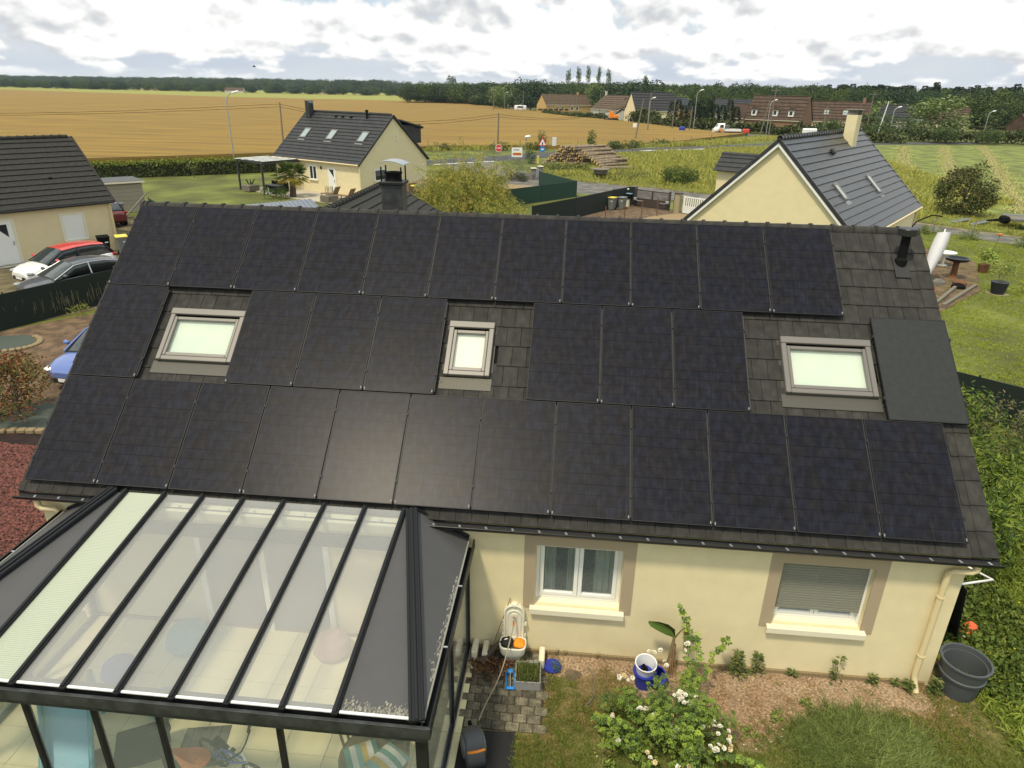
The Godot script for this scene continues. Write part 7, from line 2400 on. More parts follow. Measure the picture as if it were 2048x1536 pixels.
func build_village() -> void:
	grainy("render_ochre", lin(0.70, 0.47, 0.16), 0.9, 1.0)
	grainy("render_white", lin(0.74, 0.70, 0.60), 0.9, 1.0)
	grainy("render_brick", lin(0.34, 0.19, 0.11), 0.9, 1.0)
	# the ridge-on row of houses across the wheat
	var h1 := _far_house("long ochre house with tan roof behind a low wall, across the wheat", Vector2(-6.4, -303), Vector2(12.6, -314), 9.5, 3.0, 7.2, M["render_ochre"], M["tile_tan"])
	for x in [5.5, 8.0, 12.5, 15.0]:
		opening(h1, "window", Transform3D(Basis.IDENTITY, Vector3(x, 0.9, -0.2)), 1.3, 1.5, "window", M["sill_stone"])
	part("chimney", mb().box(Vector3(17.5, 7.6, -4.6), Vector3(0.7, 1.2, 0.7)), M["render_ochre"], h1)
	var wall := thing("garden_wall", "low yellow garden wall with brown slats before the ochre house", "wall", Vector3(-9.5, 0, -292), 0.55)
	part("wall", mb().box(Vector3(7.5, 0.5, 0), Vector3(15, 1.0, 0.3)), M["render_ochre"], wall)
	for k in 7:
		part("pier", mb().box(Vector3(k * 2.5, 1.0, 0), Vector3(0.4, 2.0, 0.42)), M["render_ochre"], wall)
		if k < 6:
			part("slat_infill", mb().box(Vector3(k * 2.5 + 1.25, 1.4, 0), Vector3(2.0, 0.7, 0.06)), M["tile_brown"], wall)
	var h2 := _far_house("pale house with tan roof and white gable window, second in the village row", Vector2(11.5, -258), Vector2(21.0, -236), 11.0, 2.8, 7.4, M["render_white"], M["tile_tan"])
	part("chimney", mb().box(Vector3(1.2, 8.0, -5.4), Vector3(0.6, 1.5, 0.6)), M["render_white"], h2)
	opening(h2, "window", Transform3D(Basis(Vector3(0, 0, -1), Vector3.UP, Vector3.RIGHT), Vector3(23.88, 3.6, -5.2)), 1.5, 1.5, "window")
	var h3 := _far_house("cream gabled house with dark slate roof behind the round hedge", Vector2(24.4, -211), Vector2(38, -214), 9.0, 3.4, 8.6, M["render_cream"], M["dark_roof"])
	h3.rotation.y = 0.35
	var h4 := _far_house("small house with bluish slate roof between the white gable and the cream gable", Vector2(23.5, -238), Vector2(31.5, -240), 8.0, 3.2, 6.6, M["render_pale"], M["dark_roof_shiny"])
	h4.rotation.y = 0.2
	_far_house("orange rendered house showing its gable above the dark conifers", Vector2(41, -232), Vector2(47, -243), 8.0, 3.4, 7.2, M["render_ochre"], M["dark_roof"])
	_far_house("slate roofed house with white bargeboard behind the street lamps", Vector2(50, -228), Vector2(62, -226), 8.0, 3.0, 7.0, M["render_white"], M["dark_roof_shiny"], {"fascia": true})
	_far_house("long low house with dark roof left behind the brown dormered house".replace("left ", ""), Vector2(64, -235), Vector2(84, -239), 8.0, 3.0, 6.4, M["render_white"], M["dark_roof"])
	var h5 := _far_house("big brown tiled house with three white dormers above the lorry", Vector2(50.5, -186), Vector2(62.5, -178), 9.0, 2.6, 8.3, M["render_brick"], M["tile_brown"])
	for x in [2.0, 7.4, 11.4]:
		var dm := part("dormer", mb().box(Vector3(x, 4.3, -1.5), Vector3(1.3, 1.5, 2.0)), M["white_paint"], h5)
		part("pane", mb().box(Vector3(x, 4.35, -0.48), Vector3(0.7, 0.9, 0.04)), M["dark_glass"], dm)
		part("dormer_roof", mb().prism([Vector2(-0.85, 0), Vector2(0.85, 0), Vector2(0, 1.1)], Transform3D(Basis.IDENTITY, Vector3(x, 5.0, -2.8)), 2.5), M["tile_brown"], dm)
	var h5b := _far_house("small timbered wing with steep red-brown roof beside the dormered house", Vector2(47.6, -193), Vector2(51.0, -189.5), 5.0, 2.6, 6.2, M["render_pale"], M["tile_brown"])
	opening(h5b, "window", Transform3D(Basis(Vector3(0, 0, 1), Vector3.UP, Vector3(-1, 0, 0)), Vector3(0.1, 3.2, -2.5)), 0.9, 1.2, "window")
	var h6 := _far_house("brown roofed house with two white roof windows beside the curved street lamp", Vector2(66, -190), Vector2(80.5, -184), 9.0, 2.4, 7.2, M["render_pale"], M["tile_brown"])
	for x in [5.5, 10.0]:
		roof_window(h6, x, 3.6, 1.2, 1.5, 7.2, atan2(4.8, 4.5), 4.5)
	part("chimney", mb().box(Vector3(13.8, 7.4, -4.5), Vector3(0.7, 1.6, 0.8)), M["render_brick"], h6)
	_far_house("cream gable with black roof behind the leaning white pole", Vector2(86, -196), Vector2(92, -188), 8.0, 2.6, 6.6, M["render_white"], M["dark_roof"])
	_far_house("brown roofed cottage behind the cream chimney of the gabled house", Vector2(103, -208), Vector2(114, -203), 8.0, 2.2, 6.2, M["render_pale"], M["tile_brown"])
	var rg := _far_house("small red gable peeping out of the trees at the meadow edge", Vector2(116, -178), Vector2(121, -184), 5.0, 2.6, 5.4, M["tile_brown"], M["tile_brown"])
	rg.rotation.y = 1.0
	_far_house("white gabled cottage half hidden by trees beside the poplars' far end", Vector2(-31, -372), Vector2(-26, -366), 5.5, 2.6, 5.0, M["render_white"], M["tile_tan"])
	_far_house("grey roofed barn at the far corner of the wheat field", Vector2(-105, -520), Vector2(-82, -522), 9.0, 2.6, 6.4, M["render_pale"], M["concrete"])
	for i in 9:
		var p: Array = [[-395, -800, 26], [-520, -840, 20], [-300, -820, 34], [-255, -830, 32], [-640, -900, 18], [-145, -900, 16], [-120, -905, 20], [-98, -900, 14], [-720, -930, 22]][i]
		_far_house(["far farmhouse with pale wall before the dark wood", "far low barn at the wood edge behind the tall lamp", "long far farm roof at the wood edge, the paler one", "long far farm roof at the wood edge, the browner one", "far white cottage under the wood at the wheat's far side", "far hamlet house with slate roof at the valley gap", "far hamlet house with tan roof at the valley gap", "far hamlet house at the end of the valley gap", "farthest farm roof under the wood beyond the bungalow"][i], Vector2(p[0], p[1]), Vector2(p[0] + p[2] * 0.8, p[1] - 2), 9.0, 2.5, 5.8, M["render_white"] if i in [0, 4, 5] else M["render_pale"], [M["tile_tan"], M["concrete"], M["concrete"], M["tile_brown"], M["tile_tan"], M["dark_roof_shiny"], M["tile_tan"], M["concrete"], M["tile_brown"]][i])
	# vehicles of the road works
	var lorry := thing("lorry", "white dropside lorry with orange panel parked at the end of the wheat", "lorry", Vector3(40.6, 0, -158.6), 0.10)
	part("cab", mb().loft([[Vector3(-2.6, 0.5, -1), Vector3(-2.6, 1.2, -1), Vector3(-2.6, 1.2, 1), Vector3(-2.6, 0.5, 1)], [Vector3(-2.3, 0.5, -1), Vector3(-2.2, 1.5, -1), Vector3(-2.2, 1.5, 1), Vector3(-2.3, 0.5, 1)], [Vector3(-1.6, 0.5, -1), Vector3(-1.6, 2.4, -0.9), Vector3(-1.6, 2.4, 0.9), Vector3(-1.6, 0.5, 1)], [Vector3(-0.4, 0.5, -1), Vector3(-0.4, 2.45, -0.9), Vector3(-0.4, 2.45, 0.9), Vector3(-0.4, 0.5, 1)]]), M["paint_white"], lorry)
	part("windscreen", mb().box(Vector3(-1.95, 1.85, 0), Vector3(0.05, 0.85, 1.6), 0.01, Basis(Vector3(0, 0, 1), -0.55)), M["car_glass"], lorry)
	part("door_window", mb().box(Vector3(-1.1, 1.85, 1.0), Vector3(0.8, 0.6, 0.06), 0.02), M["car_glass"], lorry)
	part("bed", mb().box(Vector3(1.5, 1.05, 0), Vector3(3.7, 0.5, 2.1), 0.02), M["white_gloss"], lorry)
	part("chassis", mb().box(Vector3(0.6, 0.62, 0), Vector3(5.2, 0.24, 1.2)), M["black_matt"], lorry)
	part("orange_panel", mb().box(Vector3(-1.2, 1.0, 1.05), Vector3(0.5, 0.7, 0.04)), M["orange_plastic"], lorry)
	part("load", mb().box(Vector3(0.3, 1.7, 0), Vector3(0.9, 0.8, 1.4), 0.1), M["grey_plastic"], lorry)
	for x in [-1.5, 2.1]:
		for z in [-0.9, 0.9]:
			part("wheel", mb().cyl(Vector3(x, 0.42, z), Vector3(x, 0.42, z * 1.2), 0.42, 0.42, 14), M["rubber"], lorry)
	var comp := thing("compressor", "red towed compressor beside the white lorry", "machine", Vector3(45.0, 0, -157.6))
	part("body", mb().box(Vector3(0, 0.95, 0), Vector3(1.4, 0.9, 1.0), 0.15), M["paint_red"], comp)
	part("drawbar", mb().bar(Vector3(-0.7, 0.5, 0), Vector3(-2.4, 0.4, 0), 0.1, 0.1), M["black_matt"], comp)
	for z in [-0.55, 0.55]:
		part("wheel", mb().cyl(Vector3(0, 0.3, z), Vector3(0, 0.3, z * 1.3), 0.3, 0.3, 12), M["rubber"], comp)
	var dg := thing("digger", "orange digger with black arm at the far edge of the wheat", "excavator", Vector3(18.2, 0, -221), 0.2)
	part("tracks", mb().box(Vector3(0, 0.45, 0), Vector3(3.4, 0.9, 2.6), 0.3), M["black_matt"], dg)
	part("cab", mb().box(Vector3(-0.6, 2.0, 0.3), Vector3(1.4, 2.0, 1.3), 0.15), M["orange_plastic"], dg)
	part("engine_cover", mb().box(Vector3(0.8, 1.5, 0), Vector3(1.6, 1.1, 2.2), 0.2), M["orange_plastic"], dg)
	part("boom", mb().tube([Vector3(0.2, 1.6, -0.6), Vector3(3.0, 3.6, -0.6), Vector3(5.2, 2.0, -0.6), Vector3(4.9, 0.6, -0.6)], 0.22, 6), M["black_matt"], dg)
	part("blade", mb().box(Vector3(-2.4, 0.4, 0), Vector3(0.2, 0.6, 2.4)), M["black_matt"], dg)
	var tv := thing("caravan", "pale camper van parked under the dark trees before the ochre house", "van", Vector3(-18.6, 0, -318), 0.4)
	part("body", mb().box(Vector3(0, 1.35, 0), Vector3(5.2, 2.1, 2.2), 0.35), M["white_gloss"], tv)
	part("window", mb().box(Vector3(-0.4, 1.75, 1.12), Vector3(2.6, 0.7, 0.05)), M["car_glass"], tv)
	for x in [-1.6, 1.6]:
		part("wheel", mb().cyl(Vector3(x, 0.4, 0.8), Vector3(x, 0.4, 1.12), 0.4, 0.4, 12), M["rubber"], tv)
	solo("village_slide", mb().bar(Vector3(0, 0.2, 0), Vector3(-2.2, 2.6, -0.4), 0.8, 0.15), mat("slide_blue", lin(0.22, 0.42, 0.62), 0.4), "light blue garden slide in front of the dark trampoline net", "slide", Vector3(26.2, 0, -219))
	solo("trampoline", mb().lathe([Vector2(2.2, 0.2), Vector2(2.25, 2.6), Vector2(2.2, 2.6), Vector2(2.15, 0.9), Vector2(0, 0.85)], Vector3.ZERO, 20), M["black_matt"], "round dark trampoline net beside the light blue slide", "trampoline", Vector3(29.6, 0, -224))
	var blue := thing("blue_tarpaulin", "bright blue covered box at the roadside before the brown house", "tarpaulin", Vector3(31.8, 0, -163.5))
	part("cover", mb().box(Vector3(0, 0.7, 0), Vector3(1.4, 1.3, 1.0), 0.2), M["blue_plastic"], blue)
	var cab := thing("utility_cabinet", "small white utility cabinet under the tall street lamp", "cabinet", Vector3(21.6, 0, -173))
	part("body", mb().box(Vector3(0, 0.7, 0), Vector3(0.9, 1.4, 0.5), 0.05), M["white_paint"], cab)
	var tank := thing("white_tank", "white container tank standing at the hay meadow's far edge", "tank", Vector3(51.5, 0, -134), 0.3)
	part("body", mb().box(Vector3(0, 2.0, 0), Vector3(2.6, 1.5, 1.2), 0.2), M["white_gloss"], tank)
	for x in [-0.9, 0.9]:
		part("leg", mb().box(Vector3(x, 0.6, 0), Vector3(0.14, 1.3, 0.14)), M["steel"], tank)
	# lamps and poles
	_street_lamp("curved street lamp in front of the dark trees at the village entrance", Vector3(-25.6, 0, -318), 7.6, 0.2)
	_street_lamp("curved street lamp rising from the wheat edge before the cream gable", Vector3(24.6, 0, -172), 7.3, 0.35)
	_street_lamp("tall double-curved street lamp above the roadside bushes", Vector3(35.0, 0, -168), 9.2, 0.2)
	_street_lamp("curved street lamp before the brown roofed houses", Vector3(49.5, 0, -158), 7.4, 0.3)
	_street_lamp("distant street lamp beyond the cream chimney, over the hedge", Vector3(72.5, 0, -150), 6.6, 0.2)
	_street_lamp("small street lamp near the red gable in the trees", Vector3(99, 0, -165), 6.0, 0.2)
	var poles := [[-33.05, -89.5, 6.2, 0, "wooden utility pole in the wheat behind the neighbour's chimney"], [-4.0, -99.8, 5.2, 0, "wooden utility pole by the road above the stop sign"], [-28.5, -300, 10, 1, "utility pole with crossbar at the village entrance"], [-15.3, -290, 8.5, 0, "dark pole between the camper van and the ochre house"], [-4.2, -275, 8.5, 0, "pole in front of the ochre house's wall"], [4.2, -262, 8.5, 0, "first of two close poles before the ochre house"], [6.4, -256, 8.0, 0, "second of two close poles before the ochre house"], [14.2, -232, 8.0, 0, "pole in front of the pale house with white gable window"], [18.5, -128, 7.4, 2, "leaning wooden pole with lantern beside the wheat corner"], [23.6, -160, 8.6, 0, "slim pole in front of the grey slate roofs"], [30.5, -172, 7.0, 0, "short pole over the roadside bushes"], [33.4, -163, 5.8, 0, "white-topped pole beside the blue tarpaulin"], [48.6, -152, 9.8, 1, "tall utility pole with crossbar before the brown dormered house"], [47.5, -155, 7.4, 2, "leaning strut pole in front of the brown dormered house"], [59.6, -152, 6.6, 0, "slim pole before the house with two roof windows"], [76, -165, 7.6, 3, "leaning white pole before the cream gable"], [76.0, -172, 9.5, 1, "tall leaning pole behind the cream chimney"], [112, -186, 10.5, 0, "pole rising from the trees over the big round tree"]]
	for p in poles:
		var o := thing("utility_pole", p[4], "utility pole", Vector3(p[0], 0, p[1]))
		var lean := Vector3(1.0, 0, 0) if p[3] >= 2 else Vector3(0.12, 0, 0)
		part("pole", mb().cyl(Vector3.ZERO, Vector3(0, p[2], 0) + lean, 0.13, 0.09, 8), M["weathered_wood"] if p[3] != 3 else M["white_paint"], o)
		if p[3] == 1:
			part("crossbar", mb().box(Vector3(0.12, p[2] - 0.5, 0), Vector3(2.0, 0.12, 0.12)), M["weathered_wood"], o)
	var wire := thing("overhead_wire", "sagging overhead wires across the wheat field", "overhead wire")
	for k in 2:
		var pts := []
		for s in [[Vector3(-110, 6.0, -60), Vector3(-33, 6.0 - k * 0.35, -89.5)], [Vector3(-33, 6.0 - k * 0.35, -89.5), Vector3(-4, 5.0 - k * 0.35, -99.8)], [Vector3(-4, 5.0 - k * 0.35, -99.8), Vector3(19.3, 7.0, -128)]]:
			for i in 8:
				var t := i / 8.0
				pts.append(s[0].lerp(s[1], t) - Vector3(0, 1.6 * sin(PI * t), 0))
		part("wire", mb().tube(pts, 0.02, 4), M["black_matt"], wire)
	# single trees that stand out, back to front
	var crowns := []
	for k in 3:
		for j in 3:
			crowns.append(_crown(k, 100 + k * 10 + j))
	var poplar := _crown(4, 131)
	var conifer := _crown(5, 132)
	var trunk := trunk_mesh(0.5, 0.03, 0, 0.1, 3).mesh()
	rng.seed = 99
	var T := func(label: String, x: float, z: float, wd: float, ht: float, me: Mesh, cat := "tree", group := "") -> void:
		var o := thing("tree", label, cat, Vector3(x, 0, z), rng.randf() * TAU, group)
		var c := part("crown", me, M["foliage"], o)
		c.scale = Vector3(wd, ht, wd)
		var t := part("trunk", trunk, M["bark"], o)
		t.scale = Vector3(ht, ht, ht) * 0.9
	for i in 5:
		T.call("slim poplar, %s of the five in a row above the ochre house" % ["first", "second", "third", "fourth", "fifth"][i], [1.5, 6.3, 10.9, 16, 21][i], -350 - i * 3.0, 8, [19.4, 20.6, 21.2, 20.8, 20.4][i], poplar, "poplar", "poplars above the ochre house")
	T.call("tall twin-topped poplar at the corner of the wheat field", -76, -470, 20, 17.8, poplar, "poplar")
	T.call("silvery round tree before the dark firs at the village entrance", -28, -345, 16, 11, crowns[7])
	T.call("dull green round tree over the white cottage", -27, -338, 13, 6.5, crowns[0])
	T.call("big near-black cedar beside the ochre house, its widest neighbour", -15.0, -330, 19, 13.4, crowns[3])
	T.call("dark broad tree behind the camper van", -9.5, -340, 18, 12.6, crowns[4])
	T.call("big near-black tree above the white gable window", 33, -285, 20, 13.4, crowns[3])
	T.call("dark tree standing between the tan roofs", 22, -310, 18, 12, crowns[5])
	T.call("light green tree between the two near-black trees", 13.5, -320, 12, 11, crowns[6])
	T.call("pale silvery tree above the slate roofs", 41.5, -270, 12, 9.6, crowns[7])
	T.call("slender pale poplar above the near-black tree", 36.5, -330, 10, 16.6, poplar, "poplar")
	T.call("light green willow before the low slate roofs", 51.5, -200, 9, 5, crowns[8])
	T.call("flat-topped light green tree behind the cream chimney", 92, -205, 17, 7, crowns[6])
	T.call("dark tree behind the flue of the gabled house", 82.5, -182, 10, 5, crowns[0])
	T.call("big round bright green tree beyond the hay meadow", 96.5, -180, 15, 8.6, crowns[6])
	T.call("smaller dark tree in front of the big round bright tree", 80.5, -158, 7, 4.4, crowns[1])
	T.call("tall dull poplar beside the big round bright tree", 111, -185, 13, 12, poplar, "poplar")
	T.call("dark conifer clump at the meadow's far corner", 124, -176, 12, 6.4, crowns[3])
	T.call("first tree of the copse at the wheat corner, darkest", -88, -476, 16, 11, crowns[3])
	T.call("second tree of the copse at the wheat corner, leaning over the barn", -68, -455, 18, 12, crowns[1])
	T.call("third tree of the copse at the wheat corner", -56, -440, 19, 12.5, crowns[0])
	T.call("fourth tree of the copse at the wheat corner, the broadest", -44, -415, 22, 12.6, crowns[4])
	T.call("fifth tree of the copse, behind the village lamp", -33, -395, 20, 12, crowns[1])
	T.call("low tree at the foot of the copse", -48, -400, 14, 6.5, crowns[2])
	T.call("yellow-green fir left of the copse barn".replace("left of", "before"), -97, -500, 6, 9, conifer, "conifer")
	# hedges and bushes of the village edge
	var dark := [Color(0.040, 0.060, 0.020), Color(0.060, 0.085, 0.026), Color(0.10, 0.10, 0.035)]
	var hl := [[[[-6, -280], [4, -252], [10, -240]], 2.2, 2600, "mixed reddish hedge along the wheat before the ochre house"], [[[8, -246], [16, -228]], 2.4, 1600, "grey-green hedge before the pale house with white gable window"], [[[23.5, -212], [27, -206], [29, -200]], 4.2, 2400, "tall round-topped hedge before the cream gable"], [[[27, -203], [31, -190], [36, -178], [43, -168]], 3.0, 4200, "long swelling roadside hedge behind the street lamps"], [[[45, -170], [52, -168], [57, -160]], 2.8, 2600, "roadside hedge below the brown dormered house"], [[[58, -165], [68, -170], [82, -168]], 3.0, 2200, "garden hedge below the house with two roof windows"], [[[53, -148], [62, -146], [72, -142]], 2.4, 2200, "dense green hedge below the cream chimney"], [[[76, -150], [92, -152], [104, -150], [125, -152]], 3.0, 4200, "long bushy hedge along the far side of the hay meadow"]]
	for q in hl:
		var b := mb()
		var o := thing("hedge", q[3], "hedge")
		var line: Array = q[0]
		for i in int(q[2]):
			var k := rng.randi() % (line.size() - 1)
			var u := Vector2(line[k][0], line[k][1]).lerp(Vector2(line[k + 1][0], line[k + 1][1]), rng.randf())
			var ht: float = q[1] * (0.75 + 0.30 * sin(u.x * 0.9) * sin(u.y * 0.37))
			var d := Vector3(rng.randfn(), rng.randfn(), rng.randfn()).normalized()
			b.tint(dark[rng.randi() % 3] * rng.randf_range(0.8, 1.5))
			var off := rng.randfn(0, 0.9)
			b.leaf(Vector3(u.x + off, maxf(0.1, ht * sqrt(rng.randf()) * (1.0 - 0.06 * off * off)), u.y + rng.randfn(0, 0.9)), d, Vector3(rng.randfn() * 0.4, 1, rng.randfn() * 0.4).normalized(), 0.65, 0.38)
		part("foliage", b, M["foliage"], o)
	var cy := thing("conifer_hedge", "dark row of pointed conifers above the roadside hedge", "hedge")
	for i in 11:
		var p := Vector2(33.5, -200).lerp(Vector2(48, -185), i / 10.0)
		var c := part("conifer", conifer, M["foliage"], cy)
		c.position = Vector3(p.x, 0, p.y)
		c.scale = Vector3(7.5, 6.4 + 0.9 * sin(i * 2.3), 7.5)
	for i in 6:
		var p: Array = [[82.5, -146.5, 3.4, 6.5], [91, -147, 2.8, 5.5], [101, -147, 3.2, 7], [110, -148, 3.0, 6], [70.5, -150, 3.6, 5.5], [64, -160, 3.6, 6]][i]
		T.call("rounded bush, %s along the hay meadow's far edge" % ["first and darkest", "second", "third and widest", "fourth", "one behind the white tank", "one beside the slim pole"][i], p[0], p[1], p[3], p[2], crowns[i % 3], "bush")
	# the wood behind: one mass of crowns
	var mass := [[], [], [], []]
	var add := func(k: int, x: float, z: float, wd: float, ht: float) -> void:
		mass[k].append(Transform3D(Basis(Vector3.UP, rng.randf() * TAU).scaled(Vector3(wd, ht, wd)), Vector3(x, 0, z)))
	# near wood on the east: broadleaf crowns in front, firs behind, the ground rising gently under them
	for i in 1500:
		var t := rng.randf()
		var front := Vector2(-60, -470).lerp(Vector2(35, -300), t / 0.45) if t < 0.45 else Vector2(35, -300).lerp(Vector2(165, -205), (t - 0.45) / 0.55)
		var back := pow(rng.randf(), 1.3)
		var p := front + Vector2(60, -210) * back + Vector2(rng.randfn(0, 5), rng.randfn(0, 5))
		var ht := (rng.randf_range(8.5, 12.5) + back * 3.0 + (1.3 if rng.randf() < 0.1 else 0.0)) * (1.0 - 0.14 * t)
		var firs := t > 0.72 and back > 0.35
		add.call(3 if firs else (rng.randi() % 3), p.x, p.y, ht * (rng.randf_range(1.0, 1.35) if firs else rng.randf_range(0.62, 0.95)), ht * (1.12 if firs else 1.0))
	# wood along the skyline on the west
	for i in 1500:
		var t := rng.randf()
		var x := lerpf(-1500, -60, pow(t, 0.8))
		var z := -980.0 - (1.0 - t) * 650.0 - rng.randf() * 240.0 - absf(sin(x * 0.004)) * 80.0
		if x > -330 and x < -70:
			z -= 520.0
		var ht := rng.randf_range(13, 22)
		add.call(rng.randi() % 3, x, z, ht * rng.randf_range(1.0, 1.5), ht)
	for i in 260:
		var x := rng.randf_range(-760, -110)
		add.call(rng.randi() % 3, x, -765 - absf(x) * 0.12 - rng.randf() * 60.0, rng.randf_range(8, 15), rng.randf_range(6, 11))
	for i in 220:
		add.call(rng.randi() % 2, rng.randf_range(-100, 0), rng.randf_range(-560, -430), rng.randf_range(11, 17), rng.randf_range(9, 12.5))
	var me := [crowns[1], crowns[4], crowns[0], conifer]
	for k in 4:
		scatter("wood", me[k], M["foliage"], mass[k], ["broadleaf wood, lighter crowns", "broadleaf wood, darker crowns", "broadleaf wood, mixed crowns", "fir wood on the skyline"][k])
	# a bird in flight over the wheat
	var bd := thing("bird", "small dark bird flying above the wheat field", "bird", Vector3(-43.4, 11.0, -106.0), 0.4)
	var bm := mb()
	var rings := []
	for s in [[-0.26, 0.02], [-0.16, 0.055], [0.0, 0.085], [0.14, 0.06], [0.20, 0.055], [0.26, 0.025], [0.31, 0.006]]:
		var ring := []
		for j in 10:
			var a := TAU * j / 10.0
			ring.append(Vector3(s[0], sin(a) * s[1], cos(a) * s[1]))
		rings.append(ring)
	bm.loft(rings)
	part("body", bm, M["black_matt"], bd)
	for s in [-1.0, 1.0]:
		var wg := mb()
		wg.quad_out(Vector3(0.10, 0.03, s * 0.05), Vector3(-0.10, 0.03, s * 0.05), Vector3(-0.12, 0.20, s * 0.35), Vector3(0.06, 0.22, s * 0.35), Vector3(0, -1, 0))
		wg.tri_out(Vector3(0.06, 0.22, s * 0.35), Vector3(-0.12, 0.20, s * 0.35), Vector3(-0.22, 0.16, s * 0.62), Vector3(0, -1, 0))
		part("wing", wg, M["black_matt"], bd)
	part("tail", mb().box(Vector3(-0.33, 0, 0), Vector3(0.16, 0.012, 0.10), 0.004), M["black_matt"], bd)


# ---------------------------------------------------------------- the yard under the front wall
var yard_n := FastNoiseLite.new()


# x: how much grass grows there, y: how green it is, z: how red the bare soil is
func yard_at(x: float, z: float) -> Vector3:
	var a := yard_n.get_noise_2d(x, z)
	var b := yard_n.get_noise_2d(x * 3.1 + 40.0, z * 3.1)
	var c := yard_n.get_noise_2d(x * 0.6 - 20.0, z * 0.6 + 9.0)
	var g := smoothstep(0.45, 1.35, z + a * 0.55)
	if x < 9.4:
		g = maxf(g, smoothstep(0.12, 0.55, z + a * 0.3) * 0.85)
	var bare := exp(-pow((x - 11.2) / 1.1, 2) - pow((z - 0.95) / 0.62, 2))
	g = g * (1.0 - 0.9 * bare) + smoothstep(13.2, 14.3, x + a * 0.4) * 0.8 + b * 0.30
	var green := clampf(0.25 + (z - 0.75) * 0.55 + c * 0.6 + smoothstep(13.6, 14.8, x) * 0.7, 0.0, 1.0)
	var clump := exp(-pow((x - 12.55) / 0.75, 2) - pow((z - 1.25) / 0.40, 2))
	g = clampf(g + clump, 0.0, 1.0)
	green = clampf(green + clump * 0.8, 0.0, 1.0)
	return Vector3(g, green, clampf(0.4 + bare * 0.7 + b * 0.5, 0.0, 1.0))


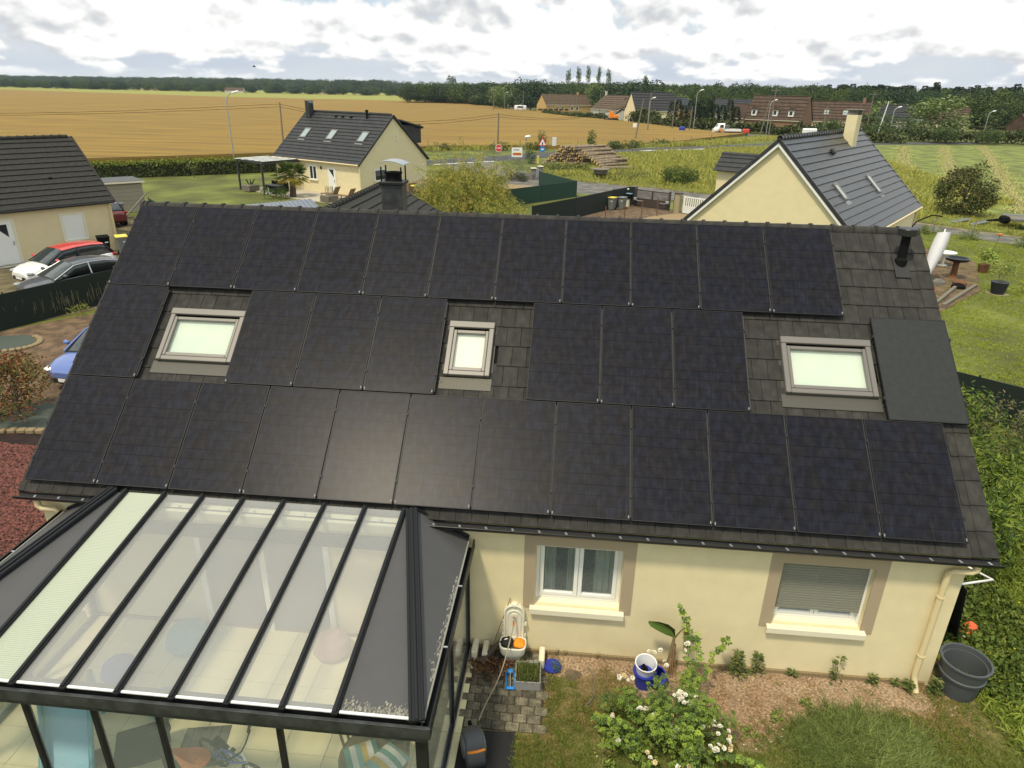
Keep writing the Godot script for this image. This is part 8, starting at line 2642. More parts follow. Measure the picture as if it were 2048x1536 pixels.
func build_front_yard() -> void:
	rng.seed = 1234
	yard_n.seed = 3
	yard_n.frequency = 0.9
	yard_n.fractal_octaves = 4
	var x0 := 6.4
	var x1 := 17.4
	var z0 := -2.6
	var z1 := 5.4
	var w := 1100
	var h := 800
	var img := Image.create(w, h, false, Image.FORMAT_RGB8)
	for j in h:
		var z := lerpf(z0, z1, (j + 0.5) / h)
		for i in w:
			var x := lerpf(x0, x1, (i + 0.5) / w)
			var m := yard_at(x, z)
			var fine := yard_n.get_noise_2d(x * 22.0, z * 22.0)
			var soil := Vector3(0.33, 0.24, 0.15).lerp(Vector3(0.25, 0.155, 0.09), m.z) * (1.0 + fine * 0.9 + rng.randf_range(-0.14, 0.14))
			if rng.randf() < 0.012:
				soil *= 1.7
			var turf := Vector3(0.17, 0.12, 0.05).lerp(Vector3(0.13, 0.14, 0.035), m.y) * (1.0 + fine * 0.9 + rng.randf_range(-0.15, 0.15))
			var c := soil.lerp(turf, smoothstep(0.25, 0.75, m.x + fine * 0.35))
			img.set_pixel(i, j, Color(c.x, c.y, c.z).linear_to_srgb())
	var ym := mat("yard_soil", Color.WHITE, 0.95)
	ym.albedo_texture = ImageTexture.create_from_image(img)
	ym.heightmap_enabled = true
	ym.heightmap_texture = ym.albedo_texture
	ym.heightmap_scale = 0.5
	var b := mb()
	var nx := 88
	var nz := 64
	var hy := func(i: int, j: int) -> Vector3:
		var x := lerpf(x0, x1, float(i) / nx)
		var z := lerpf(z0, z1, float(j) / nz)
		var edge := minf(minf(i, nx - i), minf(j, nz - j))
		var near_paving := 0.0 if x < 8.3 and z < 2.5 else 1.0
		return Vector3(x, 0.004 + (0.028 * yard_n.get_noise_2d(x * 0.9, z * 0.9) + 0.012) * minf(edge / 4.0, 1.0) * near_paving, z)
	for j in nz:
		for i in nx:
			var p := [hy.call(i, j + 1), hy.call(i + 1, j + 1), hy.call(i + 1, j), hy.call(i, j)]
			var u := [Vector2(float(i) / nx, float(j + 1) / nz), Vector2(float(i + 1) / nx, float(j + 1) / nz), Vector2(float(i + 1) / nx, float(j) / nz), Vector2(float(i) / nx, float(j) / nz)]
			b.tri(p[0], p[1], p[2], u[0], u[1], u[2])
			b.tri(p[0], p[2], p[3], u[0], u[2], u[3])
	struct("yard", b, ym)
	# grass where the yard grows it
	var green_t := []
	var dry_t := []
	var dense := []
	for i in 36000:
		var x := rng.randf_range(7.75, 17.0)
		var z := rng.randf_range(0.0, 2.9)
		if x < 8.15 and z < 1.5:
			continue
		if x > 14.0:
			z = rng.randf_range(-1.8, 2.9)
		var m := yard_at(x, z)
		if rng.randf() > m.x * 1.05 + 0.02:
			continue
		var s := rng.randf_range(0.6, 1.35)
		var t := Transform3D(Basis(Vector3.UP, rng.randf() * TAU).scaled(Vector3(s, s * rng.randf_range(0.7, 1.4), s)), Vector3(x, 0.0, z))
		if rng.randf() < m.y:
			green_t.append(t)
		else:
			dry_t.append(t)
	for i in 1500:
		var x := rng.randfn(12.55, 0.42)
		var z := rng.randfn(1.27, 0.24)
		var s := rng.randf_range(0.8, 1.4) * (1.1 - 0.4 * absf(x - 12.55))
		dense.append(Transform3D(Basis(Vector3.UP, rng.randf() * TAU).scaled(Vector3(s, s, s)), Vector3(x, 0, z)))
	var tg := tuft(16, 0.075, 0.05, 0.006, Color(0.060, 0.090, 0.016), Color(0.15, 0.17, 0.035), 1.1)
	var td := tuft(14, 0.055, 0.05, 0.006, Color(0.16, 0.105, 0.040), Color(0.27, 0.20, 0.085), 1.5)
	var tc := tuft(26, 0.24, 0.06, 0.007, Color(0.055, 0.085, 0.018), Color(0.17, 0.20, 0.06), 0.9)
	scatter("yard_grass", tg, M["grass_blades"], green_t, "green grass blades in the yard under the front wall")
	scatter("dry_grass", td, M["grass_blades"], dry_t, "dry brown grass in the yard under the front wall")
	scatter("tall_grass", tc, M["grass_blades"], dense, "dense clump of taller green grass in the middle of the yard")

	# paving in front of the conservatory door
	var pave := struct("paving_bed", mb().box(Vector3(7.52, 0.004, 0.70), Vector3(1.20, 0.03, 1.52)), grainy("joint_soil", lin(0.070, 0.050, 0.030), 0.95, 4.0))
	var pm := []
	for k in 4:
		var g: float = [1.0, 0.72, 1.2, 0.5][k]
		pm.append(grainy("paver_%d" % k, lin(0.66 * g, 0.58 * g, 0.38 * g), 0.9, 4.0, noise_tex("paverstain", 0.28, 1.0, 0.05), 1.4, noise_tex("mottle", 0.6, 1.0, 0.02), 0.6))
	var pv := mb().box(Vector3.ZERO, Vector3(0.188, 0.05, 0.138), 0.010).mesh()
	for r in 10:
		for k in 7:
			var x := 7.01 + k * 0.197 + (0.098 if r % 2 else 0.0)
			if x > 8.12:
				continue
			var p := part("paver", pv, pm[[0, 1, 0, 2, 0, 1, 3][rng.randi() % 7]], pave)
			p.position = Vector3(x, 0.012 + rng.randf_range(-0.004, 0.006), 0.075 + r * 0.147)
			p.rotation = Vector3(rng.randf_range(-0.02, 0.02), rng.randf_range(-0.03, 0.03), rng.randf_range(-0.02, 0.02))
	for i in 3:
		solo("edging_block", mb().box(Vector3(0, 0.10, 0), Vector3(0.09, 0.20, 0.30), 0.015), M["sill_stone"], ["cream edging block against the wall beside the conservatory post", "cream edging block between the conservatory and the leaf heap", "pale edging block beside the planting trough"][i], "kerb block", [Vector3(6.99, 0, 0.10), Vector3(7.16, 0, 0.12), Vector3(8.05, 0, 0.16)][i], 0.0)
	solo("weed_mat", mb().box(Vector3(0, 0.018, 0), Vector3(0.92, 0.012, 1.1), 0.004), grainy("black_mat", lin(0.012, 0.012, 0.013), 0.8, 6.0), "black weed mat on the ground under the hose reel", "mat", Vector3(7.33, 0, 2.05), 0.05)

	_fountain()
	_hose_reel()
	_planting()


func _arch(w: float, h: float, n := 10) -> Array:
	var out := [Vector2(-w, 0), Vector2(w, 0), Vector2(w, h - w)]
	for k in range(1, n):
		var a := PI * k / n
		out.append(Vector2(cos(a) * w, h - w + sin(a) * w))
	out.append(Vector2(-w, h - w))
	return out


func _fountain() -> void:
	var st: Material = grainy("fountain_stone", lin(0.80, 0.77, 0.62), 0.8, 5.0, noise_tex("wallgrain", 0.93, 1.0, 0.15))
	var o := thing("wall_fountain", "cream stone wall fountain with arched back and full basin", "fountain", Vector3(7.59, 0, 0.0))
	part("back_plate", mb().prism(_arch(0.165, 0.70), Transform3D(Basis.IDENTITY, Vector3(0, 0.27, -0.045)), 0.055), st, o)
	var rim := mb()
	for q in [[0.148, 0.66, 0.020], [0.105, 0.56, 0.012]]:
		var pts := []
		for p in _arch(q[0], q[1], 12):
			pts.append(Vector3(p.x, 0.30 + p.y, 0.012))
		pts.append(pts[0])
		rim.tube(pts, q[2], 6)
	part("moulding", rim, st, o)
	part("finial", mb().lathe([Vector2(0.055, 0), Vector2(0.05, 0.03), Vector2(0.02, 0.045), Vector2(0, 0.06)], Vector3(0, 0.955, -0.015), 12), st, o)
	for s in [-1, 1]:
		part("volute", mb().cyl(Vector3(s * 0.17, 0.62, -0.03), Vector3(s * 0.17, 0.62, 0.025), 0.03, 0.03, 12), st, o)
		part("shoulder", mb().box(Vector3(s * 0.165, 0.36, -0.01), Vector3(0.05, 0.12, 0.06), 0.015), st, o)
	part("rosette", mb().cyl(Vector3(0, 0.76, 0.0), Vector3(0, 0.76, 0.022), 0.055, 0.045, 16), st, o)
	var tap := part("tap", mb().tube([Vector3(0, 0.76, 0.01), Vector3(0, 0.76, 0.07), Vector3(0, 0.74, 0.095), Vector3(0, 0.70, 0.10)], 0.012, 8), mat("brass", lin(0.45, 0.38, 0.26), 0.35, 0.8), o)
	part("tap_handle", mb().box(Vector3(0, 0.79, 0.06), Vector3(0.05, 0.012, 0.014), 0.004), M["brass"], tap)
	part("hose_connector", mb().cyl(Vector3(0, 0.70, 0.10), Vector3(0, 0.645, 0.105), 0.018, 0.016, 10), M["orange_plastic"], tap)
	var bs := mb()
	var rings := []
	for s in [[0.145, 0.085, 0.13], [0.19, 0.125, 0.22], [0.205, 0.14, 0.335], [0.21, 0.145, 0.36], [0.18, 0.118, 0.36], [0.165, 0.105, 0.25], [0.14, 0.08, 0.20]]:
		var ring := []
		for j in 24:
			var a := TAU * j / 24.0
			var cx := signf(cos(a)) * pow(absf(cos(a)), 0.5)
			var cz := signf(sin(a)) * pow(absf(sin(a)), 0.5)
			ring.append(Vector3(cx * s[0], s[2], 0.16 + cz * s[1]))
		rings.append(ring)
	bs.loft(rings, true)
	part("basin", bs, st, o)
	part("pedestal", mb().box(Vector3(0, 0.065, 0.13), Vector3(0.24, 0.13, 0.16), 0.02), st, o)
	# what lies in the basin
	var cloth := func(sx: float, sy: float, sz: float, sd: int) -> MB:
		var f := FastNoiseLite.new()
		f.seed = sd
		f.frequency = 2.2
		var rr := []
		for k in range(1, 10):
			var t := PI * k / 10.0
			var ring := []
			for j in 18:
				var a := TAU * j / 18.0
				var d := Vector3(sin(t) * cos(a), cos(t), sin(t) * sin(a))
				ring.append(Vector3(d.x * sx, d.y * sy, d.z * sz) * (1.0 + 0.45 * f.get_noise_3d(d.x * 1.6, d.y * 1.6, d.z * 1.6)))
			rr.append(ring)
		return mb().loft(rr)
	var cap := thing("black_bag", "black cloth bag with small white mark lying in the fountain basin", "bag", Vector3(7.50, 0.37, 0.17))
	part("body", cloth.call(0.10, 0.075, 0.10, 4), mat("black_cloth", lin(0.014, 0.014, 0.015), 0.85), cap)
	part("mark", mb().box(Vector3(-0.015, 0.083, 0.02), Vector3(0.05, 0.006, 0.018), 0.002, Basis(Vector3.UP, 0.5)), M["white_paint"], cap)
	var oc := thing("orange_cloth", "bright orange cloth crumpled in the fountain basin beside the black bag", "cloth", Vector3(7.685, 0.36, 0.16))
	part("fold", cloth.call(0.10, 0.055, 0.095, 9), mat("orange_fabric", lin(0.85, 0.30, 0.015), 0.8), oc)
	part("fold", cloth.call(0.05, 0.06, 0.09, 12), M["orange_fabric"], oc)
	# garden hose from the tap to the reel
	var hp := []
	var a := Vector3(7.59, 0.645, 0.105)
	var e := Vector3(7.24, 0.36, 1.63)
	for k in 15:
		var t := k / 14.0
		hp.append(a.lerp(e, t) + Vector3(0.03 * sin(t * 7.0) * t, -0.30 * sin(PI * t) * (1.0 - 0.2 * t), 0.0))
	solo("garden_hose", mb().tube(hp, 0.010, 8), mat("hose_tan", lin(0.30, 0.26, 0.18), 0.5), "tan garden hose running from the fountain tap to the hose reel", "hose")


func _hose_reel() -> void:
	var o := thing("hose_reel", "dark grey hose reel box with orange handle on the black mat", "hose reel", Vector3(7.22, 0.025, 1.90), 0.35)
	var rings := []
	for s in [[-0.13, 0.80], [-0.12, 0.95], [-0.09, 1.0], [0.09, 1.0], [0.12, 0.95], [0.13, 0.80]]:
		var k: float = s[1]
		var ring := []
		for p in [[-0.20, 0.0], [-0.24, 0.12], [-0.22, 0.26], [-0.14, 0.37], [-0.03, 0.41], [0.08, 0.38], [0.17, 0.29], [0.23, 0.16], [0.24, 0.0]]:
			ring.append(Vector3(s[0], 0.19 + (p[1] - 0.19) * k, p[0] * k))
		rings.append(ring)
	part("housing", mb().loft(rings), grainy("reel_grey", lin(0.075, 0.078, 0.080), 0.5, 6.0, noise_tex("wallgrain", 0.93, 1.0, 0.15)), o)
	for s in [-1, 1]:
		part("side_disc", mb().cyl(Vector3(s * 0.128, 0.20, 0.0), Vector3(s * 0.152, 0.20, 0.0), 0.16, 0.14, 22), M["grey_plastic"], o)
	part("handle", mb().tube([Vector3(-0.10, 0.30, 0.19), Vector3(-0.10, 0.36, 0.24), Vector3(0, 0.375, 0.26), Vector3(0.10, 0.36, 0.24), Vector3(0.10, 0.30, 0.19)], 0.018, 8), M["orange_plastic"], o)
	part("button", mb().box(Vector3(0.155, 0.25, 0.05), Vector3(0.012, 0.05, 0.03), 0.004), M["orange_plastic"], o)
	part("hose_outlet", mb().cyl(Vector3(0, 0.33, -0.20), Vector3(0, 0.35, -0.25), 0.03, 0.025, 12), M["black_matt"], o)
	part("wall_bracket", mb().box(Vector3(0, 0.06, -0.24), Vector3(0.16, 0.12, 0.05), 0.01), M["black_matt"], o)


# a compound leaf of five leaflets
func _rose_leaf(b: MB, p: Vector3, dir: Vector3, nrm: Vector3, s: float, c: Color) -> void:
	var side := dir.cross(nrm).normalized()
	b.tint(c)
	b.leaf(p + dir * s * 0.9, dir, nrm, s, s * 0.62)
	for k in 2:
		var q := p + dir * s * (0.30 + 0.5 * k)
		for sg in [-1.0, 1.0]:
			b.leaf(q, (side * sg + dir * 0.45).normalized(), nrm, s * 0.85, s * 0.52)


func _planting() -> void:
	# rose bush
	var o := thing("rose_bush", "sprawling rose bush with clusters of white roses in the yard", "rose bush", Vector3(9.78, 0, 1.36))
	var b := mb()
	var greens := [Color(0.070, 0.110, 0.022), Color(0.050, 0.082, 0.020), Color(0.11, 0.155, 0.025), Color(0.16, 0.21, 0.03), Color(0.038, 0.060, 0.018)]
	var lumps := []
	for i in 46:
		var a := rng.randf() * TAU
		var r := sqrt(rng.randf())
		lumps.append([Vector3(cos(a) * r * 0.92 + 0.06, rng.randf_range(0.18, 0.78) * (1.15 - 0.45 * r), sin(a) * r * 0.74 + 0.10), Vector3.ONE * rng.randf_range(0.14, 0.24), rng.randi() % 5])
	for i in 2100:
		var l: Array = lumps[rng.randi() % 46]
		var d := Vector3(rng.randfn(), rng.randfn() + 0.3, rng.randfn()).normalized()
		var p: Vector3 = l[0] + d * l[1] * pow(rng.randf(), 0.4)
		var nrm := (d * 0.6 + Vector3(rng.randfn() * 0.4, 1.0, rng.randfn() * 0.4)).normalized()
		var dir := Vector3(rng.randfn(), -0.15, rng.randfn())
		dir = (dir - nrm * dir.dot(nrm)).normalized()
		var c: Color = greens[l[2]].lerp(greens[rng.randi() % 5], 0.45) * rng.randf_range(1.2, 1.8)
		_rose_leaf(b, p, dir, nrm, rng.randf_range(0.032, 0.052), c)
	# long shoots
	var shoots := [[Vector3(0.35, 0.5, -0.55), Vector3(0.42, 0.95, -0.95), Vector3(0.28, 1.38, -1.18)], [Vector3(0.55, 0.4, -0.6), Vector3(0.85, 0.65, -1.05), Vector3(1.02, 0.88, -1.15)], [Vector3(0.4, 0.5, -0.4), Vector3(0.50, 0.85, -0.75), Vector3(0.46, 1.05, -0.95)], [Vector3(-0.5, 0.3, 0.1), Vector3(-0.78, 0.35, 0.05), Vector3(-0.95, 0.30, 0.0)], [Vector3(0.6, 0.3, 0.4), Vector3(0.95, 0.35, 0.5), Vector3(1.25, 0.28, 0.55)]]
	for s in shoots:
		b.tint(Color(0.11, 0.13, 0.04))
		b.tube(s, 0.006, 5, 0.003)
		for k in 34:
			var t := k / 33.0
			var p: Vector3 = s[0].lerp(s[1], t * 2.0) if t < 0.5 else s[1].lerp(s[2], t * 2.0 - 1.0)
			var dir := Vector3(rng.randfn(), 0.1, rng.randfn()).normalized()
			_rose_leaf(b, p, dir, Vector3(rng.randfn() * 0.4, 1, 0.5 + rng.randfn() * 0.4).normalized(), rng.randf_range(0.042, 0.066), greens[rng.randi() % 4] * rng.randf_range(1.3, 2.0))
	part("foliage", b, M["foliage"], o)
	var st := mb()
	for i in 14:
		var a := rng.randf() * TAU
		st.tube([Vector3(0, 0, 0.1), Vector3(cos(a) * 0.25, 0.35, sin(a) * 0.2 + 0.1), Vector3(cos(a) * 0.6, rng.randf_range(0.45, 0.75), sin(a) * 0.5 + 0.1)], 0.010, 5, 0.004)
	part("stem", st, mat("rose_stem", lin(0.10, 0.085, 0.035), 0.8), o)
	var roses := []
	for v in 3:
		var f := mb()
		for ring in 3:
			var n: int = [4, 6, 7][ring]
			for k in n:
				var a := TAU * k / n + ring * 0.5 + rng.randf_range(-0.2, 0.2)
				var tilt: float = [1.25, 0.75, 0.25][ring] + rng.randf_range(-0.12, 0.12)
				var d := Vector3(cos(a) * cos(tilt), sin(tilt), sin(a) * cos(tilt))
				var nn := Vector3(-cos(a) * sin(tilt), cos(tilt), -sin(a) * sin(tilt))
				f.tint(Color(0.80, 0.78, 0.66) if v < 2 else Color(0.72, 0.60, 0.36))
				f.leaf(Vector3(0, 0.004 * ring, 0), d, nn, 0.036, 0.040)
		f.tint(Color(0.62, 0.46, 0.12))
		f.lathe([Vector2(0.008, 0.002), Vector2(0.006, 0.014), Vector2(0, 0.016)], Vector3.ZERO, 7)
		roses.append(f.mesh())
	var heads := [[-0.55, 0.62, -0.45, 6], [-0.10, 0.86, -0.72, 5], [0.05, 0.80, -0.55, 4], [0.35, 0.98, -0.80, 3], [0.20, 0.78, -0.05, 11], [0.38, 0.74, 0.02, 8], [-0.32, 0.66, 0.12, 6], [-0.22, 0.60, 0.20, 4], [0.08, 0.58, 0.32, 6], [0.62, 0.55, 0.20, 6], [0.78, 0.48, 0.26, 3], [0.62, 0.45, 0.42, 6], [0.75, 0.42, 0.40, 3], [-0.62, 0.42, 0.42, 2], [-0.25, 0.40, 0.62, 3], [0.1, 0.42, 0.70, 2], [0.95, 0.25, 0.80, 4], [-0.72, 0.40, 0.05, 2]]
	for q in heads:
		for k in q[3]:
			var f := part("rose", roses[2 if rng.randf() < 0.12 else rng.randi() % 2], M["petals"], o)
			f.position = Vector3(q[0] + rng.randfn(0, 0.045), q[1] + rng.randfn(0, 0.025), q[2] + rng.randfn(0, 0.04))
			f.rotation = Vector3(0.45 + rng.randf_range(-0.5, 0.5), rng.randf() * TAU, rng.randf_range(-0.4, 0.4))
			f.scale = Vector3.ONE * rng.randf_range(0.75, 1.25)

	# banana plant
	var bn := thing("banana_plant", "withered banana plant with one broad green leaf against the wall", "plant", Vector3(10.03, 0, 0.12))
	part("stem", mb().tube([Vector3(0.02, 0, 0.02), Vector3(-0.02, 0.25, 0.03), Vector3(-0.01, 0.50, 0.03), Vector3(0.0, 0.72, 0.03)], 0.05, 9, 0.022), grainy("banana_husk", lin(0.34, 0.24, 0.12), 0.9, 6.0), bn)
	var lf := mb()
	var mid := [Vector3(0, 0.74, 0.04), Vector3(-0.08, 0.88, 0.06), Vector3(-0.20, 0.98, 0.08), Vector3(-0.33, 1.04, 0.10), Vector3(-0.42, 1.06, 0.11)]
	var wd := [0.015, 0.09, 0.105, 0.08, 0.02]
	for k in 4:
		for sg in [-1.0, 1.0]:
			var c: Color = Color(0.045, 0.085, 0.022) if sg > 0 else Color(0.10, 0.17, 0.035)
			lf.tint(c)
			var n0 := Vector3(0.55 * sg, 0.62 * sg, 0.50 if sg > 0 else 0.25).normalized()
			var a: Vector3 = mid[k]
			var e: Vector3 = mid[k + 1]
			lf.quad_out(a, e, e + n0 * wd[k + 1] * 1.1, a + n0 * wd[k] * 1.1, a + Vector3(-0.3, -1, -0.6))
	lf.tint(Color(0.24, 0.27, 0.06))
	lf.tube(mid, 0.008, 6)
	lf.tint(Color(0.16, 0.20, 0.05))
	lf.tube([Vector3(0, 0.70, 0.03), Vector3(0.08, 0.88, 0.05), Vector3(0.15, 0.96, 0.06)], 0.014, 6, 0.008)
	part("leaf", lf, M["foliage"], bn)
	var dl := mb()
	for i in 18:
		dl.tint(Color(0.30, 0.20, 0.075) if i % 3 else Color(0.20, 0.22, 0.05))
		var x := 0.12 + rng.randf() * 0.08
		dl.tube([Vector3(0.15, 0.96, 0.06), Vector3(x, 0.86, 0.07 + rng.randf() * 0.04), Vector3(x + 0.015, 0.74, 0.07), Vector3(x + 0.02 + rng.randf() * 0.03, 0.60 - rng.randf() * 0.1, 0.06)], 0.011, 5, 0.004)
	for i in 16:
		dl.tint(Color(0.36, 0.25, 0.12))
		var a := rng.randf() * TAU
		dl.tube([Vector3(cos(a) * 0.04, 0.5 * rng.randf() + 0.1, sin(a) * 0.04 + 0.03), Vector3(cos(a) * 0.08, 0.15, sin(a) * 0.08 + 0.03), Vector3(cos(a) * 0.12, 0.0, sin(a) * 0.12 + 0.04)], 0.010, 4, 0.004)
	part("dry_leaf", dl, M["foliage"], bn)

	# pots and buckets
	var bp := thing("blue_pot", "blue plastic pot holding the white bucket beside the rose bush", "pot", Vector3(9.61, 0, 0.42))
	part("pot", mb().lathe([Vector2(0.13, 0), Vector2(0.165, 0.26), Vector2(0.18, 0.265), Vector2(0.18, 0.285), Vector2(0.15, 0.28), Vector2(0, 0.22)], Vector3.ZERO, 26), M["blue_plastic"], bp)
	var wb := thing("white_bucket", "white plastic bucket sitting in the blue pot, with dark things inside", "bucket", Vector3(9.61, 0.20, 0.40))
	wb.rotation.x = 0.14
	part("bucket", mb().lathe([Vector2(0.12, 0), Vector2(0.155, 0.24), Vector2(0.165, 0.245), Vector2(0.165, 0.258), Vector2(0.148, 0.255), Vector2(0.115, 0.04), Vector2(0, 0.035)], Vector3.ZERO, 28), M["white_gloss"], wb)
	solo("black_pot", mb().lathe([Vector2(0.035, 0), Vector2(0.05, 0.075), Vector2(0.04, 0.07), Vector2(0, 0.03)], Vector3.ZERO, 14), M["black_matt"], "small black nursery pot lying inside the white bucket", "pot", Vector3(9.64, 0.25, 0.36), 0.0).rotation.z = 0.9
	solo("dark_sponge", mb().box(Vector3(0, 0.02, 0), Vector3(0.10, 0.04, 0.07), 0.015), M["grey_plastic"], "dark lump beside the black nursery pot in the white bucket", "sponge", Vector3(9.60, 0.245, 0.45), 0.5)
	var b2 := thing("blue_pot", "tilted empty blue pot behind the white roses at the banana plant's foot", "pot", Vector3(9.90, 0.05, 0.36))
	b2.rotation = Vector3(0.5, 0, 0.5)
	part("pot", mb().lathe([Vector2(0.10, 0), Vector2(0.145, 0.24), Vector2(0.155, 0.25), Vector2(0.135, 0.25), Vector2(0.09, 0.02), Vector2(0, 0.02)], Vector3.ZERO, 24), M["blue_plastic"], b2)
	solo("blue_tub_cover", mb().lathe([Vector2(0.135, 0.0), Vector2(0.14, 0.03), Vector2(0.125, 0.055), Vector2(0.06, 0.068), Vector2(0, 0.07)], Vector3.ZERO, 26), M["blue_plastic"], "round blue lid on the soil with a weed growing over it", "lid", Vector3(8.22, 0.02, 0.25))
	plant("weed", "bluish green weed growing over the round blue lid", "weed", Vector3(8.27, 0.02, 0.33), lumpy(0.10, 0.07, 0.10, 0.07, 5, 0.05, 5), 90, 0.045, 0.014, [Color(0.07, 0.12, 0.07), Color(0.05, 0.09, 0.05)])
	var stone := mb()
	var rr := []
	for k in range(0, 6):
		var t := k / 5.0
		var ring := []
		for j in 16:
			var a := TAU * j / 16.0
			var r := (1.0 - t * t * 0.75) * (1.0 + 0.14 * sin(a * 3.0 + 1.0))
			ring.append(Vector3(cos(a) * 0.17 * r, t * 0.045, sin(a) * 0.16 * r))
		rr.append(ring)
	stone.loft(rr)
	solo("flat_stone", stone, grainy("rough_stone", lin(0.32, 0.24, 0.15), 0.95, 7.0, noise_tex("grain", 0.72, 1.0, 0.06), 1.0, null, 0.8), "flat pale stone lying in the soil beside the blue lid", "stone", Vector3(8.53, 0.0, 0.38), 0.4)
	var arc := []
	for k in 14:
		var t := -1.1 + k * 0.16
		arc.append(Vector3(8.62 + cos(t) * 0.26, 0.035, 0.55 - sin(t) * 0.42))
	solo("hose_scrap", mb().tube(arc, 0.008, 6), M["concrete"], "thin pale curved hose scrap lying on the dry grass", "hose")
	# trough and sprinkler
	var tr := thing("planting_trough", "grey planting trough overgrown with grass beside the fountain", "planter", Vector3(7.86, 0.035, 0.55), 0.04)
	for s in [-1, 1]:
		part("side", mb().box(Vector3(s * 0.185, 0.08, 0), Vector3(0.018, 0.16, 0.40), 0.004), mat("trough_grey", lin(0.26, 0.255, 0.245), 0.6), tr)
		part("side", mb().box(Vector3(0, 0.08, s * 0.195), Vector3(0.352, 0.16, 0.018), 0.004), M["trough_grey"], tr)
	part("soil", mb().box(Vector3(0, 0.06, 0), Vector3(0.35, 0.11, 0.37)), M["joint_soil"], tr)
	var tg := mb()
	for i in 420:
		var p := Vector3(rng.randf_range(-0.16, 0.16), 0.11, rng.randf_range(-0.18, 0.18))
		tg.tint(Color(0.075, 0.115, 0.022).lerp(Color(0.19, 0.21, 0.06), rng.randf()))
		tg.leaf(p, Vector3(rng.randfn() * 0.6, 0.8, rng.randfn() * 0.6).normalized(), Vector3(rng.randfn(), 0.3, rng.randfn()).normalized(), rng.randf_range(0.07, 0.16), 0.011)
	part("grass", tg, M["foliage"], tr)
	var sp := thing("lawn_sprinkler", "light blue oscillating sprinkler on the paving beside the trough", "sprinkler", Vector3(7.60, 0.04, 0.62), 0.1)
	part("base", mb().tube([Vector3(-0.06, 0.015, -0.16), Vector3(0.06, 0.015, -0.16), Vector3(0.065, 0.015, 0.16), Vector3(-0.065, 0.015, 0.16), Vector3(-0.06, 0.015, -0.16)], 0.014, 6), M["sky_blue_plastic"], sp)
	part("motor", mb().box(Vector3(0, 0.05, -0.15), Vector3(0.10, 0.06, 0.07), 0.015), M["sky_blue_plastic"], sp)
	part("spray_bar", mb().tube([Vector3(0, 0.06, -0.12), Vector3(0, 0.075, 0.0), Vector3(0, 0.05, 0.14)], 0.010, 6), M["alu"], sp)
	part("foot", mb().box(Vector3(0, 0.03, 0.15), Vector3(0.12, 0.04, 0.05), 0.012), M["sky_blue_plastic"], sp)
	solo("grey_slate", mb().box(Vector3(0, 0.02, 0), Vector3(0.24, 0.018, 0.09), 0.006), M["trough_grey"], "dark grey slate strip between the fountain and the trough", "slate", Vector3(7.90, 0.03, 0.22), 0.3)
	# old branch, stick and leaf heap at the fountain
	solo("old_log", mb().tube([Vector3(7.10, 0.07, 0.30), Vector3(7.22, 0.16, 0.22), Vector3(7.36, 0.30, 0.14), Vector3(7.44, 0.34, 0.10)], 0.045, 9, 0.035), grainy("old_wood", lin(0.13, 0.095, 0.07), 0.95, 5.0, null, 0.0, null, 0.8), "weathered log slanting from the leaf heap to the fountain", "log")
	solo("thin_stick", mb().cyl(Vector3(7.22, 0.06, 0.16), Vector3(7.52, 1.06, -0.035), 0.008, 0.006, 6), M["wood"], "thin stick leaning against the wall behind the fountain", "stick")
	var lv := mb()
	for i in 620:
		var r := rng.randfn(0, 0.17)
		var p := Vector3(7.26 + rng.randfn(0, 0.20), 0.045 + absf(rng.randfn(0, 0.02)), 0.22 + absf(r))
		if p.x < 6.92:
			continue
		lv.tint([Color(0.26, 0.13, 0.045), Color(0.10, 0.050, 0.032), Color(0.22, 0.12, 0.07), Color(0.07, 0.038, 0.026)][rng.randi() % 4])
		var nrm := Vector3(rng.randfn() * 0.5, 1, rng.randfn() * 0.5).normalized()
		var dir := Vector3(rng.randfn(), 0, rng.randfn())
		dir = (dir - nrm * dir.dot(nrm)).normalized()
		lv.leaf(p, dir, nrm, rng.randf_range(0.04, 0.075), 0.030)
	stuff("dead_leaves", lv, M["foliage"], "heap of dead brown leaves on the paving by the fountain")
	solo("dead_plant", leaf_cloud(60, [[Vector3(0, 0.05, 0), Vector3(0.06, 0.05, 0.06)]], 0.06, 0.018, [Color(0.07, 0.05, 0.03)]), M["foliage"], "small dried weed in a joint of the paving", "weed", Vector3(7.24, 0.03, 0.62))
	# weeds along the wall
	var ws := [[11.05, 0.04, 0.42, 150, "bushy weed at the wall just past the rose shoots"], [11.36, 0.0, 0.40, 80, "upright leafy weed at the wall under the shuttered window's near edge"], [11.92, 0.0, 0.14, 34, "tiny weed at the wall, alone under the shuttered window"], [12.55, 0.02, 0.48, 40, "tall thin weed at the wall under the shuttered window's sill"], [13.10, 0.02, 0.18, 46, "low weed at the wall past the shuttered window"], [13.42, 0.02, 0.12, 28, "smallest weed at the wall near the rain pipe"], [13.60, 0.10, 0.20, 60, "weed growing at the foot of the rain pipe"], [13.95, 0.12, 0.30, 120, "leafy weed climbing between the rain pipe and the grey tub"], [8.28, -0.01, 0.16, 10, "thin dry weed at the wall above the blue lid"], [8.42, -0.01, 0.14, 10, "second thin dry weed at the wall, past the blue lid"], [8.93, -0.01, 0.14, 12, "dry sprig at the wall between the lid and the white bucket"]]
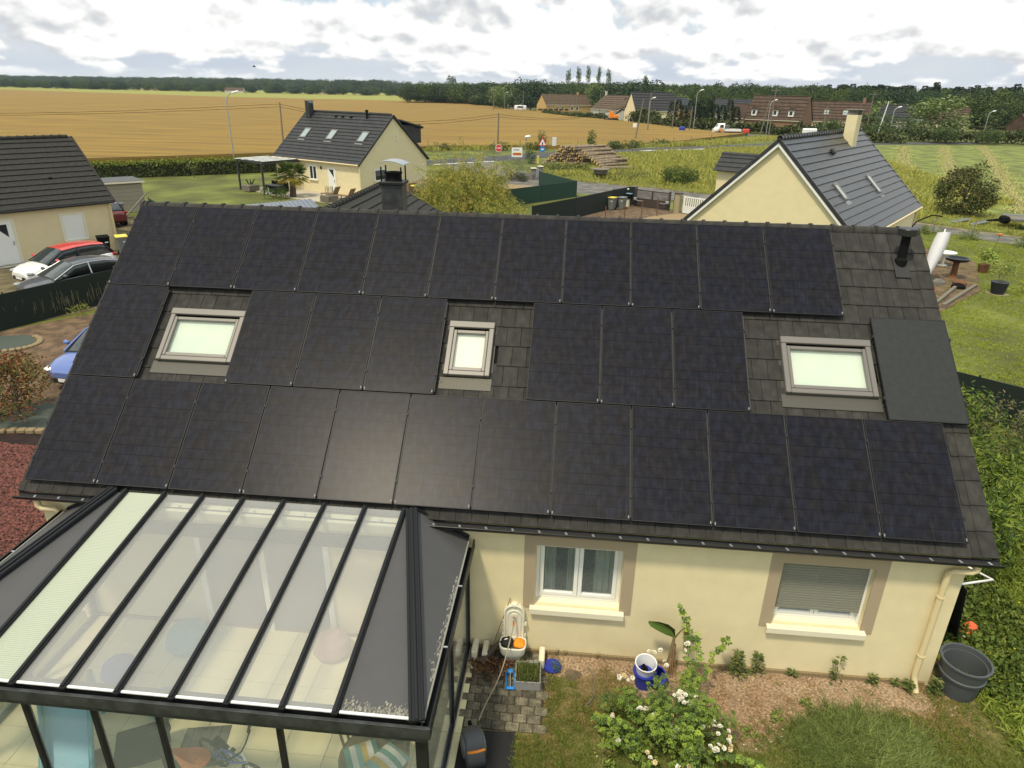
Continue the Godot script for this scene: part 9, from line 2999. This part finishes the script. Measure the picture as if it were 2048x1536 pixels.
	for i in ws.size():
		var q: Array = ws[i]
		var wb2 := mb()
		wb2.tint(Color(0.13, 0.13, 0.05))
		var ht: float = q[2]
		for k in 3:
			var a := rng.randf() * TAU
			wb2.tube([Vector3.ZERO, Vector3(cos(a) * ht * 0.12, ht * 0.5, absf(sin(a)) * ht * 0.1), Vector3(cos(a) * ht * 0.25, ht * rng.randf_range(0.8, 1.0), absf(sin(a)) * ht * 0.15)], 0.005, 4, 0.002)
		for k in int(q[3]):
			var y := ht * pow(rng.randf(), 0.9)
			var a := rng.randf() * TAU
			var r := ht * 0.30 * (1.1 - y / ht) * rng.randf()
			wb2.tint([Color(0.075, 0.115, 0.035), Color(0.12, 0.155, 0.04), Color(0.19, 0.19, 0.07)][rng.randi() % 3] if i < 8 else Color(0.30, 0.24, 0.12))
			var d := Vector3(cos(a), 0.25, sin(a)).normalized()
			wb2.leaf(Vector3(cos(a) * r, y, absf(sin(a)) * r), d, Vector3(0, 1, 0.5).normalized(), rng.randf_range(0.05, 0.11) if i < 8 else 0.025, rng.randf_range(0.02, 0.045) if i < 8 else 0.01)
		solo("wall_weed", wb2, M["foliage"], q[4], "weed", Vector3(q[0], 0, q[1]))
	# broad-leaved plants in the turf
	for i in 6:
		var p: Array = [[11.0, 1.15], [11.45, 0.85], [10.9, 1.75], [11.95, 0.55], [12.3, 0.75], [9.05, 1.9]][i]
		solo("turf_weed", leaf_cloud(46, [[Vector3(0, 0.05, 0), Vector3(0.12, 0.06, 0.10)]], 0.07, 0.028, [Color(0.10, 0.15, 0.025), Color(0.15, 0.19, 0.04)], 0.1), M["foliage"], ["bright weed on the red soil just past the rose bush", "weed on the red soil nearest the shuttered window's near edge", "fresh green weed at the picture's lower edge past the roses", "weed in the pale soil below the tiny wall weed", "weed beside the tall grass clump, wall side", "green tuft between the paving and the rose bush"][i].replace("at the picture's lower edge", "in the turf"), "weed", Vector3(p[0], 0.01, p[1]), i * 1.1)
	var pb := mb()
	for k in 6:
		var a := TAU * k / 6.0
		pb.tri_out(Vector3(0, 0.014, 0), Vector3(cos(a) * 0.016, 0.002, sin(a) * 0.012), Vector3(cos(a + 1.05) * 0.016, 0.002, sin(a + 1.05) * 0.012), Vector3(0, -0.02, 0))
	var pt := []
	var pc := []
	for i in 2600:
		var x := rng.randf_range(8.2, 14.2)
		var z := absf(rng.randfn(0, 0.42)) + 0.02
		if rng.randf() < 0.3:
			x = rng.randfn(11.2, 0.7)
			z = rng.randfn(0.95, 0.4)
		if z < 0.0:
			continue
		var s := rng.randf_range(0.4, 1.3)
		pt.append(Transform3D(Basis(Vector3.UP, rng.randf() * TAU).scaled(Vector3.ONE * s), Vector3(x, 0.012, z)))
		var g := rng.randf_range(0.6, 1.5)
		pc.append(Color(0.36 * g, 0.27 * g, 0.175 * g))
	scatter("pebbles", pb.mesh(), M["grit"], pt, "small pebbles in the bare soil along the wall", null, pc)
	# fallen petals
	var fp := mb()
	for i in 34:
		fp.tint(Color(0.72, 0.68, 0.52) if i % 4 else Color(0.55, 0.36, 0.14))
		var p := Vector3(rng.randf_range(8.6, 11.6), 0.045, rng.randf_range(0.9, 2.2))
		fp.leaf(p, Vector3(rng.randfn(), 0, rng.randfn()).normalized(), Vector3.UP, 0.03, 0.026)
	stuff("fallen_petals", fp, M["petals"], "fallen rose petals on the turf")
	# tub
	for i in 2:
		var t := thing("round_tub", ["big dark grey round tub at the house corner, outermost of two nested", "second dark grey tub nested inside the big one at the house corner"][i], "tub", Vector3(14.33, 0.0 if i == 0 else 0.10, 0.02))
		var s := 1.0 if i == 0 else 0.90
		part("shell", mb().lathe([Vector2(0.24 * s, 0), Vector2(0.285 * s, 0.36), Vector2(0.31 * s, 0.365), Vector2(0.315 * s, 0.40), Vector2(0.295 * s, 0.41), Vector2(0.325 * s, 0.60), Vector2(0.345 * s, 0.605), Vector2(0.345 * s, 0.63), Vector2(0.315 * s, 0.63), Vector2(0.225 * s, 0.03), Vector2(0, 0.03)], Vector3.ZERO, 36), mat("tub_grey", lin(0.070, 0.078, 0.082), 0.5), t)
		if i == 1:
			t.scale = Vector3(1, 0.72, 1)
